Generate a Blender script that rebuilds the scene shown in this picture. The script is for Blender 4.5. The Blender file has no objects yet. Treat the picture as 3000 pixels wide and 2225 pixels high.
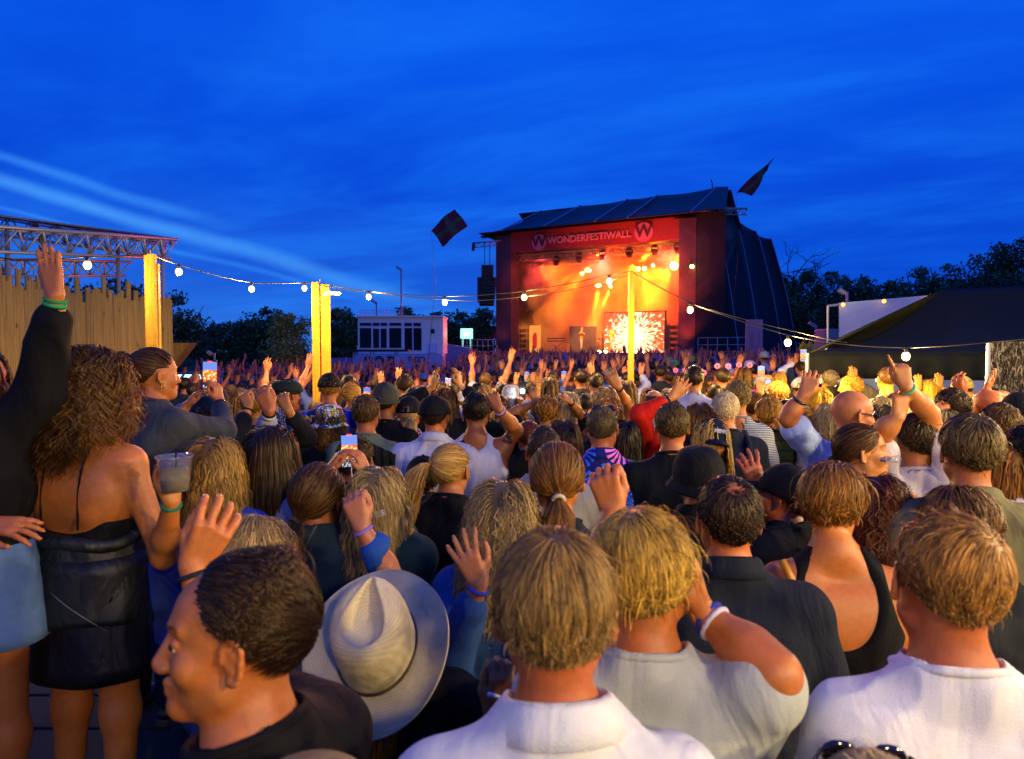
import bpy, math, random
import numpy as np
from mathutils import Vector, Matrix
PI = math.pi
rad = math.radians
rng = np.random.default_rng(7)
random.seed(7)
C = bpy.context.scene.collection
SC = bpy.context.scene

# ---------------------------------------------------------------- camera
PITCH = math.atan(82.5 / 2000)
CAMZ = 2.08
cam_data = bpy.data.cameras.new('camera')
cam = bpy.data.objects.new('camera', cam_data)
C.objects.link(cam)
cam.location = (0, 0, CAMZ)
cam.rotation_euler = (PI / 2 - PITCH, 0, 0)
cam_data.sensor_width = 36
cam_data.lens = 24
cam_data.clip_start = 0.05
cam_data.clip_end = 3000
cam_data.dof.use_dof = True
cam_data.dof.focus_distance = 6.0
cam_data.dof.aperture_fstop = 5.0
SC.camera = cam


def at(x, y, d):
    """the place seen at photo pixel (x, y) (3000 wide) at depth d metres"""
    X = (x - 1500) / 2000 * d
    Y = -(y - 1112.5) / 2000 * d
    s, c = math.sin(PITCH), math.cos(PITCH)
    return Vector((X, d * c + Y * s, CAMZ - d * s + Y * c))


# ---------------------------------------------------------------- light and exposure
SC.view_settings.view_transform = 'Standard'
SC.view_settings.look = 'None'
SC.view_settings.exposure = 0.12
SC.view_settings.gamma = 1.0
w = bpy.data.worlds.new('World')
SC.world = w
w.use_nodes = True
nt = w.node_tree
nt.nodes.clear()


class NT:
    """tiny node-writing helper"""
    def __init__(s, tree): s.t = tree

    def n(s, kind, ins=None, **kw):
        o = s.t.nodes.new(kind)
        for k, v in kw.items(): setattr(o, k, v)
        for k, v in (ins or {}).items():
            if isinstance(v, bpy.types.NodeSocket): s.t.links.new(v, o.inputs[k])
            else: o.inputs[k].default_value = v
        return o

    def m(s, op, a, b=0.0, c=0.0):
        return s.n('ShaderNodeMath', {0: a, 1: b, 2: c}, operation=op).outputs[0]

    def v(s, op, a, b=(0, 0, 0)):
        o = s.n('ShaderNodeVectorMath', {0: a, 1: b}, operation=op)
        return o.outputs[1] if op == 'DOT_PRODUCT' else o.outputs[0]

    def mix(s, f, a, b, bt='MIX'):
        o = s.n('ShaderNodeMix', data_type='RGBA', blend_type=bt)
        for k, v in ((0, f), (6, a), (7, b)):
            if isinstance(v, bpy.types.NodeSocket): s.t.links.new(v, o.inputs[k])
            else: o.inputs[k].default_value = v
        return o.outputs[2]

    def ramp(s, f, pts, interp='LINEAR'):
        o = s.n('ShaderNodeValToRGB', {0: f})
        o.color_ramp.interpolation = interp
        e = o.color_ramp.elements
        while len(e) < len(pts): e.new(0.5)
        for i, (p, c) in enumerate(pts):
            e[i].position = p
            e[i].color = c if len(c) == 4 else (*c, 1)
        return o.outputs[0]

    def noise(s, vec, scale, detail=3, rough=0.5, dist=0.0):
        ins = {'Scale': scale, 'Detail': detail, 'Roughness': rough, 'Distortion': dist}
        if vec is not None: ins['Vector'] = vec
        return s.n('ShaderNodeTexNoise', ins).outputs[0]


def rgb(h):
    """hex sRGB -> linear rgba"""
    v = [int(h[i:i + 2], 16) / 255 for i in (0, 2, 4)]
    return tuple([(c / 12.92 if c <= .04045 else ((c + .055) / 1.055) ** 2.4) for c in v] + [1.0])


k = NT(nt)
tc = k.n('ShaderNodeTexCoord').outputs['Generated']
dirn = k.v('NORMALIZE', tc)
sep = k.n('ShaderNodeSeparateXYZ', {0: dirn})
X, Y, Z = sep.outputs
base = k.ramp(k.m('ADD', Z, 0.0), [(0.0, (.004, .075, .50)), (.10, (.003, .07, .58)), (.22, (.002, .062, .62)), (.38, (.002, .085, .74)), (.7, (.001, .09, .80))])
# cloud sheet: project the direction on a high plane
zz = k.m('MAXIMUM', Z, 0.03)
px = k.m('DIVIDE', X, k.m('ADD', zz, .12))
py = k.m('DIVIDE', Y, k.m('ADD', zz, .12))
pv = k.n('ShaderNodeCombineXYZ', {0: k.m('MULTIPLY', px, .55), 1: k.m('ADD', k.m('MULTIPLY', py, 1.0), k.m('MULTIPLY', px, .35)), 2: 0.0}).outputs[0]
n1 = k.noise(pv, 1.25, 9, .60, .35)
cl = k.ramp(n1, [(.36, (0, 0, 0)), (.72, (1, 1, 1))], 'EASE')
n2 = k.noise(pv, .45, 3, .5, .3)
dk = k.ramp(n2, [(.38, (1, 1, 1)), (.60, (0, 0, 0))], 'EASE')
c1 = k.mix(k.m('MULTIPLY', cl, .60), base, (.010, .20, .93, 1))
c2 = k.mix(k.m('MULTIPLY', dk, .45), c1, (.001, .045, .56, 1))


def streak(a, b, width, strength, col, prev, soft):
    """a long thin bright streak of high cloud between two directions"""
    da, db = (at(*a, 100) - Vector((0, 0, CAMZ))).normalized(), (at(*b, 100) - Vector((0, 0, CAMZ))).normalized()
    nn = da.cross(db).normalized()
    tt = (db - da).normalized()
    wob = k.m('MULTIPLY', k.m('SUBTRACT', k.noise(dirn, 5.0, 2), .5), .02)
    dist = k.m('ABSOLUTE', k.m('ADD', k.v('DOT_PRODUCT', dirn, tuple(nn)), wob))
    along = k.m('DIVIDE', k.m('SUBTRACT', k.v('DOT_PRODUCT', dirn, tuple(tt)), da.dot(tt)), (db - da).dot(tt))
    wv = k.m('ADD', width, k.m('MULTIPLY', along, width * soft))
    f = k.m('SUBTRACT', 1.0, k.m('MINIMUM', k.m('DIVIDE', dist, wv), 1.0))
    f = k.m('MULTIPLY', k.m('MULTIPLY', f, f), k.m('SUBTRACT', 3.0, k.m('MULTIPLY', f, 2.0)))
    fade = k.ramp(along, [(0, (1, 1, 1)), (.62, (.8, .8, .8)), (1, (0, 0, 0))], 'EASE')
    f = k.m('MULTIPLY', k.m('MULTIPLY', f, fade), k.m('ADD', .35, k.noise(dirn, 9.0, 4)))
    return k.mix(k.m('MULTIPLY', f, strength), prev, col)


c3 = streak((-500, 380), (1500, 960), .010, .75, (.07, .36, .95, 1), c2, 1.2)
c3 = streak((-300, 360), (760, 690), .007, .55, (.05, .32, .95, 1), c3, 1.0)
c3 = streak((-100, 580), (1300, 930), .004, .5, (.04, .28, .95, 1), c3, 1.0)
hz = k.ramp(Z, [(0, (1, 1, 1)), (.12, (.35, .35, .35)), (.24, (0, 0, 0))], 'EASE')
lft = k.ramp(k.m('ADD', k.m('MULTIPLY', X, -1.2), .45), [(0, (0, 0, 0)), (1, (1, 1, 1))])
c3 = k.mix(k.m('MULTIPLY', k.m('MULTIPLY', hz, lft), .5), c3, (.045, .24, .80, 1))
bg = k.n('ShaderNodeBackground', {'Color': c3, 'Strength': 1.04})
k.n('ShaderNodeOutputWorld', {'Surface': bg.outputs[0]})
# the very last of the sunset: one weak, wide, slightly warm lamp
sun = bpy.data.lights.new('sun', 'SUN')
sun.energy = 0.05
sun.angle = rad(25)
sun.color = (1, .72, .6)
so = bpy.data.objects.new('sun', sun)
so.rotation_euler = (rad(72), 0, rad(35))
C.objects.link(so)


# ---------------------------------------------------------------- helpers: objects
def tag(o, label=None, cat=None, group=None, kind=None):
    if label: o['label'] = label
    if cat: o['category'] = cat
    if group: o['group'] = group
    if kind: o['kind'] = kind
    return o


def empty(name, loc=(0, 0, 0), rz=0.0):
    o = bpy.data.objects.new(name, None)
    o.location = loc
    o.rotation_euler = (0, 0, rz)
    o.empty_display_size = .1
    C.objects.link(o)
    return o


def link_mesh(name, me, mat, parent=None):
    o = bpy.data.objects.new(name, me)
    if mat is not None and not len(me.materials):
        for m_ in (mat if isinstance(mat, (list, tuple)) else [mat]): me.materials.append(m_)
    C.objects.link(o)
    if parent is not None: o.parent = parent
    return o


def raw_mesh(V, F, smooth=True, col=None, name='m'):
    """V (n,3), F (m,4) or (m,3) int array"""
    V = np.asarray(V, np.float32).reshape(-1, 3)
    F = np.asarray(F, np.int32)
    me = bpy.data.meshes.new(name)
    if len(V) == 0: return me
    n, kf = F.shape
    me.vertices.add(len(V)); me.vertices.foreach_set('co', V.ravel())
    me.loops.add(n * kf); me.loops.foreach_set('vertex_index', F.ravel())
    me.polygons.add(n)
    me.polygons.foreach_set('loop_start', np.arange(0, n * kf, kf, dtype=np.int32))
    me.polygons.foreach_set('loop_total', np.full(n, kf, np.int32))
    if smooth: me.polygons.foreach_set('use_smooth', np.ones(n, bool))
    me.update(calc_edges=True)
    if col is not None:
        a = me.color_attributes.new('Col', 'FLOAT_COLOR', 'POINT')
        cc = np.ones((len(V), 4), np.float32); cc[:, :col.shape[1]] = col
        a.data.foreach_set('color', cc.ravel())
    return me


class MB:
    """collects boxes, tubes, sheets of quads into one mesh"""
    def __init__(s): s.V, s.F, s.n = [], [], 0

    def add(s, V, F):
        V = np.asarray(V, float).reshape(-1, 3)
        F = np.asarray(F, int)
        if F.shape[1] == 3: F = np.c_[F, F[:, 2]]
        s.V.append(V); s.F.append(F + s.n); s.n += len(V)
        return s

    def box(s, c, size, R=None):
        h = np.array(size) / 2
        P = np.array([[x, y, z] for x in (-1, 1) for y in (-1, 1) for z in (-1, 1)]) * h
        if R is not None: P = P @ np.array(R).T
        P = P + np.array(c)
        return s.add(P, [[0, 1, 3, 2], [4, 6, 7, 5], [0, 4, 5, 1], [2, 3, 7, 6], [0, 2, 6, 4], [1, 5, 7, 3]])

    def prism(s, pts, axis_vec):
        """flat polygon (quad fan) extruded by a vector; pts in order"""
        P = np.array([tuple(p) for p in pts], float); n = len(P); Q = P + np.array(axis_vec)
        F = [[i, (i + 1) % n, n + (i + 1) % n, n + i] for i in range(n)]
        for i in range(1, n - 1):
            F.append([0, i + 1, i, i]); F.append([n, n + i, n + i + 1, n + i + 1])
        return s.add(np.r_[P, Q], F)

    def tube(s, pts, r, sides=8, cap=True):
        P = np.array([tuple(p) for p in pts], float)
        r = np.broadcast_to(np.array(r, float), (len(P),))
        T = np.gradient(P, axis=0); T /= np.linalg.norm(T, axis=1)[:, None] + 1e-9
        ref = np.array([0, 0, 1.0]) if abs(T[0, 2]) < .9 else np.array([1.0, 0, 0])
        rings = []
        for i in range(len(P)):
            a = np.cross(T[i], ref); a /= np.linalg.norm(a) + 1e-9
            b = np.cross(T[i], a)
            th = np.arange(sides) * 2 * PI / sides
            rings.append(P[i] + r[i] * (np.cos(th)[:, None] * a + np.sin(th)[:, None] * b))
        V = np.concatenate(rings); F = []
        for i in range(len(P) - 1):
            for j in range(sides):
                q = (j + 1) % sides
                F.append([i * sides + j, i * sides + q, (i + 1) * sides + q, (i + 1) * sides + j])
        if cap:
            V = np.r_[V, P[:1], P[-1:]]; a, b = len(V) - 2, len(V) - 1; L = (len(P) - 1) * sides
            for j in range(sides):
                q = (j + 1) % sides
                F.append([a, q, j, j]); F.append([b, L + j, L + q, L + q])
        return s.add(V, F)

    def grid(s, P, wrap=False):
        """P (a,b,3)"""
        P = np.asarray(P, float); a, b = P.shape[:2]; F = []
        for i in range(a - 1):
            for j in range(b if wrap else b - 1):
                q = (j + 1) % b
                F.append([i * b + j, i * b + q, (i + 1) * b + q, (i + 1) * b + j])
        return s.add(P.reshape(-1, 3), F)

    def ball(s, c, r, n=10, m=7, R=None):
        r = np.broadcast_to(np.array(r, float), (3,))
        th = np.linspace(0, PI, m)[:, None]; ph = (np.arange(n) * 2 * PI / n)[None]
        P = np.stack([np.sin(th) * np.cos(ph) * r[0], np.sin(th) * np.sin(ph) * r[1], np.cos(th) * r[2] + 0 * ph], -1)
        if R is not None: P = P @ np.array(R).T
        return s.grid(P + np.array(c), wrap=True)

    def build(s, name, mat, parent=None, smooth=False, bevel=0.0, solid=0.0):
        V, F = np.concatenate(s.V), np.concatenate(s.F)
        me = bpy.data.meshes.new(name)
        faces = [tuple(dict.fromkeys(f)) for f in F.tolist()]
        me.from_pydata(V.tolist(), [], [f for f in faces if len(f) > 2])
        if smooth:
            me.polygons.foreach_set('use_smooth', np.ones(len(me.polygons), bool))
        o = link_mesh(name, me, mat, parent)
        if solid:
            md = o.modifiers.new('solid', 'SOLIDIFY'); md.thickness = solid; md.offset = 0
        if bevel:
            md = o.modifiers.new('bevel', 'BEVEL'); md.width = bevel; md.segments = 2
        return o


def Rz(a): c, s = math.cos(a), math.sin(a); return np.array([[c, -s, 0], [s, c, 0], [0, 0, 1.0]])
def Rx(a): c, s = math.cos(a), math.sin(a); return np.array([[1.0, 0, 0], [0, c, -s], [0, s, c]])
def Ry(a): c, s = math.cos(a), math.sin(a); return np.array([[c, 0, s], [0, 1.0, 0], [-s, 0, c]])


def sst(a, b, x):
    t = np.clip((x - a) / (b - a), 0, 1); return t * t * (3 - 2 * t)


def zg(x, y):
    """height of the field: it dips into a shallow hollow on the left"""
    return -.45 * sst(5, 17, y) * (1 - sst(34, 38.5, y)) * (1 - sst(-.10, .04, x / max(y, 1.0)))


def unit(v): v = np.asarray(v, float); return v / (np.linalg.norm(v, axis=-1, keepdims=True) + 1e-9)


def text_obj(body, size, loc, R, mat, parent=None, name='lettering', extrude=.01, bold=.0, align='CENTER', spacing=1.0):
    cu = bpy.data.curves.new('t', 'FONT')
    cu.body = body; cu.size = size; cu.extrude = extrude; cu.offset = bold
    cu.align_x = align; cu.align_y = 'CENTER'; cu.space_character = spacing
    cu.resolution_u = 3
    to = bpy.data.objects.new('t', cu); C.objects.link(to)
    bpy.context.view_layer.update()
    me = bpy.data.meshes.new_from_object(to.evaluated_get(bpy.context.evaluated_depsgraph_get()))
    bpy.data.objects.remove(to); bpy.data.curves.remove(cu)
    o = bpy.data.objects.new(name, me); me.materials.clear(); me.materials.append(mat)
    C.objects.link(o)
    M = Matrix([list(r) for r in R]).to_4x4(); M.translation = loc
    o.matrix_world = M
    if parent: o.parent = parent; o.matrix_parent_inverse = Matrix.Identity(4)
    return o


# ---------------------------------------------------------------- materials
MATS = {}


def mat(key, col=(.5, .5, .5), rough=.6, metal=0.0, emit=None, es=0.0, bump=0.0, bscale=60.0, var=0.0, vscale=6.0, spec=.5, alpha=None, trans=0.0, objcol=False, stretch=None, sheen=0.0):
    if key in MATS: return MATS[key]
    m_ = bpy.data.materials.new(key); m_.use_nodes = True
    t = m_.node_tree; k = NT(t); b = t.nodes['Principled BSDF']
    col = tuple(col[:3]) + (1.0,)
    b.inputs['Roughness'].default_value = rough
    b.inputs['Metallic'].default_value = metal
    b.inputs['Specular IOR Level'].default_value = spec
    b.inputs['Sheen Weight'].default_value = sheen
    if trans: b.inputs['Transmission Weight'].default_value = trans
    vec = k.n('ShaderNodeTexCoord').outputs['Object']
    if stretch:
        vec = k.v('MULTIPLY', vec, stretch)
    csock = None
    if objcol:
        csock = k.n('ShaderNodeObjectInfo').outputs['Color']
    if var:
        f = k.noise(vec, vscale, 5, .6)
        f = k.m('MULTIPLY_ADD', k.m('SUBTRACT', f, .5), var * 2, 1.0)
        csock = k.mix(1.0, csock if csock else col, k.n('ShaderNodeCombineColor', {0: f, 1: f, 2: f}).outputs[0], 'MULTIPLY')
    if csock: t.links.new(csock, b.inputs['Base Color'])
    else: b.inputs['Base Color'].default_value = col
    if emit is not None:
        b.inputs['Emission Color'].default_value = tuple(emit[:3]) + (1.0,)
        b.inputs['Emission Strength'].default_value = es
    if bump:
        h = k.noise(vec, bscale, 4, .6)
        bn = k.n('ShaderNodeBump', {'Height': h, 'Strength': bump, 'Distance': .02})
        t.links.new(bn.outputs[0], b.inputs['Normal'])
    MATS[key] = m_
    return m_


def custom(key, fn, rough=.8):
    """material whose base colour is written by fn(k, vec) -> socket"""
    if key in MATS: return MATS[key]
    m_ = bpy.data.materials.new(key); m_.use_nodes = True
    k = NT(m_.node_tree); b = m_.node_tree.nodes['Principled BSDF']
    b.inputs['Roughness'].default_value = rough
    b.inputs['Specular IOR Level'].default_value = .2
    vec = k.n('ShaderNodeTexCoord').outputs['Object']
    s = fn(k, vec)
    m_.node_tree.links.new(s, b.inputs['Base Color'])
    h = k.noise(vec, 25, 4, .6)
    bn = k.n('ShaderNodeBump', {'Height': h, 'Strength': .35, 'Distance': .02})
    m_.node_tree.links.new(bn.outputs[0], b.inputs['Normal'])
    MATS[key] = m_
    return m_


def cloth(c, kind='plain'):
    if isinstance(c, bpy.types.Material): return c
    key = 'cloth_' + (c if isinstance(c, str) else 'x') + '_' + kind
    if key in MATS: return MATS[key]
    m_ = bpy.data.materials.new(key); m_.use_nodes = True
    t = m_.node_tree; k = NT(t); b = t.nodes['Principled BSDF']
    b.inputs['Roughness'].default_value = .5 if kind == 'leather' else .85
    b.inputs['Specular IOR Level'].default_value = .5 if kind == 'leather' else .2
    b.inputs['Sheen Roughness'].default_value = .5
    vec = k.n('ShaderNodeTexCoord').outputs['Object']
    f = k.noise(vec, 9, 5, .65)
    amt = .5 if kind == 'denim' else .22
    f = k.m('MULTIPLY_ADD', k.m('SUBTRACT', f, .5), amt * 2, 1.0)
    cs = k.mix(1.0, rgb(c), k.n('ShaderNodeCombineColor', {0: f, 1: f, 2: f}).outputs[0], 'MULTIPLY')
    t.links.new(cs, b.inputs['Base Color'])
    # soft creases, then weave
    h1 = k.noise(k.v('MULTIPLY', vec, (1.6, 1.6, .8)), 4.5, 3, .5, .8)
    h2 = k.noise(vec, 420, 2, .6)
    h = k.m('MULTIPLY_ADD', h2, .03 if kind == 'leather' else .07, h1)
    bn = k.n('ShaderNodeBump', {'Height': h, 'Strength': .7, 'Distance': .04})
    t.links.new(bn.outputs[0], b.inputs['Normal'])
    MATS[key] = m_
    return m_


def skin(c='b06a45'):
    key = 'skin_' + c
    if key in MATS: return MATS[key]
    m_ = bpy.data.materials.new(key); m_.use_nodes = True
    t = m_.node_tree; k = NT(t); b = t.nodes['Principled BSDF']
    vec = k.n('ShaderNodeTexCoord').outputs['Object']
    f = k.noise(vec, 14, 5, .6)
    f2 = k.noise(vec, 60, 3, .6)
    base = rgb(c); base = (base[0] * .80, base[1] * .88, base[2] * .50, 1)
    red = (min(base[0] * 1.05, 1), base[1] * .80, base[2] * .75, 1)
    cs = k.mix(k.ramp(f, [(.4, (0, 0, 0)), (.7, (.75, .75, .75))]), base, red)
    f2 = k.m('MULTIPLY_ADD', k.m('SUBTRACT', f2, .5), .5, 1.0)
    cs = k.mix(1.0, cs, k.n('ShaderNodeCombineColor', {0: f2, 1: f2, 2: f2}).outputs[0], 'MULTIPLY')
    t.links.new(cs, b.inputs['Base Color'])
    b.inputs['Roughness'].default_value = .5
    b.inputs['Subsurface Weight'].default_value = .12
    b.inputs['Subsurface Radius'].default_value = (.9, .3, .15)
    b.inputs['Subsurface Scale'].default_value = .006
    h = k.m('MULTIPLY_ADD', k.noise(vec, 600, 2, .5), .3, k.noise(vec, 120, 3, .6))
    bn = k.n('ShaderNodeBump', {'Height': h, 'Strength': .22, 'Distance': .003})
    t.links.new(bn.outputs[0], b.inputs['Normal'])
    MATS[key] = m_
    return m_


def warmc(h):
    c = rgb(h); return (min(c[0] * 1.3, 1), min(c[1] * 1.08, 1), c[2] * .6, 1)


def hairmat(c1, c2):
    key = 'hair_' + c1 + c2
    if key in MATS: return MATS[key]
    m_ = bpy.data.materials.new(key); m_.use_nodes = True
    t = m_.node_tree; k = NT(t); b = t.nodes['Principled BSDF']
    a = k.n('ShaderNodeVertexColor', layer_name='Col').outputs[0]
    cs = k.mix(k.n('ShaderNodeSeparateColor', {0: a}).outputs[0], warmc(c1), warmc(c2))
    t.links.new(cs, b.inputs['Base Color'])
    b.inputs['Roughness'].default_value = .5
    b.inputs['Specular IOR Level'].default_value = .45
    b.inputs['Specular Tint'].default_value = (1, .8, .5, 1)
    MATS[key] = m_
    return m_
# ---------------------------------------------------------------- implicit surfaces -> meshes
class Field:
    def __init__(s, lo, hi, h):
        s.h = h
        s.ax = [np.arange(lo[i] - 2 * h, hi[i] + 3 * h, h, dtype=np.float32) for i in range(3)]
        s.F = np.full([len(a) for a in s.ax], 9.0, np.float32)

    def sub(s, lo, hi, pad):
        sl = []
        for i in range(3):
            a = int(np.searchsorted(s.ax[i], lo[i] - pad)); b = int(np.searchsorted(s.ax[i], hi[i] + pad))
            if b <= a: return None
            sl.append(slice(a, b))
        g = np.meshgrid(*[s.ax[i][sl[i]] for i in range(3)], indexing='ij', copy=False)
        return tuple(sl), g

    def _dist(s, p, g, infl=0.0):
        X, Y, Z = g
        if p[0] == 'c':
            _, a, b, ra, rb = p[:5]
            ba = b - a; L2 = float(ba @ ba) + 1e-9
            px, py, pz = X - a[0], Y - a[1], Z - a[2]
            t = np.clip((px * ba[0] + py * ba[1] + pz * ba[2]) / L2, 0, 1)
            d = np.sqrt((px - t * ba[0]) ** 2 + (py - t * ba[1]) ** 2 + (pz - t * ba[2]) ** 2)
            return d - (ra + t * (rb - ra)) - infl
        _, c, r, R = p[:4]
        P = [X - c[0], Y - c[1], Z - c[2]]
        if R is not None: P = [P[0] * R[0, i] + P[1] * R[1, i] + P[2] * R[2, i] for i in range(3)]
        r = r + infl
        k0 = np.sqrt((P[0] / r[0]) ** 2 + (P[1] / r[1]) ** 2 + (P[2] / r[2]) ** 2)
        k1 = np.sqrt((P[0] / r[0] ** 2) ** 2 + (P[1] / r[1] ** 2) ** 2 + (P[2] / r[2] ** 2) ** 2)
        return k0 * (k0 - 1) / (k1 + 1e-6)

    @staticmethod
    def box(p, infl=0.0):
        if p[0] == 'c':
            m_ = max(p[3], p[4]) + infl
            return np.minimum(p[1], p[2]) - m_, np.maximum(p[1], p[2]) + m_
        m_ = max(p[2]) + infl
        return p[1] - m_, p[1] + m_

    def add(s, p, k=.02, infl=0.0):
        lo, hi = s.box(p, infl); r = s.sub(lo, hi, k + 2 * s.h)
        if r is None: return
        sl, g = r; d = s._dist(p, g, infl); A = s.F[sl]
        h = np.maximum(k - np.abs(A - d), 0) / k
        s.F[sl] = np.minimum(A, d) - h * h * k * .25

    def cut(s, p, k=.008, infl=0.0):
        lo, hi = s.box(p, infl); r = s.sub(lo, hi, k + 2 * s.h)
        if r is None: return
        sl, g = r; d = -s._dist(p, g, infl); A = s.F[sl]
        h = np.maximum(k - np.abs(A - d), 0) / k
        s.F[sl] = np.maximum(A, d) + h * h * k * .25

    def folds(s, amp, freq, seed, zs=.6):
        m_ = np.abs(s.F) < amp + .03
        idx = np.nonzero(m_)
        P = np.stack([s.ax[i][idx[i]] for i in range(3)], -1)
        r = np.random.default_rng(seed); v = np.zeros(len(P), np.float32)
        W = P + .04 * np.sin(P[:, [1, 2, 0]] * 9 + r.random(3) * 6)
        for q in range(7):
            kv = r.normal(size=3) * freq * (1 + .35 * q); kv[2] *= zs
            v += np.sin(W @ kv + r.random() * 6.28).astype(np.float32) / (1 + .45 * q)
        v = 1 - np.abs(v) * .55
        s.F[m_] -= amp * v

    def mesh(s):
        F = s.F; S = F < 0
        nx, ny, nz = F.shape
        c = S[:-1, :-1, :-1].astype(np.int8)
        for dx, dy, dz in [(1, 0, 0), (0, 1, 0), (0, 0, 1), (1, 1, 0), (1, 0, 1), (0, 1, 1), (1, 1, 1)]:
            c = c + S[dx:nx - 1 + dx, dy:ny - 1 + dy, dz:nz - 1 + dz]
        act = np.argwhere((c > 0) & (c < 8))
        if len(act) == 0: return np.zeros((0, 3)), np.zeros((0, 4), int)
        vid = np.full((nx - 1, ny - 1, nz - 1), -1, np.int32)
        vid[act[:, 0], act[:, 1], act[:, 2]] = np.arange(len(act))
        corners = np.array([(i, j, k_) for i in (0, 1) for j in (0, 1) for k_ in (0, 1)])
        val = np.stack([F[act[:, 0] + a, act[:, 1] + b, act[:, 2] + c_] for a, b, c_ in corners], 1)
        acc = np.zeros((len(act), 3)); cnt = np.zeros(len(act))
        for e0 in range(8):
            for ax in range(3):
                if corners[e0][ax]: continue
                e1 = e0 + (4, 2, 1)[ax]
                a, b = val[:, e0], val[:, e1]; m_ = (a < 0) != (b < 0)
                t = np.where(m_, a / np.where(m_, a - b, 1), 0)
                p = corners[e0] + np.outer(t, np.eye(3)[ax])
                acc[m_] += p[m_]; cnt[m_] += 1
        P = act + acc / cnt[:, None]
        V = P * s.h + np.array([a[0] for a in s.ax])
        Q = []
        for ax in range(3):
            lo = [slice(1, -1)] * 3; lo[ax] = slice(0, -1)
            hi = [slice(1, -1)] * 3; hi[ax] = slice(1, None)
            a, b = S[tuple(lo)], S[tuple(hi)]
            for flip, mk in ((0, a & ~b), (1, b & ~a)):
                e = np.argwhere(mk)
                if not len(e): continue
                off = np.ones(3, int); off[ax] = 0
                e = e + off
                u, v = (ax + 1) % 3, (ax + 2) % 3
                du, dv = np.eye(3, dtype=int)[u], np.eye(3, dtype=int)[v]
                q = [e - du - dv, e - dv, e, e - du]
                q = np.stack([vid[x[:, 0], x[:, 1], x[:, 2]] for x in q], 1)
                Q.append(q[:, ::-1] if flip else q)
        return V, np.concatenate(Q)


def A3(*a): return np.array(a, float)
def cap(a, b, ra, rb=None, tagn=''): return ('c', np.asarray(a, float), np.asarray(b, float), ra, ra if rb is None else rb, tagn)
def ell(c, r, R=None, tagn=''): return ('e', np.asarray(c, float), np.asarray(r, float), R, tagn)


def xf(p, M, t, s=1.0):
    if p[0] == 'c': return ('c', M @ (p[1] * s) + t, M @ (p[2] * s) + t, p[3] * s, p[4] * s, p[5])
    R = M if p[3] is None else M @ p[3]
    return ('e', M @ (p[1] * s) + t, p[2] * s, R, p[4])


# head, local frame: face along +y, up z, origin at the head's centre (chin at z -.118, crown at z +.115)
def head_prims(fine, female=False):
    L = [(ell((0, -.018, .025), (.077, .097, .090)), .02),
         (ell((0, .030, -.030), (.060, .060, .078)), .03),
         (cap((-.046, .012, -.062), (0, .068, -.098), .022, .018), .025),
         (cap((.046, .012, -.062), (0, .068, -.098), .022, .018), .025),
         (ell((0, .074, -.100), (.019, .016, .015)), .015),
         (cap((0, .086, .006), (0, .103, -.034), .0085, .0130), .012)]
    for sx in (-1, 1):
        RE = Rz(sx * .42) @ Rx(-.16); ec = A3(sx * .0805, -.004, -.008)
        L.append((ell(ec, (.005 if fine else .009, .017, .030), RE), .006))
        if fine:
            pts = [ec + RE @ A3(sx * (.0035 - .002 * math.sin(a)), .0165 * math.cos(a) * (1 - .25 * (math.sin(a) < 0)), .031 * math.sin(a)) for a in np.linspace(-1.9, 2.9, 10) + PI * .62]
            L += [(cap(p_, q_, .0042), .003) for p_, q_ in zip(pts[:-1], pts[1:])]
            L.append((ell(ec + RE @ A3(0, .008, -.029), (.005, .008, .008), RE), .006))
            L.append((cap(ec + RE @ A3(sx * .002, .000, .012), ec + RE @ A3(sx * .002, .002, -.014), .0035), .004))
        if fine:
            L += [(ell((sx * .043, .058, -.030), (.022, .022, .020)), .022),
                  (cap((sx * .010, .086, .024), (sx * .044, .070, .026), .008, .007), .012),
                  (ell((sx * .011, .098, -.039), (.0085, .010, .008)), .006)]
    L.append((ell((0, .016, .042), (.060, .069, .052)), .02))
    sub = []
    if fine:
        for sx in (-1, 1):
            sub += [(ell((sx * .032, .094, .002), (.019, .016, .012)), .012),
                    (ell(A3(sx * .0885, .002, -.010), (.006, .008, .012), Rz(sx * .42)), .003)]
        post = [(ell((sx * .031, .0715, .003), (.0135, .0125, .0135)), .004) for sx in (-1, 1)]
        post += [(cap((-.021, .078, -.066), (0, .0925, -.064), .0035, .0065), .006), (cap((.021, .078, -.066), (0, .0925, -.064), .0035, .0065), .006),
                 (cap((-.017, .079, -.075), (0, .0895, -.077), .004, .0075), .006), (cap((.017, .079, -.075), (0, .0895, -.077), .004, .0075), .006)]
    else: post = []
    return L, sub, post


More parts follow.
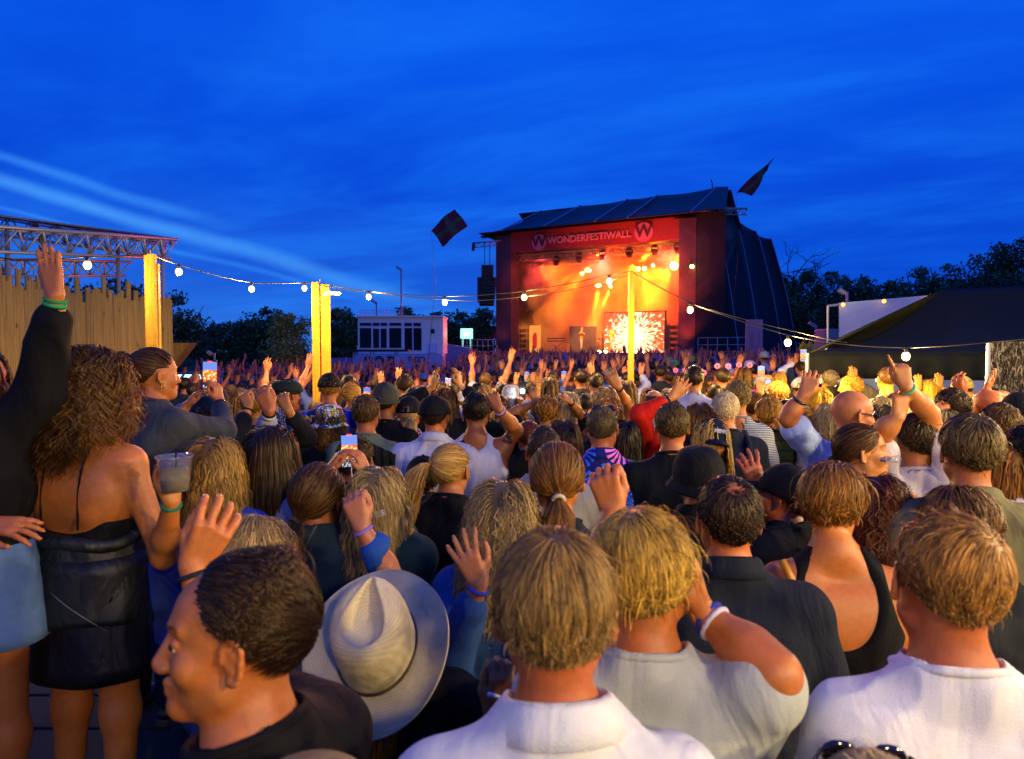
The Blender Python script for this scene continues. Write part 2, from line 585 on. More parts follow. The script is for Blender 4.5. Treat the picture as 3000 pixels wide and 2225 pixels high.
def hand_prims(wr, d, nrm, side, curl=.3, spread=.12, s=1.0, point=False, thumb=.6):
    """wr wrist point, d finger direction, nrm palm-facing direction; side +1 right hand, -1 left"""
    d = unit(d); nrm = unit(nrm - (nrm @ d) * d)
    lat = np.cross(d, nrm) * side            # towards the thumb
    P = []
    M = lambda u, f, n: wr + s * (lat * u + d * f + nrm * n)
    xs = [.030, .010, -.010, -.028]; ln = [.074, .082, .076, .060]
    for i in range(4):
        P.append((cap(M(xs[i] * .55, .005, 0), M(xs[i], .090 - abs(i - 1) * .004, 0), .0135 * s, .0105 * s), .012 * s))
        c = curl if not (point and i == 0) else 0.02
        if point and i > 0: c = 1.0
        a = 0.15 + c * 1.45; f0 = .090 - abs(i - 1) * .004; u = xs[i]; n = 0.0; ang = 0.0
        sp = spread * (1.5 - i) * (1 - c * .7)
        for j, (fr, ca) in enumerate(((.45, .9), (.30, 1.15), (.25, .75))):
            ang += a * ca * (.75 if j else .7) * (0.12 if c < .05 else 1)
            l_ = ln[i] * fr
            u2, f2, n2 = u + math.sin(sp) * l_ * math.cos(ang), f0 + math.cos(ang) * l_, n + math.sin(ang) * l_
            r0, r1 = (.0092, .0088, .0084)[j] * s, (.0088, .0084, .0072)[j] * s
            P.append((cap(M(u, f0, n), M(u2, f2, n2), r0, r1), .003 * s))
            u, f0, n = u2, f2, n2
    t0, t1 = M(.020, .018, .006), M(.048 - .018 * (1 - thumb), .052, .016 + .01 * (1 - thumb))
    t2 = M(.060 - .045 * (1 - thumb), .082, .022 + .012 * (1 - thumb)); t3 = M(.064 - .060 * (1 - thumb), .106, .020 + .016 * (1 - thumb))
    P += [(cap(t0, t1, .0150 * s, .0120 * s), .012 * s), (cap(t1, t2, .0112 * s, .0098 * s), .005 * s), (cap(t2, t3, .0098 * s, .0078 * s), .004 * s)]
    return P


def ik(S, T, l1, l2, pole):
    v = T - S; L = np.linalg.norm(v); dirv = v / (L + 1e-9); m_ = (l1 + l2)
    if L > m_ * .998:
        s = min(L / (m_ * .998), 1.16); l1, l2 = l1 * s, l2 * s
        L = min(L, (l1 + l2) * .998); T = S + dirv * L
    a = (l1 * l1 - l2 * l2 + L * L) / (2 * L); hh = math.sqrt(max(l1 * l1 - a * a, 0))
    p = pole - (pole @ dirv) * dirv; p = unit(p)
    return S + dirv * a + p * hh, T


HL_A = [-90, -35, -8, 8, 30, 55, 75, 90]
HL_Z = [-.80, -.66, -.30, .02, .02, .36, .56, .60]
CR_C, CR_R = A3(0, -.018, .025), A3(.077, .097, .090)


def hairline(D, hl=0.0):
    """True where unit direction D grows hair"""
    az = np.degrees(np.arctan2(D[:, 1], np.abs(D[:, 0])))
    return D[:, 2] > np.interp(az, HL_A, HL_Z) + hl * np.clip((az - 5) / 40, 0, 1)


def strands_to_mesh(P, width, nrmC, shade, tipw=.25):
    """P (N,K,3) polylines -> ribbons; nrmC centre for outward normal"""
    N, K = P.shape[:2]
    T = np.gradient(P, axis=1); T = unit(T)
    n = unit(P - nrmC)
    side = unit(np.cross(T, n))
    roll = rng.normal(0, .38, (N, 1, 1))
    side = side * np.cos(roll) + np.cross(T, side) * np.sin(roll)
    wv = np.linspace(0, 1, K)[None, :, None]
    wd = np.broadcast_to(np.asarray(width, float).reshape(-1, 1, 1), (N, 1, 1)) * .5 * (1 - (1 - tipw) * wv ** 2)
    V = np.stack([P - side * wd, P + side * wd], 2).reshape(-1, 3)
    i = np.arange(N)[:, None] * K * 2 + np.arange(K - 1)[None] * 2
    F = np.stack([i, i + 1, i + 3, i + 2], -1).reshape(-1, 4)
    col = (shade[:, None] * (.55 + .45 * np.linspace(0, 1, K))[None]).repeat(2, axis=1).reshape(-1)[:, None] * np.ones((1, 3))  # darker toward roots: natural tone plus occlusion shade baked into the colour
    return V, F, col


def grow(style, N, seed, o):
    """strands in head-local space. returns P (N,K,3), shade"""
    r = np.random.default_rng(seed)
    D = unit(r.normal(size=(N * 4, 3))); D = D[hairline(D, o.get('hl', 0))]
    if o.get('bald'): D = D[(D[:, 2] < .55) & ~((D[:, 1] > .2) & (D[:, 2] > .2))]
    if o.get('patch'):
        Wp = unit(A3(*o['whorl'])); D = D[((D @ Wp) < 1 - o['patch']) | (r.random(len(D)) < .3)]
    D = D[:N]; N = len(D)
    th = o.get('thick', .014)
    off = (.003 + th * r.random(N))[:, None]
    seg = 1.0
    g = o['g']
    cid = r.integers(0, max(N // 40, 6), N)          # locks
    cr = np.random.default_rng(seed + 1)
    cph = cr.random(N) * 6.28; cv = unit(cr.normal(size=(N, 3))); cs = cr.random(N)
    ph, lockv, locks = cph[cid], cv[cid], cs[cid]
    # assign locks by place so that neighbours move together
    cent = unit(cr.normal(size=(max(N // 40, 6), 3)))
    cid = np.argmax(D @ cent.T, 1) if len(cent) < 900 else cid
    ph, lockv, locks = cph[cid], cv[cid], cs[cid]
    shade = np.clip(.42 + .22 * (locks - .5) * 2 + r.normal(0, .15, N), 0, 1)
    p = CR_C + D * (CR_R + off * .3)
    out = [p]
    K = o.get('K', 7)

    def keep(p, off):
        q = (p - CR_C) / (CR_R + off); e = np.linalg.norm(q, axis=1, keepdims=True)
        return np.where(e < 1, CR_C + (p - CR_C) / np.maximum(e, 1e-6), p)
    if style in ('short', 'buzz'):
        W = unit(A3(*o.get('whorl', (.15, -.62, .78))))
        L = o.get('len', .035) * (.6 + .6 * r.random(N)) if style == 'short' else np.full(N, .010)
        top = np.clip((D[:, 2] - .1) * 1.6, 0, 1)
        fly = r.random(N) < o.get('fly', .018)
        L = np.where(fly, L * 1.25, L)
        L = L * (.45 + .75 * top)
        fl = D - W * (D @ W)[:, None] * 1.0
        ax = np.cross(W, D)
        flow = unit(unit(fl) + .5 * ax * np.exp(-((1 - D @ W) * 4))[:, None] + .30 * lockv * o.get('mess', .35) + .05 * r.normal(size=(N, 3)))
        lift = o.get('lift', .30) * (.2 + .7 * r.random(N))[:, None]
        lift = lift * np.where(fly, 2.4, 1.0)[:, None]
        d = unit(flow + D * lift)
        for j in range(K - 1):
            p = keep(p + d * (L / (K - 1))[:, None], off)
            n = unit((p - CR_C) / CR_R ** 2)
            d = unit(d + g * o.get('grav', .22) - n * np.where(fly, .25, .85)[:, None] + lockv * .09 * o.get('mess', .35))
            e_ = np.linalg.norm((p - CR_C) / (CR_R + off), axis=1, keepdims=True); dn = (d * n).sum(1, keepdims=True)
            d = unit(np.where((e_ < 1.01) & (dn < 0), d - n * dn, d))
            out.append(p)
        return np.stack(out, 1), shade
    if style == 'tie':
        T = A3(*o['tie']); K1 = 8
        P = []
        Tj = T + r.normal(0, .006, (N, 3))
        for j in range(K1):
            t = j / (K1 - 1)
            q = D * (CR_R + off) * (1 - t) + (Tj - CR_C) * t
            # push out onto the skull shell
            e = np.linalg.norm(q / (CR_R + off), axis=1, keepdims=True)
            q2 = np.where(e < 1, q / np.maximum(e, 1e-6), q) if t < .93 else q
            P.append(CR_C + q2)
        return np.stack(P, 1), shade
    # long / wavy / curly: comb down from a parting
    part = o.get('part', 0.0)
    sx = np.sign(D[:, 0] - part + r.normal(0, .05, N))
    L = o['len'] * (.82 + .3 * r.random(N))
    K = o.get('K', 12)
    top = np.clip(D[:, 2], 0, 1)[:, None]
    bk = np.where(D[:, 1] > -.1, o.get('back', .35), .35)
    d = unit(np.stack([sx * .9, -bk, -.1 + 0 * sx], 1) * np.maximum(top, .5 * (bk > .5)[:, None] * (D[:, 1:2] > -.1)) + g * (1.1 - top) + .1 * r.normal(size=(N, 3)) + .15 * lockv)
    off = off + (.006 * locks)[:, None]
    spread = o.get('spread', .10)
    amp, wl = o.get('wave', .004), o.get('wl', .05)
    perp = unit(np.cross(lockv, g)); perp2 = np.cross(perp, g)
    base = [p]; s_acc = np.zeros(N)
    stepv = L / (K - 1)
    for j in range(K - 1):
        p = keep(p + d * stepv[:, None], off)
        # front hair stays out of the face
        n = unit((p - CR_C) / CR_R ** 2)
        outw = A3(1, 1, 1) * D; outw = outw - g * (outw @ g)[:, None]
        d = unit(d * .35 + g * .9 + n * .02 + outw * spread + lockv * .045 + .035 * r.normal(size=(N, 3)))
        e_ = np.linalg.norm((p - CR_C) / (CR_R + off), axis=1, keepdims=True); dn = (d * n).sum(1, keepdims=True)
        d = unit(np.where((e_ < 1.01) & (dn < 0), d - n * dn, d))
        base.append(p)
    P = np.stack(base, 1)
    s = (np.arange(K)[None] * stepv[:, None])
    env = np.clip(s / .06, 0, 1)
    a = amp * env * (.7 + .6 * r.random(N))[:, None]
    P = P + (np.sin(s / wl * 6.28 + ph[:, None]) * a)[..., None] * perp[:, None] + (np.cos(s / wl * 6.28 + ph[:, None] * 1.7) * a * .8)[..., None] * perp2[:, None]
    return P, shade


def ribbon_hair(specs, width, seed):
    Vs, Fs, Cs, n = [], [], [], 0
    for P, sh, cen, wd, tw in specs:
        V, F, c = strands_to_mesh(P, wd, cen, sh, tw)
        Vs.append(V); Fs.append(F + n); Cs.append(c); n += len(V)
    return np.concatenate(Vs), np.concatenate(Fs), np.concatenate(Cs)


def tail(T, d0, g, L, N, rad_, seed, wave=.006, wl=.06, K=10, flare=1.6):
    r = np.random.default_rng(seed)
    a = r.random(N) * 6.28; q = np.sqrt(r.random(N))
    u = unit(np.cross(g, A3(1, .2, 0))); v = np.cross(g, u)
    offv = (np.cos(a) * q)[:, None] * u + (np.sin(a) * q)[:, None] * v
    Ls = L * (.7 + .4 * r.random(N)); lock = (a * 2.2).astype(int) + 3 * (q > .6)
    ph = np.random.default_rng(seed + 3).random(40)[lock] * 6.28
    P = []
    p = np.tile(T, (N, 1)); d = np.tile(unit(d0), (N, 1))
    for j in range(K):
        t = j / (K - 1)
        bell = (.35 + min(t * 3, 1) * .9 * flare - max(t - .6, 0) * 1.1 * flare)
        P.append(p + offv * rad_ * bell + (np.sin(t * L / wl * 6.28 + ph) * wave * min(t * 3, 1))[:, None] * u)
        p = p + d * (Ls / (K - 1))[:, None]; d = unit(d * .72 + g * .45)
    sh = np.clip(.5 + .3 * (np.random.default_rng(seed + 5).random(40)[lock] - .5) * 2 + r.normal(0, .2, N), 0, 1)
    return np.stack(P, 1), sh
# ---------------------------------------------------------------- hats (head-local, origin head centre)
def dome(fr, ft, n=28, m=12, top=.128, low=.02, bulge=1.0):
    """(m,n,3) hat crown: fr(theta)->radius at the band, low band z, top z"""
    th = np.arange(n) * 2 * PI / n; t = np.linspace(0, 1, m)[:, None]
    r = fr(th)[None] * np.sin(t * PI / 2) ** bulge
    z = low + (top - low) * np.cos(t * PI / 2) ** .9
    P = np.stack([r * np.sin(th)[None] * .88, r * np.cos(th)[None] - .016, z + 0 * r], -1)
    return ft(P, th[None], t) if ft else P


def put(mb_list, o, Rh, hp):
    pass


def hat(kind, col, par, Rh, hp, near):
    """builds the hat as a child object of par; Rh, hp: head rotation and centre in person space"""
    M = Matrix([list(r) for r in Rh]).to_4x4(); M.translation = Vector(hp)
    n, m = (40, 16) if near else (18, 8)
    th = np.arange(n) * 2 * PI / n
    hm = col if isinstance(col, bpy.types.Material) else cloth(col)
    rr = lambda a: .112 + 0 * a
    if kind == 'cap':          # baseball cap, brim to the front
        b = MB().grid(dome(rr, None, n, m, .132, .012), wrap=True)
        o = b.build('cap', hm, par, True, solid=.004); o.matrix_local = M
        u, v = np.meshgrid(np.linspace(-1, 1, 11), np.linspace(0, 1, 6))
        x = u * .074; y = np.sqrt(np.maximum(.112 ** 2 - (x / .88) ** 2, 0)) - .018 + v * .075 * np.sqrt(np.maximum(1 - u ** 2 * .86, 0))
        z = .022 - .012 * u ** 2 * (1 + v) - .018 * v
        b2 = MB().grid(np.stack([x, y, z], -1)); q = b2.build('brim', hm, o, True, solid=.004)
        if near:
            MB().ball((0, -.016, .135), .007).build('button', hm, o, True)
        return o
    if kind in ('beanie', 'wool'):
        b = MB().grid(dome(rr, lambda P, a, t: P + .002 * np.sin(a * 14)[..., None] * unit(P), n, m, .145, -.01, .9), wrap=True)
        o = b.build('beanie', hm, par, True, solid=.006); o.matrix_local = M
        MB().tube([(.101 * math.sin(a), .114 * math.cos(a) - .016, -.002) for a in np.linspace(0, 2 * PI, 25)], .012, 6).build('rolled_hem', hm, o, True)
        return o
    if kind == 'flat':         # flat cap
        f = lambda P, a, t: P * np.array([1, 1, 1]) + np.stack([0 * P[..., 0], .020 * np.cos(a) * t, -.010 * np.cos(a) * (1 - t)], -1)
        b = MB().grid(dome(lambda a: .116 + .006 * np.cos(a), f, n, m, .122, .012, .75), wrap=True)
        o = b.build('flat_cap', hm, par, True, solid=.006); o.matrix_local = M
        u, v = np.meshgrid(np.linspace(-1, 1, 9), np.linspace(0, 1, 5))
        x = u * .07; y = .092 - .02 * u ** 2 + v * .055 * (1 - u ** 2 * .8); z = .020 - .018 * v - .01 * u ** 2
        MB().grid(np.stack([x, y, z], -1)).build('brim', hm, o, True, solid=.006)
        return o
    if kind in ('bucket', 'fedora', 'straw'):
        R1, up = {'bucket': (.034, -.9), 'fedora': (.05, .1), 'straw': (.06, -.15)}[kind]
        P = dome(lambda a: .114 + 0 * a, lambda P, a, t: P * np.where((P[..., 2:] > .1), 1.04, 1.0), n, m, .128, .012, .62)
        rows = [P]
        for j in range(1, 5):
            t = j / 4; r = .114 + R1 * t
            wob = .004 * np.sin(th * 3 + 1) * t
            rows.append(np.stack([r * np.sin(th) * .9, r * np.cos(th) - .016, .012 + R1 * t * up + wob], -1)[None])
        b = MB().grid(np.concatenate(rows), wrap=True)
        o = b.build('bucket_hat' if kind == 'bucket' else 'brimmed_hat', hm, par, True, solid=.004); o.matrix_local = M
        return o
    if kind == 'cowboy':
        n, m = 96, 40
        th = np.arange(n) * 2 * PI / n
        rows = []
        for t in np.linspace(0, 1, m):
            r = np.sin(t * PI / 2) ** .62
            rx, ry = .092 * r, .116 * r
            pinch = 1 - .17 * np.exp(-((th - .0) / .75) ** 2) - .17 * np.exp(-((th - 2 * PI) / .75) ** 2)
            x, y = rx * np.sin(th) * pinch, ry * np.cos(th)
            z = .168 * (1 - t ** 4.2) + .010
            # teardrop dent in the top: round end to the back, point to the front
            ex = x / np.clip(.054 * (1 - (y + .03) / .135 * .85), .010, .06); ey = (y - .010) / .085
            e = np.sqrt(ex ** 2 + ey ** 2)
            z = z - .036 * np.clip(1 - e, 0, 1) ** .5 + .003 * np.exp(-((e - 1.05) / .18) ** 2)
            rows.append(np.stack([x, y - .014, z + 0 * x], -1))
        base = rows[-1]
        for t in np.linspace(.04, 1, 16):
            r = .001 + .086 * t
            u = unit(base - base.mean(0)) * np.array([1, 1, 0])
            upc = .020 * np.abs(np.sin(th)) ** 3 * t ** 2 - .014 * np.abs(np.cos(th)) ** 1.5 * t ** 1.3
            rows.append(base + u * r * (1 + .06 * np.cos(2 * th))[:, None] + np.stack([0 * th, 0 * th, upc], -1))
        b = MB().grid(np.stack(rows), wrap=True)
        def straw(k, v):
            s2 = k.n('ShaderNodeSeparateXYZ', {0: v}).outputs
            ring = k.m('SINE', k.m('MULTIPLY', k.m('POWER', k.m('ADD', k.m('POWER', s2[0], 2.0), k.m('POWER', s2[1], 2.0)), .5), 900.0))
            f = k.noise(v, 9, 4, .6)
            c0 = k.mix(k.ramp(f, [(.35, (0, 0, 0)), (.7, (1, 1, 1))]), rgb('c9bd98'), rgb('a89b78'))
            return k.mix(k.m('MULTIPLY', k.m('ADD', ring, 1.0), .10), c0, rgb('6f6348'))
        o = b.build('crown_and_brim', custom('straw_weave', straw, .75), par, True, solid=.003); o.matrix_local = M
        bd = [tuple(p * np.array([1.03, 1.03, 1]) + np.array([0, 0, .010])) for p in rows[m - 1]]
        MB().tube(bd + bd[:1], .0042, 6).build('hat_band', mat('band_leather', rgb('2a1a10'), .4), o, True)
        e = [tuple(p) for p in rows[-1]]
        MB().tube(e + e[:1], .0028, 6).build('brim_edge', mat('brim_edge', rgb('b8a981'), .6), o, True)
        return o
    if kind == 'beret':
        f = lambda P, a, t: P + np.stack([.012 * (1 - t) + 0 * P[..., 0], 0 * P[..., 0], -.01 * np.cos(a) * t], -1)
        b = MB().grid(dome(lambda a: .128 + .008 * np.sin(2 * a), f, n, m, .115, .03, .55), wrap=True)
        o = b.build('flat_cap', hm, par, True, solid=.006); o.matrix_local = M
        MB().grid(np.stack([dome(rr, None, n, 3, .03, .01)[-1], dome(lambda a: .128 + 0 * a, None, n, 3, .03, .03)[-1]]), wrap=True).build('brim', hm, o, True, solid=.005)
        return o
    if kind == 'wig':
        b = MB()
        r = np.random.default_rng(3)
        for _ in range(70):
            dd = unit(r.normal(size=3)); dd[2] = abs(dd[2]) * 1.1 - .25
            b.ball(dd * .125 + A3(0, -.02, .03), .03, 6, 5)
        o = b.build('wig', hm, par, True); o.matrix_local = M
        return o
    if kind == 'bunny':
        b = MB()
        for sx in (-1, 1):
            for q in range(7):
                a = q * .9
                b.ball((sx * .07 + .025 * math.cos(a), 0, .165 + .025 * math.sin(a)), .017, 6, 5)
        o = b.build('flower_headband', hm, par, True); o.matrix_local = M
        MB().tube([(.085 * math.sin(a), 0, .02 + .105 * math.cos(a)) for a in np.linspace(-1.5, 1.5, 13)], .005, 5).build('hoop', hm, o, True)
        return o


def loop_tube(c, d, r, thick, n=14):
    """closed ring of radius r round axis d at c"""
    d = unit(d); u = unit(np.cross(d, A3(.3, .2, 1))); v = np.cross(d, u)
    return [tuple(c + r * (math.cos(a) * u + math.sin(a) * v)) for a in np.linspace(0, 2 * PI, n)]


STAT = []


def person(label, x, y, s, yaw=0, hair=('short', '1a120b', '4a3420', {}), hatk=None, top=('tee', '20242a'), sk='b06a45', R=None, L=None,
           fem=False, pitch=0.0, roll=0.0, byaw=None, ex=(), d=None, fat=1.0, H=None, trousers='1c2230', lean=(0, 0), group='people standing in the festival crowd', near=None, face=False, skirt=None, hmin=None):
    d = d or 2000 * .235 / s
    hc = at(x, y, d)
    byaw = yaw * .5 if byaw is None else byaw
    z0 = 0.0
    if H is None:
        H = hc.z + .115
        if H > 1.93: z0 = H - (1.66 if fem else 1.80); H -= z0
        elif H < 1.42: H = 1.42; z0 = 0
    else: z0 = hc.z + .115 - H
    if 0 < z0 < .3 and 7 < d < 25: H += z0; z0 = 0.0
    if z0 == 0.0 and d > 4.5 and hc.x < 0:
        z0 = float(zg(hc.x, hc.y)); H -= z0
    Hh = hc.z - z0                                   # head-centre height in person space
    kb = H / 1.75
    t = empty('person', (hc.x, hc.y, z0), rad(-byaw))
    tag(t, label, 'person', group)
    Mi = Rz(rad(byaw))                               # world offset -> local (rotation by +byaw undoes -byaw)
    Wloc = lambda p: Mi @ (np.array(tuple(p)) - np.array([hc.x, hc.y, z0]))
    Rh = Rz(rad(-(yaw - byaw))) @ Rx(rad(pitch)) @ Ry(rad(roll))
    hp = A3(0, 0, Hh)
    wn = (.86 if fem else 1.0) * fat
    bx, by = -lean[0], -.045 - lean[1]               # the torso stands a little behind the head
    h = max(.0034, min(d / 330, .011)) if hmin is None else hmin
    detail = d < 4.9
    nb = A3(bx * .3, by * .6, 1.475 * kb)             # neck base
    Lx = lambda z: bx * (1.5 - z) * 1.2
    torso = [cap((Lx(.93) - .07 * wn, by, .93 * kb), (Lx(.93) + .07 * wn, by, .93 * kb), .105 * (1.08 if fem else fat)),
             cap((Lx(1.08) - .055 * wn, by + .005, 1.08 * kb), (Lx(1.08) + .055 * wn, by + .005, 1.08 * kb), .100 * fat * (.92 if fem else 1)),
             cap((Lx(1.26) - .075 * wn, by, 1.25 * kb), (Lx(1.26) + .075 * wn, by, 1.25 * kb), .108 * fat * (.93 if fem else 1)),
             cap((-.10 * wn, by, 1.335 * kb), (.10 * wn, by, 1.335 * kb), .088 * (.92 if fem else 1) * fat)]
    if fem:
        torso += [ell((sx * .075, by + .085, 1.27 * kb), (.06, .055, .06)) for sx in (-1, 1)]
    parts_arm = {}
    sh = {}
    cuff = {}
    hands = {}
    for side, spec in ((1, R), (-1, L)):
        S = A3(side * .172 * wn, by, 1.388 * kb)
        l1, l2 = .29 * kb, .255 * kb
        if spec is None:
            T = A3(side * .25 * wn, by + .06, .86 * kb); hd = A3(-side * .1, .3, -1); nrm = A3(-side, 0, 0); pole = A3(side * .5, -1, 0); curl = .35; o = {}
        else:
            o = spec[6] if len(spec) > 6 else {}
            wx, wy, wd, fx, fy, curl = spec[:6]
            T = Wloc(at(wx, wy, wd)); F2 = Wloc(at(fx, fy, wd + o.get('fd', 0.0)))
            hd = F2 - T
            nrm = Mi @ A3(*o.get('n', (0, 1, 0)))
            pole = Mi @ A3(*o.get('pole', (side * .8, -.2, -.6)))
            if T[2] > S[2]:
                up = min((T[2] - S[2]) / .45, 1)
                S = S + A3(-side * .02 * up, .01, .045 * up)
        E, T = ik(S, T, l1, l2, pole)
        if 'E' in o: E = Wloc(at(*o['E'])); T = Wloc(at(wx, wy, wd))
        am = (.86 if fem else 1.0) * (fat ** .5)
        arm = [cap(S + A3(-side * .03, 0, .0), S, .062 * am, .060 * am), cap(S, E, .052 * am, .039 * am), cap(E, E + (T - E) * .35, .040 * am, .042 * am), cap(E + (T - E) * .35, T, .042 * am, .0265 * am)]
        hs = o.get('s', 1.0) * (.92 if fem else 1.02)
        hh = max(h, .0042)
        hand = hand_prims(T, hd, nrm, side, curl, o.get('spread', .12), hs, o.get('point', False), o.get('thumb', .6))
        if d > 6.5: hand = [(cap(q[0][1], q[0][2], q[0][3] * 1.15, q[0][4] * 1.15), q[1]) for q in hand]
        parts_arm[side] = (S, E, T, arm, am); hands[side] = hand
        cuff[side] = T
    trap = [cap(nb + A3(0, -.005, .01), A3(sx * .14 * wn, by, 1.392 * kb), .054, .046) for sx in (-1, 1)]
    neck = cap(nb + A3(0, 0, -.03), hp + Rh @ A3(0, -.022, -.045), .056 * (.86 if fem else 1.02 * fat ** .5), .051 * (.85 if fem else 1.02))
    adam = cap(nb + A3(0, .02, -.01), hp + Rh @ A3(0, .015, -.08), .042, .038)
    HP, HS, HPO = head_prims(face or detail)
    # ---- body: one continuous skin
    allp = [neck, adam] + torso + trap
    for sd in (1, -1): allp += parts_arm[sd][3]; allp += [q[0] for q in hands[sd]]
    allp += [xf(q[0], Rh, hp) for q in HP]
    legs = [cap((Lx(.9) + sx * .09, by, .90 * kb), (Lx(.9) + sx * .10, by + .01, .50 * kb), .082 * fat, .052) for sx in (-1, 1)] + \
           [cap((Lx(.9) + sx * .10, by + .01, .50 * kb), (Lx(.9) + sx * .11, by - .01, .09), .055, .038) for sx in (-1, 1)]
    if skirt: allp += legs
    bx_ = [Field.box(q) for q in allp]
    lo, hi = np.min([b[0] for b in bx_], 0), np.max([b[1] for b in bx_], 0)
    if not skirt: lo[2] = .80 * kb
    f = Field(lo, hi, h)
    for q in torso: f.add(q, .06)
    for q in trap: f.add(q, .05)
    if skirt:
        for q in legs: f.add(q, .05)
    for q in [neck, adam]: f.add(q, .03)
    for sd in (1, -1):
        for q in parts_arm[sd][3]: f.add(q, .03)
    for q, k_ in HP: f.add(xf(q, Rh, hp), k_)
    for q, k_ in HS: f.cut(xf(q, Rh, hp), k_)
    for q, k_ in HPO: f.add(xf(q, Rh, hp), k_)
    for sd in (1, -1):
        # fingers first (own field value, small blends), then join
        for q, k_ in hands[sd]: f.add(q, max(k_, .003))
    if not skirt: f.cut(cap((-2, 0, .80 * kb - .5), (2, 0, .80 * kb - .5), .5), .004)
    V, Q = f.mesh()
    body = link_mesh('body', raw_mesh(V, Q), skin(sk), t)
    # ---- top
    kind, colr = top[0], top[1]
    pat = top[2] if len(top) > 2 else 'plain'
    cm = colr if isinstance(colr, bpy.types.Material) else cloth(colr, pat)
    thick = {'jacket': .020, 'sweater': .016, 'shirt': .012, 'tee': .011, 'tank': .006, 'cami': .006, 'polo': .012, 'vest': .024}[kind]
    hc2 = max(.0042, min(d / 260, .014))
    tp = torso if kind not in ('cami',) else torso[:3] + torso[4:]
    bx_ = [Field.box(q, thick) for q in torso + trap + (parts_arm[1][3] + parts_arm[-1][3] if kind not in ('tank', 'cami', 'vest') else [])]
    lo, hi = np.min([b[0] for b in bx_], 0), np.max([b[1] for b in bx_], 0)
    lo[2] = .80 * kb
    f = Field(lo - .01, hi + .01, hc2)
    for q in tp: f.add(q, .07, thick)
    if kind != 'cami':
        for q in trap: f.add(q, .05, thick * .8)
    sl = {'tee': .62, 'polo': .62, 'jacket': 2, 'sweater': 2, 'shirt': 2}.get(kind, 0)
    if 'short' in top[3:]: sl = .72
    if 'half' in top[3:]: sl = 1.45
    for sd in (1, -1):
        S, E, T, arm, am = parts_arm[sd]
        if sl:
            f.add(arm[0], .04, thick)
            if sl < 1:
                f.add(cap(S, S + (E - S) * sl, .056 * am, .060 * am), .03, thick)
            else:
                f.add(cap(S, E, .054 * am, .046 * am), .03, thick)
                e = sl - 1
                fr_ = 1 - (.065 + thick) / max(np.linalg.norm(T - E), .1) if e >= 1 else e * .88
                f.add(cap(E, E + (T - E) * fr_, .046 * am, (.046 - .012 * e) * am), .02, thick * .9)
    if d < 9: f.folds({'jacket': .010, 'sweater': .006, 'shirt': .008, 'tee': .007, 'polo': .006, 'vest': .009}.get(kind, .004) * (1.5 if d < 2.6 else 1), 10 if d < 2.6 else 13, int(abs(x)) % 97, .45)
    nr = .010 if kind in ('shirt', 'polo', 'jacket') else .012
    f.cut(cap(nb + A3(0, .0, -.02), nb + A3(0, .02, .22), .062 + nr * .4, .085 + nr), .006)
    if kind == 'tank':
        for sx in (-1, 1):
            f.cut(ell((sx * .235 * wn, by, 1.43 * kb), (.088, .2, .17)), .02)
        f.cut(ell((0, by - .1, 1.50 * kb), (.085 * wn, .12, .10)), .02)
        if 'lowback' in top[3:]: f.cut(ell((0, by - .13, 1.46 * kb), (.120 * wn, .11, .235)), .03)
    if kind == 'vest':
        for sx in (-1, 1): f.cut(ell((sx * .255, by, 1.38 * kb), (.075, .2, .13)), .02)
    if kind == 'cami':
        zt = top[3] if len(top) > 3 else 1.30
        f.cut(cap((-2, by - .05, (zt + .5) * kb), (2, by - .05, (zt + .5) * kb), .5 * kb), .01)
        f.cut(ell((0, by - .13, (zt + .01) * kb), (.13, .12, .05)), .03)
    f.cut(cap((-2, 0, .80 * kb - .5), (2, 0, .80 * kb - .5), .52), .004)
    if 'crop' in top[3:]: f.cut(cap((-2, 0, 1.04 * kb - .5), (2, 0, 1.04 * kb - .5), .5), .004)
    V, Q = f.mesh()
    nm = {'tee': 'shirt', 'polo': 'shirt', 'tank': 'vest_top', 'cami': 'camisole', 'vest': 'padded_vest'}.get(kind, kind)
    topo = link_mesh(nm, raw_mesh(V, Q), cm, t)
    if kind in ('shirt', 'polo') or (kind == 'jacket' and 'collar' in top[3:]):
        # folded collar: a band that rises round the neck and falls outward
        n_ = 28; a = np.linspace(0.35, 2 * PI - .35, n_)
        rows = []
        for rr_, zz_ in ((.066, .0), (.066, .028), (.070, .040), (.078, .034), (.088, .012), (.098, -.012)):
            rr2 = rr_ * (.97 if fem else 1.08)
            rows.append(np.stack([nb[0] + rr2 * np.sin(a), nb[1] + rr2 * np.cos(a) * (1.0 if zz_ < .02 else 1.0) + .006, nb[2] + .012 + zz_ - .024 * np.cos(a)], -1))
        MB().grid(np.stack(rows)).build('collar', cm, topo, True, solid=.003)
    elif kind in ('tee', 'sweater') and d < 6:
        MB().tube([tuple(nb + A3((.078 if fem else .087) * math.sin(a), .010 + (.074 if fem else .083) * math.cos(a), .024 - .026 * math.cos(a))) for a in np.linspace(0, 2 * PI, 24)], .0085, 8).build('neckband', cm, topo, True)
    if kind == 'cami':
        for sx in (-1, 1):
            zt = top[3] if len(top) > 3 else 1.30
            pts = []
            for q in np.linspace(0, 1, 14):
                a = q * PI
                wd_ = 'strap' in top[4:]; z0_ = zt - (.06 if wd_ else .02); pts.append((sx * (.105 if wd_ else .072), by - (.108 if wd_ else .112) * math.cos(a) * (1.0 if q < .5 else .9), (z0_ + (1.475 - z0_) * math.sin(a) ** .7) * kb))
            MB().tube(pts, .0035 if 'strap' not in top[4:] else .016, 5).build('strap', cm, topo, True)
    # ---- legs
    tm = cloth(trousers, 'denim' if trousers in ('2c4668', '8fb0d0') else 'plain')
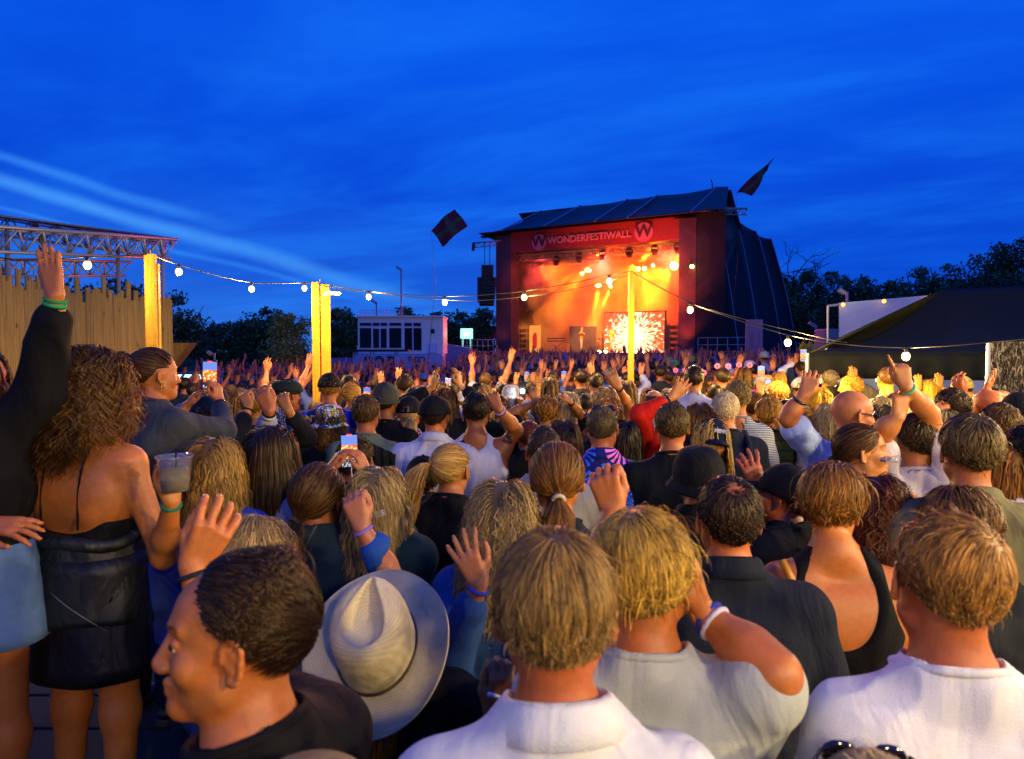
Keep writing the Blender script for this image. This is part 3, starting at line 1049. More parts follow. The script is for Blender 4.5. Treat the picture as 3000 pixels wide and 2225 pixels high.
    if skirt:
        zl, zu, wdn = skirt[1:4]
        n_ = 30; a = np.arange(n_) * 2 * PI / n_
        rows = []
        for q in np.linspace(0, 1, 9):
            z = zu + (zl - zu) * q; wv = 1 + wdn * q + .02 * np.sin(a * 7 + q * 3) * q
            rows.append(np.stack([Lx(.93) + .200 * wv * np.cos(a) * (1 - .10 * (1 - q)), by + .142 * wv * np.sin(a), z + 0 * a], -1))
        MB().grid(np.stack(rows), wrap=True).build('skirt', cloth(skirt[0], skirt[4]), t, True, solid=.006)
    else:
        b = MB()
        for sx in (-1, 1):
            b.tube([(Lx(.9) + sx * .085, by, .99 * kb), (Lx(.9) + sx * .09, by, .86 * kb), (Lx(.9) + sx * .10, by + .01, .5 * kb), (Lx(.9) + sx * .105, by - .005, .08)], [.098, .102, .072, .058], 10)
        b.build('trousers', tm, t, True)
    for sx in (-1, 1): MB().ball((Lx(.9) + sx * .11, by + .05, .045), (.045, .13, .045), 10, 6).build('shoe', mat('shoe', rgb('15151a'), .5), t, True)
    # ---- hair
    hlist = []
    if hair and hair[0] not in ('bald',):
        st, c1, c2 = hair[:3]; o = dict(hair[3]) if len(hair) > 3 else {}
        g = Rh.T @ A3(0, 0, -1)
        o['g'] = g
        long_ = st in ('long', 'wavy', 'curly')
        hh = max(.004, min(d / 300, .011))
        th = o.get('thick', {'short': .014, 'buzz': .002, 'tie': .010}.get(st, .020))
        o['thick'] = th
        f = Field(A3(-.13, -.17, -.16), A3(.13, .15, .17), hh)
        f.add(ell(CR_C, CR_R + (.003 + th * .35)), .01)
        # cut the face and below the hairline
        g3 = np.meshgrid(*f.ax, indexing='ij'); P = np.stack([q - c_ for q, c_ in zip(g3, CR_C)], -1)
        az = np.degrees(np.arctan2(P[..., 1], np.abs(P[..., 0]))); nrm = np.linalg.norm(P, axis=-1) + 1e-6
        dz = (np.interp(az, HL_A, HL_Z) + o.get('hl', 0) * np.clip((az - 5) / 40, 0, 1) - P[..., 2] / nrm) * .09
        if o.get('bald'):
            dz = np.maximum(dz, np.where(P[..., 1] / nrm > -.9, (P[..., 2] / nrm - .55) * .09, -1))
        f.F = np.maximum(f.F, dz.astype(np.float32))
        if o.get('patch'): f.cut(ell(CR_C + unit(A3(*o['whorl'])) * CR_R * 1.12, (.030, .032, .028)), .006)
        V, Q = f.mesh()
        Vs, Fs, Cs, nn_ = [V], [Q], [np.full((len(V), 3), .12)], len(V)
        near_ = max(d, .8)
        wpx = max(.0010, near_ / 683 * .80)
        n0 = {'short': 5200, 'buzz': 4200, 'tie': 3600}.get(st, 4200)
        N = int(np.clip(n0 * 2.1 / near_ ** 1.35 * o.get('dens', 1), 160, 13000))
        if d > 11: N = 90
        if d <= 14:
            if st == 'tie':
                P, shd = grow('tie', N, int(abs(x)), o); T = A3(*o['tie'])
                specs = [(P, shd, CR_C, wpx, .7)]
                tl = o.get('tail', .25)
                if tl:
                    Pt, st2 = tail(T, unit(T - CR_C) * .9 + g * .2, g, tl, int(N * .45), o.get('tr', .020), int(abs(x)) + 2, o.get('wave', .005), o.get('wl', .09))
                    specs.append((Pt, st2, T + A3(0, .05, -.1), wpx, .4))
                if o.get('bun'):
                    rb = o['bun']; r_ = np.random.default_rng(int(abs(x))); nb_ = int(N * .5)
                    ax_ = unit(r_.normal(size=(nb_, 3)) * .55 + unit(T - CR_C)); u = unit(np.cross(ax_, r_.normal(size=(nb_, 3)))); v_ = np.cross(ax_, u)
                    aa = np.linspace(0, 4.2, 10)[None, :, None]
                    cc = T + unit(T - CR_C) * rb * .7
                    Pb = cc + (u[:, None] * np.cos(aa) + v_[:, None] * np.sin(aa)) * rb * (.75 + .35 * r_.random((nb_, 1, 1)))
                    specs.append((Pb, r_.random(nb_), cc, wpx * 1.3, .8))
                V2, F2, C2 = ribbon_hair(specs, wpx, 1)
            else:
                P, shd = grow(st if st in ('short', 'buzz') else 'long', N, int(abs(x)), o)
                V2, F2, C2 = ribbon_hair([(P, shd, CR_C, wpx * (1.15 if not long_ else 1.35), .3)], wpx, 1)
                if long_ and d > 1.5:       # an inner volume so that nothing shows through
                    pass
            Vs.append(V2); Fs.append(F2 + nn_); Cs.append(C2)
        elif long_:
            f = Field(A3(-.15, -.2, -.45), A3(.15, .15, .1), .012)
            e = g * o['len'] * .8
            f.add(cap(A3(0, -.05, .0), A3(0, -.05, 0) + e, .085, .06), .02)
            V2, F2 = f.mesh(); Vs.append(V2); Fs.append(F2 + nn_); Cs.append(np.full((len(V2), 3), .4))
        V = np.concatenate(Vs) @ Rh.T + hp
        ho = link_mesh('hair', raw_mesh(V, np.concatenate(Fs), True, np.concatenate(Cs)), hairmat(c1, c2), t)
        if o.get('scrunch'):
            T = A3(*o['tie']); q = T + unit(T - CR_C) * .012
            pts = np.array(loop_tube(q, unit(T - CR_C), .017, .006, 16)) @ Rh.T + hp
            MB().tube(pts, .007, 7).build('hair_tie', mat('tie' + o['scrunch'], rgb(o['scrunch']), .8), ho, True)
    M = Matrix([list(r) for r in Rh]).to_4x4(); M.translation = Vector(hp)
    if hatk: hat(hatk[0], hatk[1], t, Rh, hp, d < 5)
    # ---- eyes
    if face:
        for sx in (-1, 1):
            e = MB().ball((sx * .031, .0735, .002), .0125, 14, 10).build('eye', mat('eye_white', rgb('d8d0c8'), .2), t, True); e.matrix_local = M
            ir = MB().ball((sx * .031 + o_(ex, 'look', (0, 0))[0] * .004, .0822, .002), (.0062, .0055, .0062), 12, 8).build('iris', mat('iris', rgb('1d130c'), .15), e, True)
            P = []
            for q in range(60):
                u = q / 59
                b0 = A3(sx * (.012 + .036 * u), .0905 - .017 * u ** 2, .0235 + .006 * math.sin(u * 2.6)); r_ = rng.normal(0, .0012, 3)
                P.append([b0 + r_ + A3(sx * .008, -.001, .001) * tt for tt in (0, .5, 1)])
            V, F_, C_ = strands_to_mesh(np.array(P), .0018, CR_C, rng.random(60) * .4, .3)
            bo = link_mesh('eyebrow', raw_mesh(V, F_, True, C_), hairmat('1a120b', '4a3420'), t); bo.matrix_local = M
            lid = MB().ball((sx * .031, .0728, .0052), (.0142, .0135, .0112), 16, 10)
            lo_ = lid.build('eyelid', skin(sk), t, True); lo_.matrix_local = M
        if o_(ex, 'open'):
            mo = MB().ball((0, .086, -.071), (.016, .008, .009), 14, 8).build('mouth', mat('mouth_in', rgb('3a0f0c'), .5), t, True); mo.matrix_local = M
            te = MB().ball((0, .0885, -.0665), (.013, .007, .0035), 14, 8).build('teeth', mat('teeth', rgb('e8e2d4'), .3), t, True); te.matrix_local = M
    # ---- things worn
    for e in ex:
        kx = e[0]
        if kx == 'sunhead' or kx == 'sunglass':
            z, y, tip = (.078, .072, -.5) if kx == 'sunhead' else (.004, .094, 0.0)
            if kx == 'sunhead': z, y = .098, .045
            b = MB()
            for sx in (-1, 1):
                b.ball((sx * .034, y + .006, z), (.028, .006, .021), 12, 8)
                b.tube([(sx * .062, y + .002, z + .006), (sx * .080, y - .03, z + .004), (sx * .082, y - .10, z + (.002 if kx == 'sunglass' else -.03))], .0035, 6)
            b.tube([(-.012, y + .01, z + .004), (.012, y + .01, z + .004)], .003, 5)
            q = b.build('sunglasses', mat('dark_lens', rgb('120c0a'), .08, spec=.8), t, True); q.matrix_local = M
        elif kx == 'band':
            S, E, T, arm, am = parts_arm[e[1]]
            u = unit(T - E)
            for i_, cc in enumerate(e[2:]):
                c = T - u * (.012 + .014 * i_)
                MB().tube(loop_tube(c, u, .0305 * am + .001 * i_, .004), .0055, 7).build('wristband', cloth(cc), t, True)
        elif kx == 'watch':
            S, E, T, arm, am = parts_arm[e[1]]; u = unit(T - E)
            MB().tube(loop_tube(T - u * .03, u, .032 * am, .004), .0075, 8).build('watch', mat('watch', rgb('0c0c10'), .2), t, True)
        elif kx == 'earring':
            for sx in (-1, 1):
                q = MB().tube(loop_tube(A3(sx * .088, .004, -.052), A3(1, .6, 0), .012, .002), .0022, 6).build('earring', mat('gold', rgb('d8a540'), .25, 1.0), t, True); q.matrix_local = M
        elif kx == 'choker':
            MB().tube(loop_tube(nb + A3(0, .006, .035), A3(0, -.25, 1), .066, .003, 24), .0032, 6).build('necklace', mat('silver', rgb('c0c0c0'), .3, 1.0), t, True)
        elif kx == 'ring':
            q = hands[e[1]][4 if len(e) < 3 else e[2]][0]
            mm = q[1] + (q[2] - q[1]) * .5
            MB().tube(loop_tube(mm, q[2] - q[1], .0098, .002), .002, 6).build('ring', mat('gold', rgb('d8a540'), .25, 1.0), t, True)
        elif kx == 'stubble':
            D = unit(rng.normal(size=(9000, 3))); D = D[(D[:, 2] < -.15) & (D[:, 1] > -.2) & (D[:, 2] > -.97)]
            P = []
            q0 = A3(0, .022, -.048) + D * A3(.059, .067, .076); P = np.stack([q0, q0 + D * .0035 + A3(0, 0, -.002)], 1)
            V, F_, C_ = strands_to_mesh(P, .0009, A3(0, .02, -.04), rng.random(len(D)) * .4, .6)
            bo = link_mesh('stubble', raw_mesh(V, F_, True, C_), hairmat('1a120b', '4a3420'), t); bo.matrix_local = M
        elif kx == 'beard':
            D = unit(rng.normal(size=(4000, 3))); D = D[(D[:, 2] < -.25) & (D[:, 1] > -.1) & (D[:, 2] > -.95)]
            D = D[:900]; q0 = A3(0, .028, -.045) + D * A3(.062, .064, .078); P = np.stack([q0, q0 + D * .008 + A3(0, 0, -.004), q0 + D * .012 + A3(0, 0, -.012)], 1)
            V, F_, C_ = strands_to_mesh(P, .004, A3(0, .02, -.04), rng.random(len(D)), .3)
            bo = link_mesh('beard', raw_mesh(V, F_, True, C_), hairmat(e[1], e[2]), t); bo.matrix_local = M
    t['_arm'] = 0
    del t['_arm']
    STAT.append((label, round(d, 2), round(H, 2), round(z0, 2)))
    W = Matrix.Rotation(rad(-byaw), 4, 'Z'); W.translation = (hc.x, hc.y, z0)
    return dict(t=t, arms=parts_arm, hands=hands, Rh=Rh, hp=hp, nb=nb, by=by, kb=kb, W=W, d=d, M=M, top=topo, wn=wn)


def o_(ex, key, default=None):
    for e in ex:
        if e[0] == key: return e[1] if len(e) > 1 else True
    return default
# ---------------------------------------------------------------- ground
def groundcol(k, v):
    a = k.noise(v, .35, 6, .65); b = k.noise(v, 9, 4, .7)
    c = k.mix(k.ramp(a, [(.35, (0, 0, 0)), (.65, (1, 1, 1))]), rgb('3a3a20'), rgb('4c4230'))
    return k.mix(k.m('MULTIPLY', b, .5), c, rgb('23240f'))


gx = np.r_[-700, -300, -100, np.linspace(-45, 45, 61), 100, 300, 700]; gy = np.r_[-300, -80, np.linspace(-10, 60, 71), 120, 300, 700, 1500]
GX, GY = np.meshgrid(gx, gy, indexing='ij')
g = MB().grid(np.stack([GX, GY, np.vectorize(zg)(GX, GY)], -1)).build('ground', custom('trampled_grass', groundcol, .95))
tag(g, 'trampled dark grass field under the crowd', 'ground', kind='structure')

WOOD = None


def woodcol(c1, c2, sx=18, sz=.7):
    def f(k, v):
        vv = k.v('MULTIPLY', v, (sx, sx, sz))
        a = k.noise(vv, 2.0, 6, .65, 1.2); b = k.noise(v, 3.0, 3, .5)
        c = k.mix(k.ramp(a, [(.3, (0, 0, 0)), (.7, (1, 1, 1))]), rgb(c1), rgb(c2))
        kn = k.n('ShaderNodeTexVoronoi', {'Vector': k.v('MULTIPLY', v, (9, 9, 2.2)), 'Scale': 1.0}).outputs[0]
        return k.mix(k.m('MULTIPLY', k.m('LESS_THAN', kn, .10), .75), k.mix(k.m('MULTIPLY', b, .35), c, rgb(c1)), rgb('3a2410'))
    return f


PINE = custom('new_pine', woodcol('a87a1c', 'e0b038', 22, .8), .65)
STEEL = mat('galvanised', rgb('9aa0a8'), .45, .35, var=.2)
DARKM = mat('black_metal', rgb('0d0e11'), .5, .3)
BLACKF = custom('black_tarpaulin', lambda k, v: k.mix(k.noise(v, 1.2, 4, .6), rgb('14161c'), rgb('22252e')), .7)
TENTB = custom('black_tent_cloth', lambda k, v: k.mix(k.noise(v, 1.8, 4, .6), rgb('070a07'), rgb('0f130d')), .75)
WHITEF = mat('white_tent_cloth', rgb('9fb0d8'), .7, var=.10, vscale=2)

# ---------------------------------------------------------------- string lights
GLOW = mat('lit_glass', (1, .8, .5), emit=(1, .66, .17), es=4.5)
SOCK = mat('bulb_socket', rgb('1a1a1a'), .5)
CABLE = mat('rubber_cable', rgb('15150f'), .45)


def bulb(x, y, d, label, grp, watt=70, r=.034, drop=.045, light=True, col=(1, .62, .20)):
    c = at(x, y, d)
    t = empty('light_bulb', c)
    tag(t, label, 'light bulb', grp)
    MB().ball((0, 0, 0), (r, r, r * 1.15), 14, 10).build('globe', GLOW, t, True)
    MB().tube([(0, 0, r * .9), (0, 0, r * .9 + drop)], .016, 8).build('socket', SOCK, t, True)
    if light:
        l = bpy.data.lights.new('bulb_light', 'POINT'); l.energy = watt; l.color = col; l.shadow_soft_size = .05
        o = bpy.data.objects.new('bulb_light', l); o.location = c - Vector((0, 0, r + .07)); C.objects.link(o)
    return c + Vector((0, 0, r * .9 + drop))


def cable(pts, label, r=.006):
    pts = [Vector(p) for p in pts]; out = []
    for a, b in zip(pts[:-1], pts[1:]):
        L = (b - a).length
        for q in range(8):
            u = q / 8; p = a.lerp(b, u); p.z -= .022 * L * 4 * u * (1 - u) * .6; out.append(p)
    out.append(pts[-1])
    o = MB().tube(out, r, 6).build('light_cable', CABLE, None, True)
    tag(o, label, 'cable', 'cables the light bulbs hang from')


G1 = 'warm bulbs on the string over the crowd'
p1, p2, p3 = at(440, 745, 6.67), at(937, 830, 9.4), at(1850, 795, 8.1)
b0 = bulb(256, 777, 6.3, 'glowing bulb left of the first yellow post, above the palisade', G1)
cable([at(-260, 700, 6), at(40, 762, 6.15), b0, p1], 'thick cable running in from the left to the first yellow post')
b1 = bulb(524, 797, 7.1, 'glowing bulb just right of the first yellow post', G1, 80)
b2 = bulb(737, 847, 8.3, 'glowing bulb midway between the first and second yellow posts', G1, 110)
b3 = bulb(892, 845, 9.1, 'small glowing bulb just left of the double yellow post', G1, 45)
cable([p1, b1, b2, b3, p2], 'cable between the first yellow post and the double post')
b4 = bulb(1080, 870, 9.2, 'bright bulb over the white cabin, right of the double post', G1, 120)
b5 = bulb(1303, 886, 8.9, 'glowing bulb above the green lit sign', G1, 120)
b6 = bulb(1536, 871, 8.5, 'glowing bulb against the left part of the stage', G1, 120)
b7 = bulb(1785, 824, 8.2, 'glowing bulb left of the thin post in front of the stage', G1, 120)
cable([p2, b4, b5, b6, b7, p3], 'upper cable between the double post and the thin post')
cable([p2 + Vector((0, 0, -.03)), b4 + Vector((.1, 0, -.02)), b5 + Vector((.3, 0, -.06)), b6 + Vector((.4, 0, -.02)), p3 + Vector((0, 0, -.04))], 'lower doubled cable between the double post and the thin post', .005)
b8 = bulb(2022, 908, 7.6, 'glowing bulb against the dark right side of the stage', G1, 120)
b9 = bulb(2308, 1004, 6.9, 'big bright bulb beside the pink sign', G1, 120)
b10 = bulb(2654, 1044, 6.0, 'bulb hanging in front of the black tent above the pointing finger', G1, 90)
cable([p3, b8, b9, at(2480, 1010, 6.5), b10, at(2900, 1003, 5.4), at(3150, 975, 4.8)], 'long sagging cable from the thin post to the right edge')
cable([p3, b8 + Vector((.05, 0, -.02)), b9 + Vector((.1, 0, .03)), at(2480, 1004, 6.5)], 'second cable twisted along the sagging run to the right', .005)
G2 = 'small bulbs along the valance of the black tent'
tp = []
for i, (x, y) in enumerate([(2406, 1113), (2485, 1122), (2513, 1130), (2573, 1112), (2687, 1125)]):
    tp.append(bulb(x, y, 8.15, ['leftmost bulb under the tent valance, behind the hand with the watch', 'second bulb from the left under the tent valance', 'lowest bulb under the tent valance, third from the left', 'fourth bulb under the tent valance, left of the pointing hand', 'rightmost bulb under the tent valance'][i], G2, 60, .03, col=(1, .66, .16)))
cable([at(2375, 1098, 8.15)] + tp + [at(2800, 1112, 8.15)], 'thin cable along the lower edge of the black tent', .004)
G3 = 'small amber lamps on the edge of the white tent'
AMB = mat('amber_glass', (1, .5, .1), emit=(1, .35, .03), es=5)
for i, (x, y) in enumerate([(2470, 893), (2590, 883), (2725, 871)]):
    t = empty('tent_lamp', at(x, y, 11.4)); tag(t, ['amber lamp at the left corner of the white tent', 'amber lamp in the middle of the white tent edge', 'amber lamp near the peak of the black tent'][i], 'lamp', G3)
    MB().ball((0, 0, 0), .032, 10, 7).build('globe', AMB, t, True); MB().tube([(0, 0, .02), (0, 0, .06)], .014, 6).build('socket', SOCK, t)
# the same string goes on round the square behind the photographer
G4 = 'bulbs of the string that runs on behind the photographer'
back = [(-3.3, 1.2, 2.95), (-2.2, -.9, 2.75), (.7, -1.3, 2.75), (2.3, -.8, 2.85), (3.9, .5, 2.8), (4.7, 2.3, 2.75), (4.9, 4.2, 2.7)]
cp = []
for i, (x, y, z) in enumerate(back):
    c = Vector((x, y, z)); t = empty('light_bulb', c); tag(t, 'bulb behind the photographer, %s along the string' % ['first', 'second', 'third', 'fourth', 'fifth', 'sixth', 'seventh'][i], 'light bulb', G4)
    MB().ball((0, 0, 0), (.034, .034, .04), 12, 8).build('globe', GLOW, t, True); MB().tube([(0, 0, .03), (0, 0, .08)], .016, 8).build('socket', SOCK, t)
    l = bpy.data.lights.new('bulb_light', 'POINT'); l.energy = (6, 24, 130, 290, 440, 420, 300)[i]; l.color = (1, .72, .34); l.shadow_soft_size = .09
    o = bpy.data.objects.new('bulb_light', l); o.location = c - Vector((0, 0, .11)); C.objects.link(o); cp.append(c + Vector((0, 0, .08)))
cable([at(-260, 700, 6)] + cp + [at(3150, 975, 4.8)], 'cable that closes the square behind the photographer')


def post(x0, top, bot, d, w_, label, n=1, lean=0.0):
    t = empty('wooden_post', (at(x0, top, d).x, at(x0, top, d).y, 0)); tag(t, label, 'post', 'wooden posts carrying the string lights')
    z = at(x0, top, d).z
    for i in range(n):
        off = (i - (n - 1) / 2) * (w_ + .022)
        MB().box((off, .0 + .02 * i, (z - .02 * i) / 2 - .2), (w_, .05, z - .02 * i + .4)).build('plank', PINE, t, bevel=.003)
        MB().box((off + w_ * .1, .052 + .02 * i, (z - .02 * i) / 2 - .04), (w_ * .9, .045, z - .1)).build('back_plank', PINE, t, bevel=.003)
    MB().tube([(0, 0, z), (0, 0, z + .04)], .006, 6).build('hook', STEEL, t)
    return t


post(440, 745, 1030, 6.67, .10, 'yellow-lit wooden post left, behind the woman with the bun')
pp = post(937, 828, 1180, 9.4, .10, 'double yellow-lit wooden post with a white lamp fixed to it', 2)
post(1850, 797, 1240, 8.1, .065, 'thin wooden post in front of the stage')
t = empty('flood_lamp', at(972, 860, 9.3)); tag(t, 'white flat lamp housing bolted to the double post', 'lamp')
MB().box((0, 0, 0), (.17, .12, .045)).build('housing', mat('white_plastic', rgb('d8d4c4'), .35), t, bevel=.015)
MB().tube([(-.12, .03, -.02), (-.05, 0, 0)], .02, 8).build('bracket', STEEL, t)
MB().ball((.07, 0, .0), (.06, .05, .03), 12, 8).build('lens', mat('white_plastic', rgb('d8d4c4')), t, True)

# ---------------------------------------------------------------- palisade and truss roof on the left
b = MB(); r_ = np.random.default_rng(11)
a0, a1 = at(-330, 900, 9.2), at(498, 900, 12.6)
nlog = 96
for i in range(nlog):
    u = i / (nlog - 1)
    p = a0.lerp(a1, u); p.z = 0
    h_ = 2.93 + .11 * math.sin(i * 1.9) + r_.normal(0, .06) + .16 * (i % 5 == 2) - .25 * u + .3
    rr = .040 + r_.random() * .012
    b.tube([(p.x + r_.normal(0, .004), p.y + r_.normal(0, .02), -.5), (p.x + r_.normal(0, .01), p.y, h_)], [rr, rr * .92], 7)
a2 = a1 + Vector((-1.7, 3.0, 0))
for i in range(40):
    p = a1.lerp(a2, i / 39); b.tube([(p.x, p.y, -.5), (p.x, p.y, 2.95 + r_.normal(0, .07))], .038, 6)
for z in (1.0, 2.2): b.tube([(a0.x, a0.y + .06, z), (a1.x, a1.y + .06, z)], .03, 6)
pal = b.build('palisade_fence', custom('weathered_logs', woodcol('7a6430', 'bc9a50', 30, .5), .85), None, True)
tag(pal, 'tall palisade of upright brown poles with a jagged top, on the left', 'fence')

t = empty('truss_roof', at(250, 700, 14)); o0 = t.location.copy(); tag(t, 'open aluminium truss roof structure above the palisade', 'roof structure')


def truss(A, B, hgt, n, r=.03, mtl=STEEL, name='truss', parent=None, org=None):
    A, B = Vector(A), Vector(B); b = MB(); up = Vector((0, 0, hgt))
    side = (B - A).cross(Vector((0, 0, 1))).normalized() * hgt * .5
    for o_ in (side, -side): b.tube([A + o_, B + o_], r, 6)
    b.tube([A - up, B - up], r, 6)
    for i in range(n):
        p, q = A.lerp(B, i / n), A.lerp(B, (i + 1) / n); m_ = (p + q) / 2 - up
        for o_ in (side, -side): b.tube([p + o_, m_], r * .55, 5); b.tube([m_, q + o_], r * .55, 5)
        b.tube([p + side, p - side], r * .5, 5)
    if org is not None: b.V = [v - np.array(org) for v in b.V]
    return b.build(name, mtl, parent, True)


truss(at(-300, 648, 9.8), at(500, 704, 14), .38, 12, .035, parent=t, org=o0)
truss(at(-300, 590, 14), at(500, 716, 19), .4, 12, .035, parent=t, org=o0)
truss(at(-150, 757, 11.0), at(365, 768, 15), .30, 10, .03, parent=t, org=o0)
for x, y0, d in ((345, 715, 14.2), (475, 705, 14.0), (120, 690, 13.0), (20, 660, 11.8)):
    p = at(x, y0, d); MB().tube([p - o0, Vector((p.x, p.y, 0)) - o0], .04, 8).build('pole', STEEL, t, True)
for x, y, d, x2, y2, d2 in ((500, 704, 14, 500, 716, 19), (300, 690, 13, 320, 690, 17.5), (80, 675, 11.8, 110, 660, 16)):
    MB().tube([at(x, y, d) - o0, at(x2, y2, d2) - o0], .03, 6).build('cross_tube', STEEL, t, True)
MB().prism([at(-300, 600, 10) - o0 + Vector((0, .3, .05)), at(480, 700, 14.2) - o0 + Vector((0, .3, .05)), at(480, 712, 18.6) - o0 + Vector((0, 0, .1)), at(-300, 600, 13.8) - o0], (0, 0, .03)).build('roof_sheet', mat('grey_sheet', rgb('565e70'), .5, var=.3), t)
# wooden shed end and lit stall strip
t = empty('wooden_shed', at(530, 1060, 16)); q0 = t.location.copy(); tag(t, 'slanting wooden board wall end right of the palisade', 'shed')
MB().prism([at(498, 1005, 15.9) - q0, at(556, 1005, 16) - q0, at(498, 1080, 16) - q0], (0, .4, 0)).build('board_wall', custom('weathered_logs', woodcol('4a3820', '7a6238')), t)
MB().box(Vector((-.35, .1, -1.1)), (.3, .3, 1.6)).build('base', custom('weathered_logs', woodcol('4a3820', '7a6238')), t)
for i, (xa, xb) in enumerate([(508, 546), (551, 592)]):
    t = empty('lit_stall', at((xa + xb) / 2, 1105, 24)); q0 = t.location.copy(); tag(t, ['food stall with a strip of cold white light, left one', 'food stall with a strip of cold white light, right one'][i], 'stall', 'stalls with cold white light')
    MB().prism([at(xa, 1098, 24) - q0, at(xb, 1098, 24) - q0, at(xb, 1111, 24) - q0, at(xa, 1111, 24) - q0], (0, .1, 0)).build('light_strip', mat('cold_strip', (.6, 1, 1), emit=(.45, .95, 1), es=2.2), t)
    MB().prism([at(xa - 5, 1092, 24) - q0, at(xb + 5, 1092, 24) - q0, at(xb + 5, 1098, 24) - q0, at(xa - 5, 1098, 24) - q0], (0, 2, 0)).build('awning', mat('awning', rgb('405058')), t)
    MB().box(Vector((0, .8, -.85)), (.45, 1.2, 1.3)).build('counter', mat('awning', rgb('405058')), t)


# ---------------------------------------------------------------- trees
def leafmat(c1, c2):
    key = 'leaf' + c1
    if key in MATS: return MATS[key]
    m_ = bpy.data.materials.new(key); m_.use_nodes = True
    k = NT(m_.node_tree); b = m_.node_tree.nodes['Principled BSDF']
    a = k.n('ShaderNodeVertexColor', layer_name='Col').outputs[0]
    m_.node_tree.links.new(k.mix(k.n('ShaderNodeSeparateColor', {0: a}).outputs[0], rgb(c1), rgb(c2)), b.inputs['Base Color'])
    b.inputs['Roughness'].default_value = .7
    MATS[key] = m_
    return m_


BARK = custom('bark', woodcol('2a221a', '463a2c', 6, 1.5), .9)


def tree(x, topy, d, wpx, seed, label, cols=('161f10', '38461e'), n=4200, leaf=None, sky=.0, group='trees beyond the field', low=.12, kind='tree'):
    r = np.random.default_rng(seed)
    top = at(x, topy, d); Hh = top.z; W = wpx / 2000 * d / 2
    t = empty(kind, (top.x, top.y, 0)); tag(t, label, 'tree', group)
    # limbs
    b = MB(); tips = []
    b.tube([(0, 0, -.6), (r.normal(0, .15), r.normal(0, .15), Hh * .3), (r.normal(0, .3), 0, Hh * .62)], [Hh * .03, Hh * .022, Hh * .01], 8)
    nb_ = 13
    for i in range(nb_):
        a = i * 2.4 + r.random(); z0 = Hh * (.22 + .4 * r.random()); e = Vector((math.cos(a) * W * (.5 + .4 * r.random()), math.sin(a) * W * .7, Hh * (.45 + .45 * r.random())))
        m_ = Vector((e.x * .5, e.y * .5, (z0 + e.z) / 2 - Hh * .03)); b.tube([(0, 0, z0), m_, e], [Hh * .012, Hh * .008, Hh * .003], 5); tips.append(np.array(e))
    b.build('trunk', BARK, t, True)
    # clumps inside an uneven crown
    nc = 46
    cl = []
    for i in range(nc):
        u = unit(r.normal(size=3)); rr = r.random() ** .45
        zc = Hh * (.56 + low * 0) ; c = np.array([u[0] * W * .86 * rr, u[1] * W * .8 * rr, Hh * .57 + u[2] * Hh * .36 * rr * (1 if u[2] > 0 else 1.25)])
        cl.append((c, (.16 + .16 * r.random()) * min(W, Hh * .5) + .25))
    cl.append((np.array([0, 0, Hh * .88]), .2 * min(W, Hh * .5)))
    lf = leaf or max(.16, d / 683 * 2.6)
    ci = r.integers(0, len(cl), n)
    cen = np.array([c for c, _ in cl])[ci]; rad_ = np.array([q for _, q in cl])[ci]
    u = unit(r.normal(size=(n, 3))); P = cen + u * (rad_ * (.55 + .55 * r.random(n)))[:, None] * np.array([1, 1, .75])
    P[:, 2] = np.maximum(P[:, 2], .3)
    a1_ = unit(r.normal(size=(n, 3))); a2_ = unit(np.cross(a1_, u + r.normal(0, .4, (n, 3))))
    sz = lf * (.5 + r.random(n))[:, None]
    V = np.stack([P - a1_ * sz * .6, P + a2_ * sz * .38, P + a1_ * sz * .7, P - a2_ * sz * .38], 1).reshape(-1, 3)
    F = np.arange(n * 4).reshape(-1, 4)
    sh = np.clip(.4 + .25 * r.normal(size=len(cl))[ci] + .2 * r.normal(size=n), 0, 1)
    link_mesh('crown', raw_mesh(V, F, False, np.repeat(sh, 4)[:, None] * np.ones((1, 3))), leafmat(*cols), t)
    return t


DKG = ('243018', '5a7036')
OLV_LIT = ('6a6420', 'c8a840')  # warm lamplight painted into the leaf colours, no lamp shines on them
K_ = 0
for x, y, d, w_, lab, cols in [
    (430, 875, 42, 190, 'round dark tree just behind the right end of the palisade', DKG), (520, 850, 48, 200, 'dark tree whose ragged crown leans out past the palisade', DKG),
    (620, 950, 62, 170, 'low dark tree in the dip left of the double post', DKG), (700, 945, 60, 170, 'second low dark tree in the dip left of the double post', DKG),
    (775, 888, 58, 190, 'tall spreading tree left of the double post', DKG), (850, 905, 52, 160, 'olive-brown tree touching the double post, lamplight in its leaf colour', OLV_LIT), (835, 990, 44, 130, 'lower yellow bush left of the double post, lamplight in its leaf colour', OLV_LIT),
    (985, 885, 55, 110, 'dark tree right behind the double post', DKG), (1030, 915, 60, 140, 'dark tree left of the white cabin', DKG),
    (1195, 890, 62, 170, 'dark tree behind the roof of the white cabin', DKG), (1275, 900, 60, 150, 'dark tree behind the right end of the cabin', DKG), (1345, 905, 62, 130, 'dark tree behind the green lit sign', DKG), (1405, 895, 60, 120, 'dark tree beside the hanging loudspeakers', DKG),
    (120, 800, 30, 300, 'tree seen through the truss roof, left one', DKG), (330, 790, 32, 260, 'tree seen through the truss roof, right one', DKG), (-60, 800, 34, 300, 'tree at the far left behind the palisade', DKG)]:
    K_ += 1; tree(x, y, d, w_, K_, lab, cols, 3600)
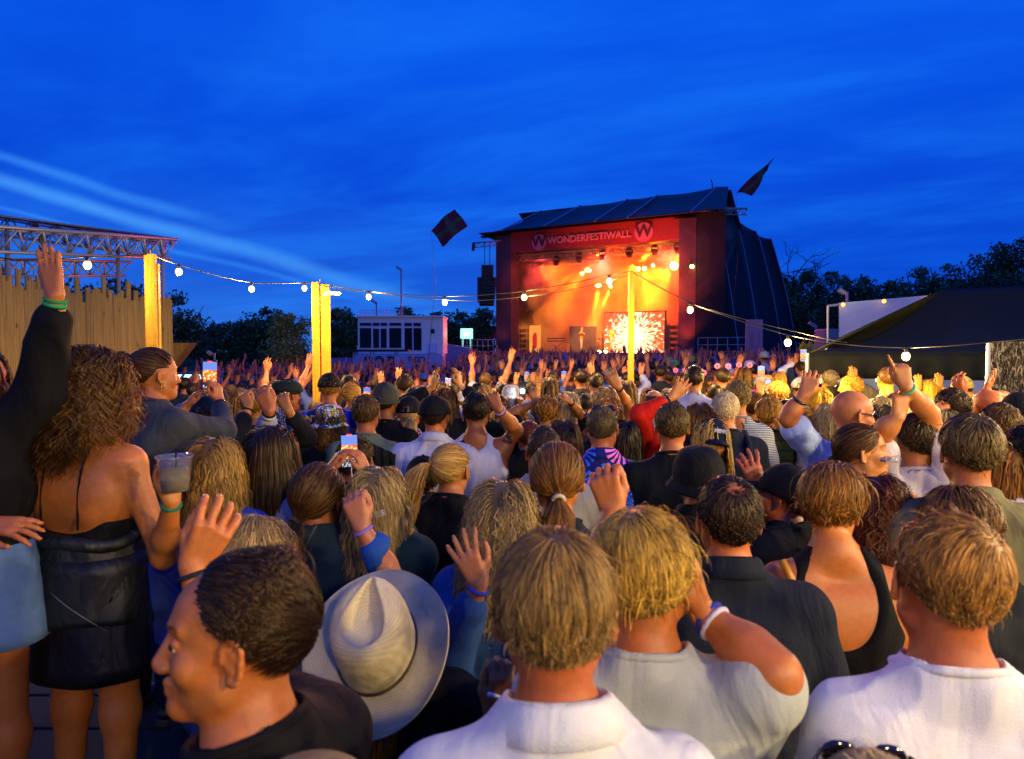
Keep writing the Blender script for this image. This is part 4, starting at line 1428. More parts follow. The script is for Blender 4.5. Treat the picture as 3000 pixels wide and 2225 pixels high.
hill = [(2290, 790, 70, 130), (2360, 775, 72, 150), (2440, 768, 72, 170), (2530, 790, 70, 160), (2610, 800, 66, 150), (2700, 760, 66, 170), (2780, 745, 64, 180), (2860, 715, 62, 190), (2930, 690, 60, 190), (3000, 655, 58, 210), (3090, 640, 56, 240),
        (2330, 870, 60, 170), (2450, 860, 60, 180), (2570, 860, 58, 180), (2690, 850, 56, 190), (2820, 800, 54, 200), (2950, 780, 52, 200)]
names = ['first tree of the dark wood, next to the stage tarpaulin', 'second tree of the dark wood from the stage', 'third tree of the wood, a rounded crown', 'fourth tree of the wood, sloping down', 'tree in the dip of the dark wood skyline', 'tree rising right of the dip in the skyline', 'tree above the peak of the white tent', 'tall tree of the wood right of the tent peak', 'taller tree near the right edge', 'tallest tree at the right edge with a ragged top', 'tree mostly beyond the right edge',
         'front-row tree behind the foot of the tarpaulin', 'front-row tree left of the lamp mast', 'front-row tree behind the white tent', 'front-row tree right of the white tent corner', 'front-row tree under the tall wood', 'front-row tree at the right edge']
for (x, y, d, w_), lab in zip(hill, names):
    K_ += 1; tree(x, y, d, w_ * 1.15, K_, lab, DKG, 4200, group='dark wood on the right')
# bare tree
t = empty('bare_tree', (at(2325, 900, 62).x, at(2325, 900, 62).y, 0)); tag(t, 'leafless twisted tree standing against the sky beside the stage', 'tree')
b = MB(); r_ = np.random.default_rng(5)


def branch(p, d_, L, rr, lv):
    pts = [p]
    for i in range(5):
        d_ = (d_ + Vector(r_.normal(0, .22, 3))).normalized(); d_.z = max(d_.z, .1); p = p + d_ * L / 5; pts.append(p)
        if lv and i > 1: branch(p, (d_ + Vector(r_.normal(0, .75, 3))).normalized(), L * .62, rr * .55, lv - 1)
    b.tube(pts, [rr * (1 - .14 * i) for i in range(6)], 5)


b.tube([(0, 0, 0), (0, 0, 6)], [.22, .16], 7)
for q in range(4): branch(Vector((0, 0, 5.6)), Vector(((q - 1.5) * .55, .1, .75)).normalized(), 3.9, .12, 3)
b.build('branches', BARK, t, True)

# ---------------------------------------------------------------- the stage
FLs = Vector((-1.2, 53.5, 0)); US = Vector((.8725, -.4884, 0)); NS = Vector((.4884, .8725, 0))
stage = empty('stage', FLs); tag(stage, 'big festival stage with dark pitched roof, glowing orange inside', 'stage')


def sg(s, t, z): return US * s + NS * t + Vector((0, 0, z))
RS = np.array([[US.x, NS.x, 0], [US.y, NS.y, 0], [0, 0, 1]])


def sbox(name, s0, s1, t0, t1, z0, z1, mtl, parent=stage, bevel=0):
    c = sg((s0 + s1) / 2, (t0 + t1) / 2, (z0 + z1) / 2)
    if parent is None: c = c + FLs
    return MB().box(c, (s1 - s0, t1 - t0, z1 - z0), RS).build(name, mtl, parent, bevel=bevel)


def scrimcol(k, v):
    w_ = k.noise(k.v('MULTIPLY', v, (3, 3, .6)), 3, 5, .7)
    return k.mix(w_, rgb('2a2430'), rgb('5a4048'))
SCR = custom('printed_scrim', scrimcol, .8)
BANN = custom('header_mesh', lambda k, v: k.mix(k.noise(v, 5, 4, .6), rgb('6c2420'), rgb('a03a2c')), .8)
INT = custom('stage_backdrop', lambda k, v: k.mix(k.noise(v, .6, 5, .65, 1.0), rgb('1c1412'), rgb('8a6a50')), .9)
DECK = mat('stage_deck', rgb('2a2422'), .4)
sbox('deck', -.5, 17.5, -1.2, 11, 1.85, 1.98, DECK)
sbox('skirting', -3.4, 17.5, -1.25, -1.15, 0, 1.83, mat('black_skirt', rgb('181416'), .9))
sbox('tower', .0, 1.35, -.1, 1.0, 1.98, 11.0, SCR)
sbox('tower', 14.35, 15.5, -.1, 1.0, 1.98, 11.0, SCR)
sbox('side_wall', .0, .15, 1.0, 10.5, 1.98, 11.1, BLACKF)
sbox('side_wall', 15.5, 17.4, -.05, .1, 0, 11.2, BLACKF)
sbox('side_wall', 15.6, 15.8, 1.0, 10.5, 1.98, 11.1, INT)
sbox('back_wall', .15, 15.6, 10.3, 10.5, 1.98, 11.1, INT)
sbox('header', 1.35, 14.35, -.12, -.04, 9.62, 11.15, BANN)
hd = sbox('ceiling', .0, 15.7, 0.0, 10.5, 11.17, 11.25, mat('black_skirt', rgb('181416')))
for t_ in (1.2, 5, 8.5):
    truss(sg(.6, t_, 9.6), sg(15.2, t_, 9.6), .45, 26, .04, parent=stage)
LET = mat('printed_letters', rgb('c8806a'), .7)
R_txt = np.array([[US.x, 0, -NS.x], [US.y, 0, -NS.y], [0, 1, 0]])
hdr = empty('header_sign', FLs); tag(hdr, 'red printed banner lettering WONDERFESTIWALL on the stage header', 'lettering')
text_obj('WONDERFESTIWALL', .68, sg(7.75, -.17, 10.28), R_txt, LET, hdr, 'lettering', .02, .012)
for i, (s_, z_, r__) in enumerate(((3.8, 10.25, .60), (11.9, 10.32, .66))):
    e = MB(); n_ = 40
    pts = [sg(s_ + r__ * math.cos(a), -.19, z_ + r__ * math.sin(a)) for a in np.linspace(0, 2 * PI, n_, endpoint=False)]
    e.prism(pts, tuple(NS * .03)).build('round_emblem', mat('emblem', rgb(['b06070', 'e0803c'][i]), .7), hdr)
    text_obj('W', 1.15, sg(s_, -.225, z_ + .0), R_txt, mat('emblem_letter', rgb('4c1010'), .8), hdr, 'emblem_letter', .02, .02)
# roof with scalloped ridge and lighter seams
ss = np.linspace(-1.0, 16.6, 41); rows = []
frames = np.array([1.0, 4.6, 8.6, 11.0, 15.4])
for v in np.linspace(0, 1, 9):
    row = []
    for s_ in ss:
        fr = np.min(np.abs(frames - s_)); sag = .12 * min(fr / 1.8, 1)
        zr = 13.75 + .02 * s_ - sag
        if s_ < 1.0: zr = 11.3 + (13.7 - 11.3) * (s_ + 1) / 2
        if s_ > 15.4: zr = 14.0 - (s_ - 15.4) * 1.6
        row.append(sg(s_ + .15 * v, -1.0 + 6.4 * v, 11.18 + (zr - 11.18) * v - .25 * math.sin(v * PI) * (fr > .3)))
    rows.append(row)
ROOF = custom('grey_blue_roof', lambda k, v: k.mix(k.noise(v, .8, 4, .6), rgb('1e2130'), rgb('2a2e3e')), .55)
MB().grid(np.array([[tuple(p) for p in r] for r in rows])).build('roof', ROOF, stage, True, solid=.05)
rows2 = [[sg(s_, 5.4 + 6.5 * v, 13.8 - 3.5 * v) for s_ in ss] for v in (0, .5, 1)]
MB().grid(np.array([[tuple(p) for p in r] for r in rows2])).build('rear_roof', ROOF, stage, True, solid=.05)
for f_ in frames:
    MB().tube([tuple(sg(f_ + .15 * v, -1.02 + 6.4 * v, 11.24 + (13.75 + .02 * f_ - 11.18) * v)) for v in np.linspace(0, 1, 8)], .05, 6).build('roof_seam', mat('seam', rgb('7a84a8'), .5), stage, True)
# right gable and tarpaulin walls in long sloping panels
Rg = [at(2052, 600, 47.5), at(2065, 556, 50.5), at(2115, 600, 50.8), at(2175, 648, 53.5), at(2228, 688, 56), at(2258, 700, 57.5)]
Ft = [at(2100, 1000, 45.5), at(2150, 1000, 46), at(2203, 990, 47), at(2250, 990, 50), at(2310, 985, 53), at(2346, 966, 56.5)]
Ft = [Vector((p.x, p.y, .2)) for p in Ft]
nP = 41; rowsT = []
top_i = np.linspace(0, 5, nP)
for v in np.linspace(0, 1, 19):
    row = []
    for q in top_i:
        i0 = min(int(q), 4); u = q - i0
        a = Rg[i0].lerp(Rg[i0 + 1], u); c_ = Ft[i0].lerp(Ft[i0 + 1], u)
        p = a.lerp(c_, v)
        p = p + Vector((.8, 0, 0)) * math.sin(PI * v) * .25      # bulge outward like the photo
        p.z += .3 * math.sin(PI * v) * (q / 5)
        p = p + Vector((-.3, .9, 0)) * (abs(math.sin(q * PI / 1.25)) ** .5) * .45
        row.append(tuple(p - FLs))
    rowsT.append(row)
MB().grid(np.array(rowsT)).build('side_tarpaulin', BLACKF, stage, True, solid=.04)
SEAM = mat('seam', rgb('7a84a8'))
for q in (13, 23, 32, 40):
    MB().tube([tuple(Vector(rowsT[i][q]) + Vector((0, -.1, 0))) for i in range(19)], .035, 5).build('tarpaulin_seam', SEAM, stage, True)
MB().prism([sg(15.4, -1, 11.2), sg(17.6, -1, 11.2), sg(16.4, 5.4, 14.0), sg(15.4, 5.4, 14.1)], (0, 0, .05)).build('gable', ROOF, stage)
# wings with small trusses
MB().prism([at(1975, 643, 46) - FLs, at(2055, 604, 46) - FLs, at(2148, 603, 46) - FLs, at(2120, 618, 45.6) - FLs], (0, .6, .12)).build('wing_roof', BLACKF, stage)
truss(at(2050, 612, 46) - FLs, at(2190, 612, 45) - FLs, .4, 7, .04, parent=stage)
truss(at(1385, 713, 53) - FLs, at(1510, 702, 53) - FLs, .35, 7, .035, parent=stage)
MB().prism([at(1407, 692, 54) - FLs, at(1480, 684, 54) - FLs, at(1490, 690, 53) - FLs, at(1410, 696, 53) - FLs], (0, 1, .08)).build('wing_roof', BLACKF, stage)
MB().tube([at(2087, 600, 50) - FLs, at(2087, 540, 50) - FLs, at(2084, 527, 50) - FLs], .04, 5).build('antenna', DARKM, stage)
# loudspeakers hung on the left
t = empty('line_array', at(1425, 790, 52)); q0 = t.location.copy(); tag(t, 'curved column of hanging loudspeakers left of the stage', 'loudspeaker')
for i in range(9):
    p = at(1432 - .25 * i * i * .4, 818 + i * 9, 51.8); MB().box(p - q0, (1.1, .7, .21), Rx(-.03 * i)).build('cabinet', DARKM, t, bevel=.03)
MB().box(at(1416, 850, 52.6) - q0, (.9, .7, 1.9)).build('rear_cabinets', DARKM, t, bevel=.03)
MB().box(at(1428, 795, 52) - q0, (.9, .4, .9)).build('rigging_frame', DARKM, t)
for x in (1420, 1435): MB().tube([at(x, 786, 52) - q0, at(x, 708, 52) - q0], .03, 5).build('chain', DARKM, t)
b = MB().tube([at(1388, 712, 52.5) - q0, at(1386, 735, 52.5) - q0], .12, 8).build('hanging_motor', DARKM, t)
# smoke under the stage roof
smoke = MB().box(sg(8.1, 3.9, 7.3) + FLs, (17.0, 12.6, 10.6), RS)
smo = smoke.build('stage_smoke', None)
sm = bpy.data.materials.new('smoke'); sm.use_nodes = True; k = NT(sm.node_tree); sm.node_tree.nodes.clear()
tcs = k.n('ShaderNodeTexCoord').outputs['Object']
nz = k.noise(k.v('MULTIPLY', tcs, (1, 1, 1)), .33, 4, .58, 1.4)
dens = k.n('ShaderNodeMapRange', {0: nz, 1: .44, 2: .66, 3: .02, 4: .42}).outputs[0]
tq = k.m('SUBTRACT', k.v('DOT_PRODUCT', tcs, (NS.x, NS.y, 0)), FLs.dot(NS))
zq = k.n('ShaderNodeSeparateXYZ', {0: tcs}).outputs[2]
dens = k.m('MULTIPLY', dens, k.n('ShaderNodeMapRange', {0: tq, 1: .5, 2: 4.5, 3: .10, 4: 1.0}, interpolation_type='SMOOTHSTEP').outputs[0])
dens = k.m('MULTIPLY', dens, k.n('ShaderNodeMapRange', {0: tq, 1: -2.4, 2: -.6, 3: 0.0, 4: 1.0}, interpolation_type='SMOOTHSTEP').outputs[0])
dens = k.m('MULTIPLY', dens, k.n('ShaderNodeMapRange', {0: zq, 1: 9.5, 2: 12.5, 3: 1.0, 4: 0.0}, interpolation_type='SMOOTHSTEP').outputs[0])
pv_ = k.n('ShaderNodeVolumePrincipled', {'Color': (1, .86, .72, 1), 'Density': dens, 'Anisotropy': .2})
k.n('ShaderNodeOutputMaterial', {'Volume': pv_.outputs[0]})
smo.data.materials.append(sm); tag(smo, 'orange-lit smoke filling the stage', 'smoke', kind='stuff')


def spot(p, tgt, W_, col, ang, blend=.5, size=.15):
    l = bpy.data.lights.new('stage_beam', 'SPOT'); l.energy = W_; l.color = col; l.spot_size = rad(ang); l.spot_blend = blend; l.shadow_soft_size = size
    o = bpy.data.objects.new('stage_beam', l); o.location = p; o.rotation_euler = (Vector(tgt) - Vector(p)).to_track_quat('-Z', 'Y').to_euler(); C.objects.link(o)


ORG, YEL, RED = (1, .065, .002), (1, .27, .010), (1, .03, .01)
W3 = lambda s, t, z: sg(s, t, z) + FLs
LAMPG = mat('spot_lens', (1, .8, .3), emit=(1, .62, .14), es=28)
lamps = [(1722, 795, 6, YEL), (1704, 803, 6.5, ORG), (1752, 838, 8, YEL), (1788, 841, 8, YEL), (1868, 790, 6, YEL), (1886, 789, 6, YEL), (1911, 780, 7, YEL), (1972, 781, 4, YEL), (2024, 783, -.3, ORG)]


def s_of(x, t):
    # s so that the stage point at depth-offset t projects on photo column x
    q = (x - 1500) / 2000
    return (q * (FLs.y + NS.y * t) - FLs.x - NS.x * t) / (US.x - q * US.y)


def spix(x, y, t):
    s_ = s_of(x, t); p = W3(s_, t, 0); z = at(x, y, p.y).z
    return Vector((p.x, p.y, z))


for i, (x, y, t_, col) in enumerate(lamps):
    p = spix(x, y, t_)
    t = empty('stage_lamp', p); tag(t, ['bright stage lamp left of centre, upper of two', 'bright stage lamp left of centre, lower of two', 'flat bright lamp low in the middle of the stage', 'bright lamp just left of the thin post', 'bright lamp right of the thin post, left of a pair', 'bright lamp right of the thin post, right of a pair', 'narrow lamp between the pair and the big lamp', 'biggest brightest lamp at the right side of the stage', 'orange lamp on the right tower of the stage'][i], 'stage lamp', 'lit lamps inside the stage')
    rr = .30 if i == 7 else (.16 if i in (2, 0, 4, 5) else .13)
    MB().ball((0, 0, 0), (rr * (1.6 if i in (0, 2) else 1), .08, rr * (.8 if i in (0, 2) else 1)), 12, 8).build('lens', LAMPG, t, True)
    MB().tube([(0, .1, 0), (0, .35, .05)], [rr, rr * .6], 10).build('housing', DARKM, t, True)
    MB().tube([(0, .2, 0), (0, .2, .5)], .04, 6).build('yoke', DARKM, t)
heads = [(1628, 769), (1695, 759), (1763, 753), (1841, 745), (1915, 737), (1981, 732)]
for i, (x, y) in enumerate(heads):
    p = spix(x, y, .9); t = empty('moving_head', p)
    tag(t, 'dark moving-head lamp, number %s from the left under the stage header' % ['one', 'two', 'three', 'four', 'five', 'six'][i], 'stage lamp', 'moving heads under the stage header')
    MB().tube([(0, 0, -.3), (0, 0, .1)], [.17, .20], 12).build('lamp_body', DARKM, t, True)
    MB().box((0, 0, .32), (.34, .3, .18)).build('base', DARKM, t, bevel=.02)
    for sx in (-1, 1): MB().box((sx * .23, 0, .08), (.05, .16, .42)).build('arm', DARKM, t, bevel=.01)
spot(spix(1722, 785, 6), W3(2.5, 4.6, 4.5), 26000, YEL, 38)
spot(spix(1704, 793, 6.5), W3(2.0, 6, 7.5), 18000, YEL, 18)
spot(spix(1752, 846, 7.5), W3(6.0, 4.5, 2.0), 22000, YEL, 24)
spot(spix(1788, 850, 7.5), W3(5.0, 4.5, 2.2), 22000, YEL, 20)
spot(spix(1868, 782, 5.8), W3(11.0, 5, 10.2), 22000, YEL, 30)
spot(spix(1886, 796, 5.8), W3(10.5, 5, 4.5), 18000, YEL, 28)
spot(spix(1960, 795, 3.5), W3(9.5, 6, 6.5), 20000, YEL, 75)
spot(W3(13.6, 3, 9), W3(9, 9, 4), 12000, ORG, 105)
spot(W3(2.2, 3, 9), W3(7, 9.5, 4), 7000, (1, .10, .01), 90)
spot(W3(8, 8.8, 9.2), W3(9, 4, 3.0), 7000, ORG, 110)
spot(W3(8, 1.2, 9.3), W3(9, 8.5, 5.0), 10000, (1, .05, .003), 120)
spot(W3(6.6, -4.0, 8.0), W3(6.9, .9, 2.9), 9000, (1, .42, .10), 34)  # pair of spots added to brighten the singers from the front, no fixture built
spot(W3(9.6, -4.0, 8.0), W3(9.3, .9, 2.9), 9000, (1, .50, .12), 30)
# red wash that spills over the front rows, tower scrims and header
for s_ in (3, 8, 13): spot(W3(s_, 2.0, 8.8), W3(s_ + 4, -14, .8), 10000, (1, .07, .06), 84, .8, .5)
for s_ in (9.5, 13.5): spot(W3(s_, -3.2, 2.6), W3(s_ + .5, 0, 9.5), 8000, (1, .11, .01), 75, 1, .2)
spot(W3(4.5, -3.2, 2.6), W3(4.0, 0, 9.5), 900, (1, .08, .10), 75, 1, .2)
spot(W3(.7, -1.1, 2.1), W3(.7, 0, 6), 120, (1, .15, .02), 80, 1, .1)
spot(W3(15, -1.1, 2.1), W3(14.9, 0, 6), 900, (1, .10, .01), 80, 1, .1)
# LED wall with a burst pattern
t = empty('led_wall', spix(1856, 1035, 2.7)); q0 = t.location.copy(); tag(t, 'bright LED wall showing a white and yellow burst behind the band', 'screen')
lm = bpy.data.materials.new('led_burst'); lm.use_nodes = True; k = NT(lm.node_tree); bb = lm.node_tree.nodes['Principled BSDF']
oc = k.n('ShaderNodeTexCoord').outputs['Object']
sx_ = k.v('DOT_PRODUCT', oc, (US.x, US.y, 0)); sz_ = k.n('ShaderNodeSeparateXYZ', {0: oc}).outputs[2]
u_ = k.m('SUBTRACT', sx_, .0); v_ = k.m('SUBTRACT', sz_, 1.25)
an = k.m('ARCTAN2', v_, u_); rd = k.m('POWER', k.m('ADD', k.m('POWER', u_, 2.0), k.m('POWER', v_, 2.0)), .5)
pc = k.n('ShaderNodeCombineXYZ', {0: k.m('MULTIPLY', an, 4.4), 1: k.m('MULTIPLY', rd, 1.0), 2: 0.0}).outputs[0]
nn_ = k.noise(pc, 2.6, 4, .6)
br_ = k.ramp(k.m('SUBTRACT', nn_, k.m('MULTIPLY', k.m('SUBTRACT', rd, .8), .10)), [(.40, (0, 0, 0)), (.50, (1, 1, 1))])
cc_ = k.mix(k.noise(pc, 1.1, 2), (1, .36, .04, 1), (1, .80, .55, 1))
em_ = k.mix(br_, (.30, .04, .006, 1), cc_)
lm.node_tree.links.new(em_, bb.inputs['Emission Color']); bb.inputs['Emission Strength'].default_value = 3.4; bb.inputs['Base Color'].default_value = (.02, .02, .02, 1)
zt = spix(1856, 916, 2.7).z - q0.z
MB().box((0, 0, zt / 2), (s_of(1944, 2.7) - s_of(1770, 2.7), .15, zt), RS).build('display', lm, t)
MB().box(sg(0, .2, zt / 2), (s_of(1944, 2.7) - s_of(1770, 2.7) + .2, .15, zt + .15), RS).build('frame', DARKM, t)
# side panels, racks, instruments, amplifiers
PAN = mat('warm_panel', rgb('503a2c'), .6, var=.2)
for i, (xa, xb, y0) in enumerate([(1552, 1583, 957), (1670, 1745, 960), (1946, 1962, 955)]):
    t = empty('screen_panel', spix((xa + xb) / 2, 1035, 2.4)); q0 = t.location.copy(); tag(t, ['narrow lit panel with an orange and red figure on the left of the stage', 'wide beige panel behind the left singer', 'narrow panel right of the LED wall'][i], 'panel', 'panels standing on the stage')
    hh = spix(xa, y0, 4).z - q0.z
    MB().box((0, 0, hh / 2), (s_of(xb, 4) - s_of(xa, 4), .1, hh), RS).build('panel', PAN if i else mat('fig_panel', rgb('c07030'), emit=(1, .35, .04), es=.9), t)
    if i == 0:
        MB().ball((0, -.12, hh * .45), (.22, .03, .65), 10, 8).build('figure', mat('figred', rgb('b01010'), emit=(1, .03, .01), es=.5), t, True)
for i, (x, y0, nm, lab) in enumerate([(1532, 957, 'equipment_rack', 'open equipment rack at the left of the stage'), (1968, 945, 'amplifier_tower', 'dark amplifier tower at the right of the stage')]):
    t = empty(nm, spix(x, 1035, 3)); q0 = t.location.copy(); tag(t, lab, 'rack'); hh = spix(x, y0, 3).z - q0.z
    for sx in (-.35, .35):
        for sy in (0, .5): MB().tube([sg(sx, sy, 0), sg(sx, sy, hh)], .03, 5).build('upright', STEEL, t)
    for q in range(5): MB().box(sg(0, .25, .15 + hh * q / 5.2), (.66, .45, hh / 9), RS).build('unit', DARKM, t, bevel=.01)
for i, (x, yk) in enumerate([(1630, 1000), (1935, 1003), (1840, 1003)]):
    t = empty('keyboard_stand', spix(x, 1035, 3)); q0 = t.location.copy(); tag(t, ['keyboards on a stand in the dark left part of the stage', 'keyboards on the right of the stage', 'keyboard right of the drum kit'][i], 'keyboard', 'keyboards on stage')
    for z in (.95, 1.15): MB().box(sg(0, 0, z), (1.5, .4, .08), RS).build('keyboard', DARKM, t, bevel=.01)
    for sx in (-.6, .6): MB().tube([sg(sx, 0, 0), sg(-sx, 0, .9)], .03, 5).build('leg', STEEL, t)
t = empty('drum_kit', spix(1745, 1030, 4.5)); tag(t, 'drum kit with white bass drum between the singers', 'drum kit')
BRS = mat('cymbal', rgb('d8a848'), .25, 1)
MB().tube([sg(0, -.3, .45), sg(0, .2, .45)], .42, 18).build('bass_drum', mat('drumshell', rgb('b0a8a0'), .4), t, True)
for sx, z in ((-.4, .9), (.4, .9), (-.85, .6), (.9, .55)): MB().tube([sg(sx, 0, z), sg(sx, 0, z + .28)], .24, 14).build('drum', mat('drumshell', rgb('b0a8a0')), t, True)
for sx, z in ((-1.0, 1.45), (-.2, 1.6), (.9, 1.5)):
    MB().tube([sg(sx, .1, z), sg(sx, .1, z + .02)], [.3, .04], 16).build('cymbal', BRS, t, True); MB().tube([sg(sx, .1, 0), sg(sx, .1, z)], .015, 5).build('stand', STEEL, t)
for i, (x, y) in enumerate([(1755, 1032), (1773, 1032), (1862, 1032), (1880, 1032)]):
    t = empty('floor_light', spix(x, y, -.9)); tag(t, ['floor light at the stage edge, first from the left', 'floor light at the stage edge, second from the left', 'floor light just right of the thin post', 'floor light at the stage edge, rightmost'][i], 'stage lamp', 'floor lights on the stage edge')
    MB().ball((0, 0, 0), (.16, .08, .12), 10, 7).build('lens', LAMPG, t, True); MB().box((0, .15, -.05), (.34, .2, .24)).build('housing', DARKM, t, bevel=.02)


def railing(name, pts, lab, h_=1.05, r=.025, n=6):
    t = empty('railing', pts[0]); q0 = t.location.copy(); tag(t, lab, 'railing')
    for a, b_ in zip(pts[:-1], pts[1:]):
        for z in (h_, h_ * .55, .1): MB().tube([a - q0 + Vector((0, 0, z)), b_ - q0 + Vector((0, 0, z))], r, 6).build('rail', STEEL, t, True)
        for i in range(n + 1): p = a.lerp(b_, i / n) - q0; MB().tube([p, p + Vector((0, 0, h_))], r, 6).build('rail_post', STEEL, t, True)


zf = lambda x, d, z: Vector((at(x, 1000, d).x, at(x, 1000, d).y, z))
railing('r', [zf(1352, 50, 1.95), zf(1445, 51, 1.95)], 'metal railing on the platform beside the green lit sign', 1.0)
railing('r', [zf(2045, 44, 1.95), zf(2192, 42, 1.95)], 'metal railing on the platform at the right foot of the stage', 1.0, n=5)
for x0, x1, d, lab in ((1345, 1450, 50, 'raised platform left of the stage'), (2040, 2195, 43, 'raised platform right of the stage')):
    p, q = zf(x0, d, .95), zf(x1, d, .95); o = MB().box((p + q) / 2 + Vector((0, 1.2, 0)), ((q - p).length, 2.6, 1.9)).build('platform', mat('black_skirt', rgb('181416')), bevel=.02); tag(o, lab, 'platform')
t = empty('lit_sign', at(1367, 978, 47)); q0 = t.location.copy(); tag(t, 'small glowing green-white sign on two legs left of the stage', 'sign')
GS = mat('green_sign', (.2, .9, .6), emit=(.25, .95, .62), es=1.5)
MB().box((0, 0, 0), (.86, .1, .70)).build('sign_face', GS, t, bevel=.08)
for sx, z, w_, h_ in ((-.12, -.08, .10, .30), (.06, -.02, .05, .34), (.18, .05, .12, .22), (-.2, .22, .2, .06)): MB().box((sx, -.06, z), (w_, .02, h_)).build('sign_figure', mat('sign_white', (1, 1, 1), emit=(.9, 1, .95), es=2.0), t)
for sx in (-.27, .27): MB().tube([(sx, 0, -.33), (sx, 0, -1.35)], .05, 8).build('leg', mat('sign_leg', rgb('a0d8c0')), t, True)
l = bpy.data.lights.new('sign_light', 'POINT'); l.energy = 60; l.color = (.3, 1, .7); o = bpy.data.objects.new('sign_light', l); o.location = at(1367, 978, 46); C.objects.link(o)
# pink sign
t = empty('pink_sign', zf(2209, 38, 0)); tag(t, 'tall pale pink notice board with small print beside the stage platform', 'sign')
PK = mat('pink_board', rgb('c88a90'), .6, var=.15)
MB().box((0, 0, 2.05), (.95, .08, 3.6)).build('board', PK, t, bevel=.01)
b = MB(); r_ = np.random.default_rng(2)
for q in range(16):
    w_ = .15 + .25 * r_.random(); b.box((-.2 + .1 * r_.random(), -.05, 3.1 - q * .11), (w_, .01, .03)); b.box((.25, -.05, 3.1 - q * .11), (.12, .01, .03))
b.build('printed_lines', mat('print', rgb('6a4a50')), t)

# ---------------------------------------------------------------- cabin, trailer, masts
CW = mat('cabin_white', rgb('c8d4cc'), .6, var=.12)
GLS = mat('dark_window', rgb('080c14'), .15, spec=.2)
dC = 40
t = empty('cabin', zf(1170, dC, 0)); q0 = t.location.copy(); tag(t, 'white two-storey control cabin with tall dark windows', 'cabin')
X_ = lambda x: (x - 1500) / 2000 * dC - q0.x
Z_ = lambda y: at(1200, y, dC).z
MB().box(((X_(1048) + X_(1298)) / 2, 1.3, (Z_(930) + Z_(1038)) / 2), (X_(1298) - X_(1048), 2.6, Z_(930) - Z_(1038))).build('wall', CW, t, bevel=.03)
MB().box(((X_(1046) + X_(1298)) / 2, 1.25, Z_(928)), (X_(1300) - X_(1044), 2.8, .10)).build('roof', CW, t, bevel=.02)
for xa, xb, ya, yb in [(1055, 1088, 947, 955), (1093, 1112, 947, 955), (1116, 1135, 947, 955), (1142, 1176, 947, 955), (1186, 1207, 947, 956), (1212, 1233, 947, 956), (1055, 1088, 962, 1020), (1094, 1111, 964, 1020), (1116, 1133, 964, 1020), (1141, 1176, 962, 1020), (1186, 1208, 962, 1027), (1212, 1235, 962, 1027), (1262, 1273, 965, 977)]:
    w_ = MB().box(((X_(xa) + X_(xb)) / 2, .0, (Z_(ya) + Z_(yb)) / 2), (X_(xb) - X_(xa) + .08, .08, Z_(ya) - Z_(yb) + .08)).build('window', mat('frame_white', rgb('a4b4dc'), .5), t, bevel=.01)
    MB().box(((X_(xa) + X_(xb)) / 2, -.03, (Z_(ya) + Z_(yb)) / 2), (X_(xb) - X_(xa), .05, Z_(ya) - Z_(yb))).build('pane', GLS, w_)
MB().box((X_(1268), -.05, Z_(1020)), (.5, .3, .55)).build('air_conditioner', mat('frame_white', rgb('a4b4dc')), t, bevel=.03)
b = MB()
for i in range(13): p = (X_(1050) + i * (X_(1180) - X_(1050)) / 12, .2, Z_(928)); b.tube([p, (p[0], p[1], p[2] + .35)], .012, 5)
for z in (.2, .35): b.tube([(X_(1050), .2, Z_(928) + z), (X_(1180), .2, Z_(928) + z)], .014, 5)
b.build('roof_railing', STEEL, t)
t = empty('broadcast_truck', zf(1170, 39, 0)); q0 = t.location.copy(); tag(t, 'pale broadcast truck with dark lettering parked under the cabin', 'truck')
MB().box((0, .6, 1.05), (5.0, 1.6, 1.7)).build('body', mat('truck_side', rgb('8898c8'), .45, var=.08), t, bevel=.06)
text_obj('22R', 1.25, Vector((-1.0, -.24, 1.32)), np.array([[1, 0, 0], [0, 0, -1], [0, 1, 0]]), mat('navy_print', rgb('1c2a58')), t, 'lettering', .01, .03)
text_obj('TV2D', .42, Vector((1.0, -.24, 1.62)), np.array([[1, 0, 0], [0, 0, -1], [0, 1, 0]]), mat('navy_print', rgb('1c2a58')), t, 'lettering', .01, .01)
for sx in (-1.7, 1.6):
    MB().tube([(sx, -.1, .42), (sx, .2, .42)], .42, 16).build('wheel', mat('tyre', rgb('101012')), t, True)
t = empty('roof_frame', zf(1110, 36, 0)); tag(t, 'black flat canopy frame on shiny poles in front of the cabin', 'canopy')
MB().box((-.25, 0, 2.12), (3.7, 1.0, .12)).build('canopy_beam', DARKM, t)
for x in (1042, 1047, 1052, 1093, 1101, 1163, 1170): MB().tube([((x - 1112) / 2000 * 36, -.4, 0), ((x - 1112) / 2000 * 36, -.4, 2.12)], .035, 6).build('pole', STEEL, t, True)
for x, y0, y1, d, lab in [(1175, 787, 990, 44, 'tall thin lamp mast above the cabin roof'), (1103, 885, 930, 42, 'short antenna mast on the cabin roof'), (628, 1035, 1120, 15, 'pale thin pole beside the raised phone'), (2391, 953, 1010, 30, 'pale lighting pole near the marshals'), (2482, 855, 1010, 12, 'lamp mast in front of the white tent')]:
    p = at(x, y0, d); t = empty('lamp_mast', (p.x, p.y, 0)); tag(t, lab, 'mast'); MB().tube([(0, 0, 0), (0, 0, p.z)], .022 if d < 20 else .05, 6).build('pole', mat('grey_pole', rgb('7c8490'), .4, .4), t, True)
    MB().box((-.10 if d < 20 else -.15, 0, p.z), (.12 if d < 20 else .4, .1, .07 if d < 20 else .15), Ry(.6)).build('lamp_head', mat('grey_pole', rgb('7c8490')), t, bevel=.01)
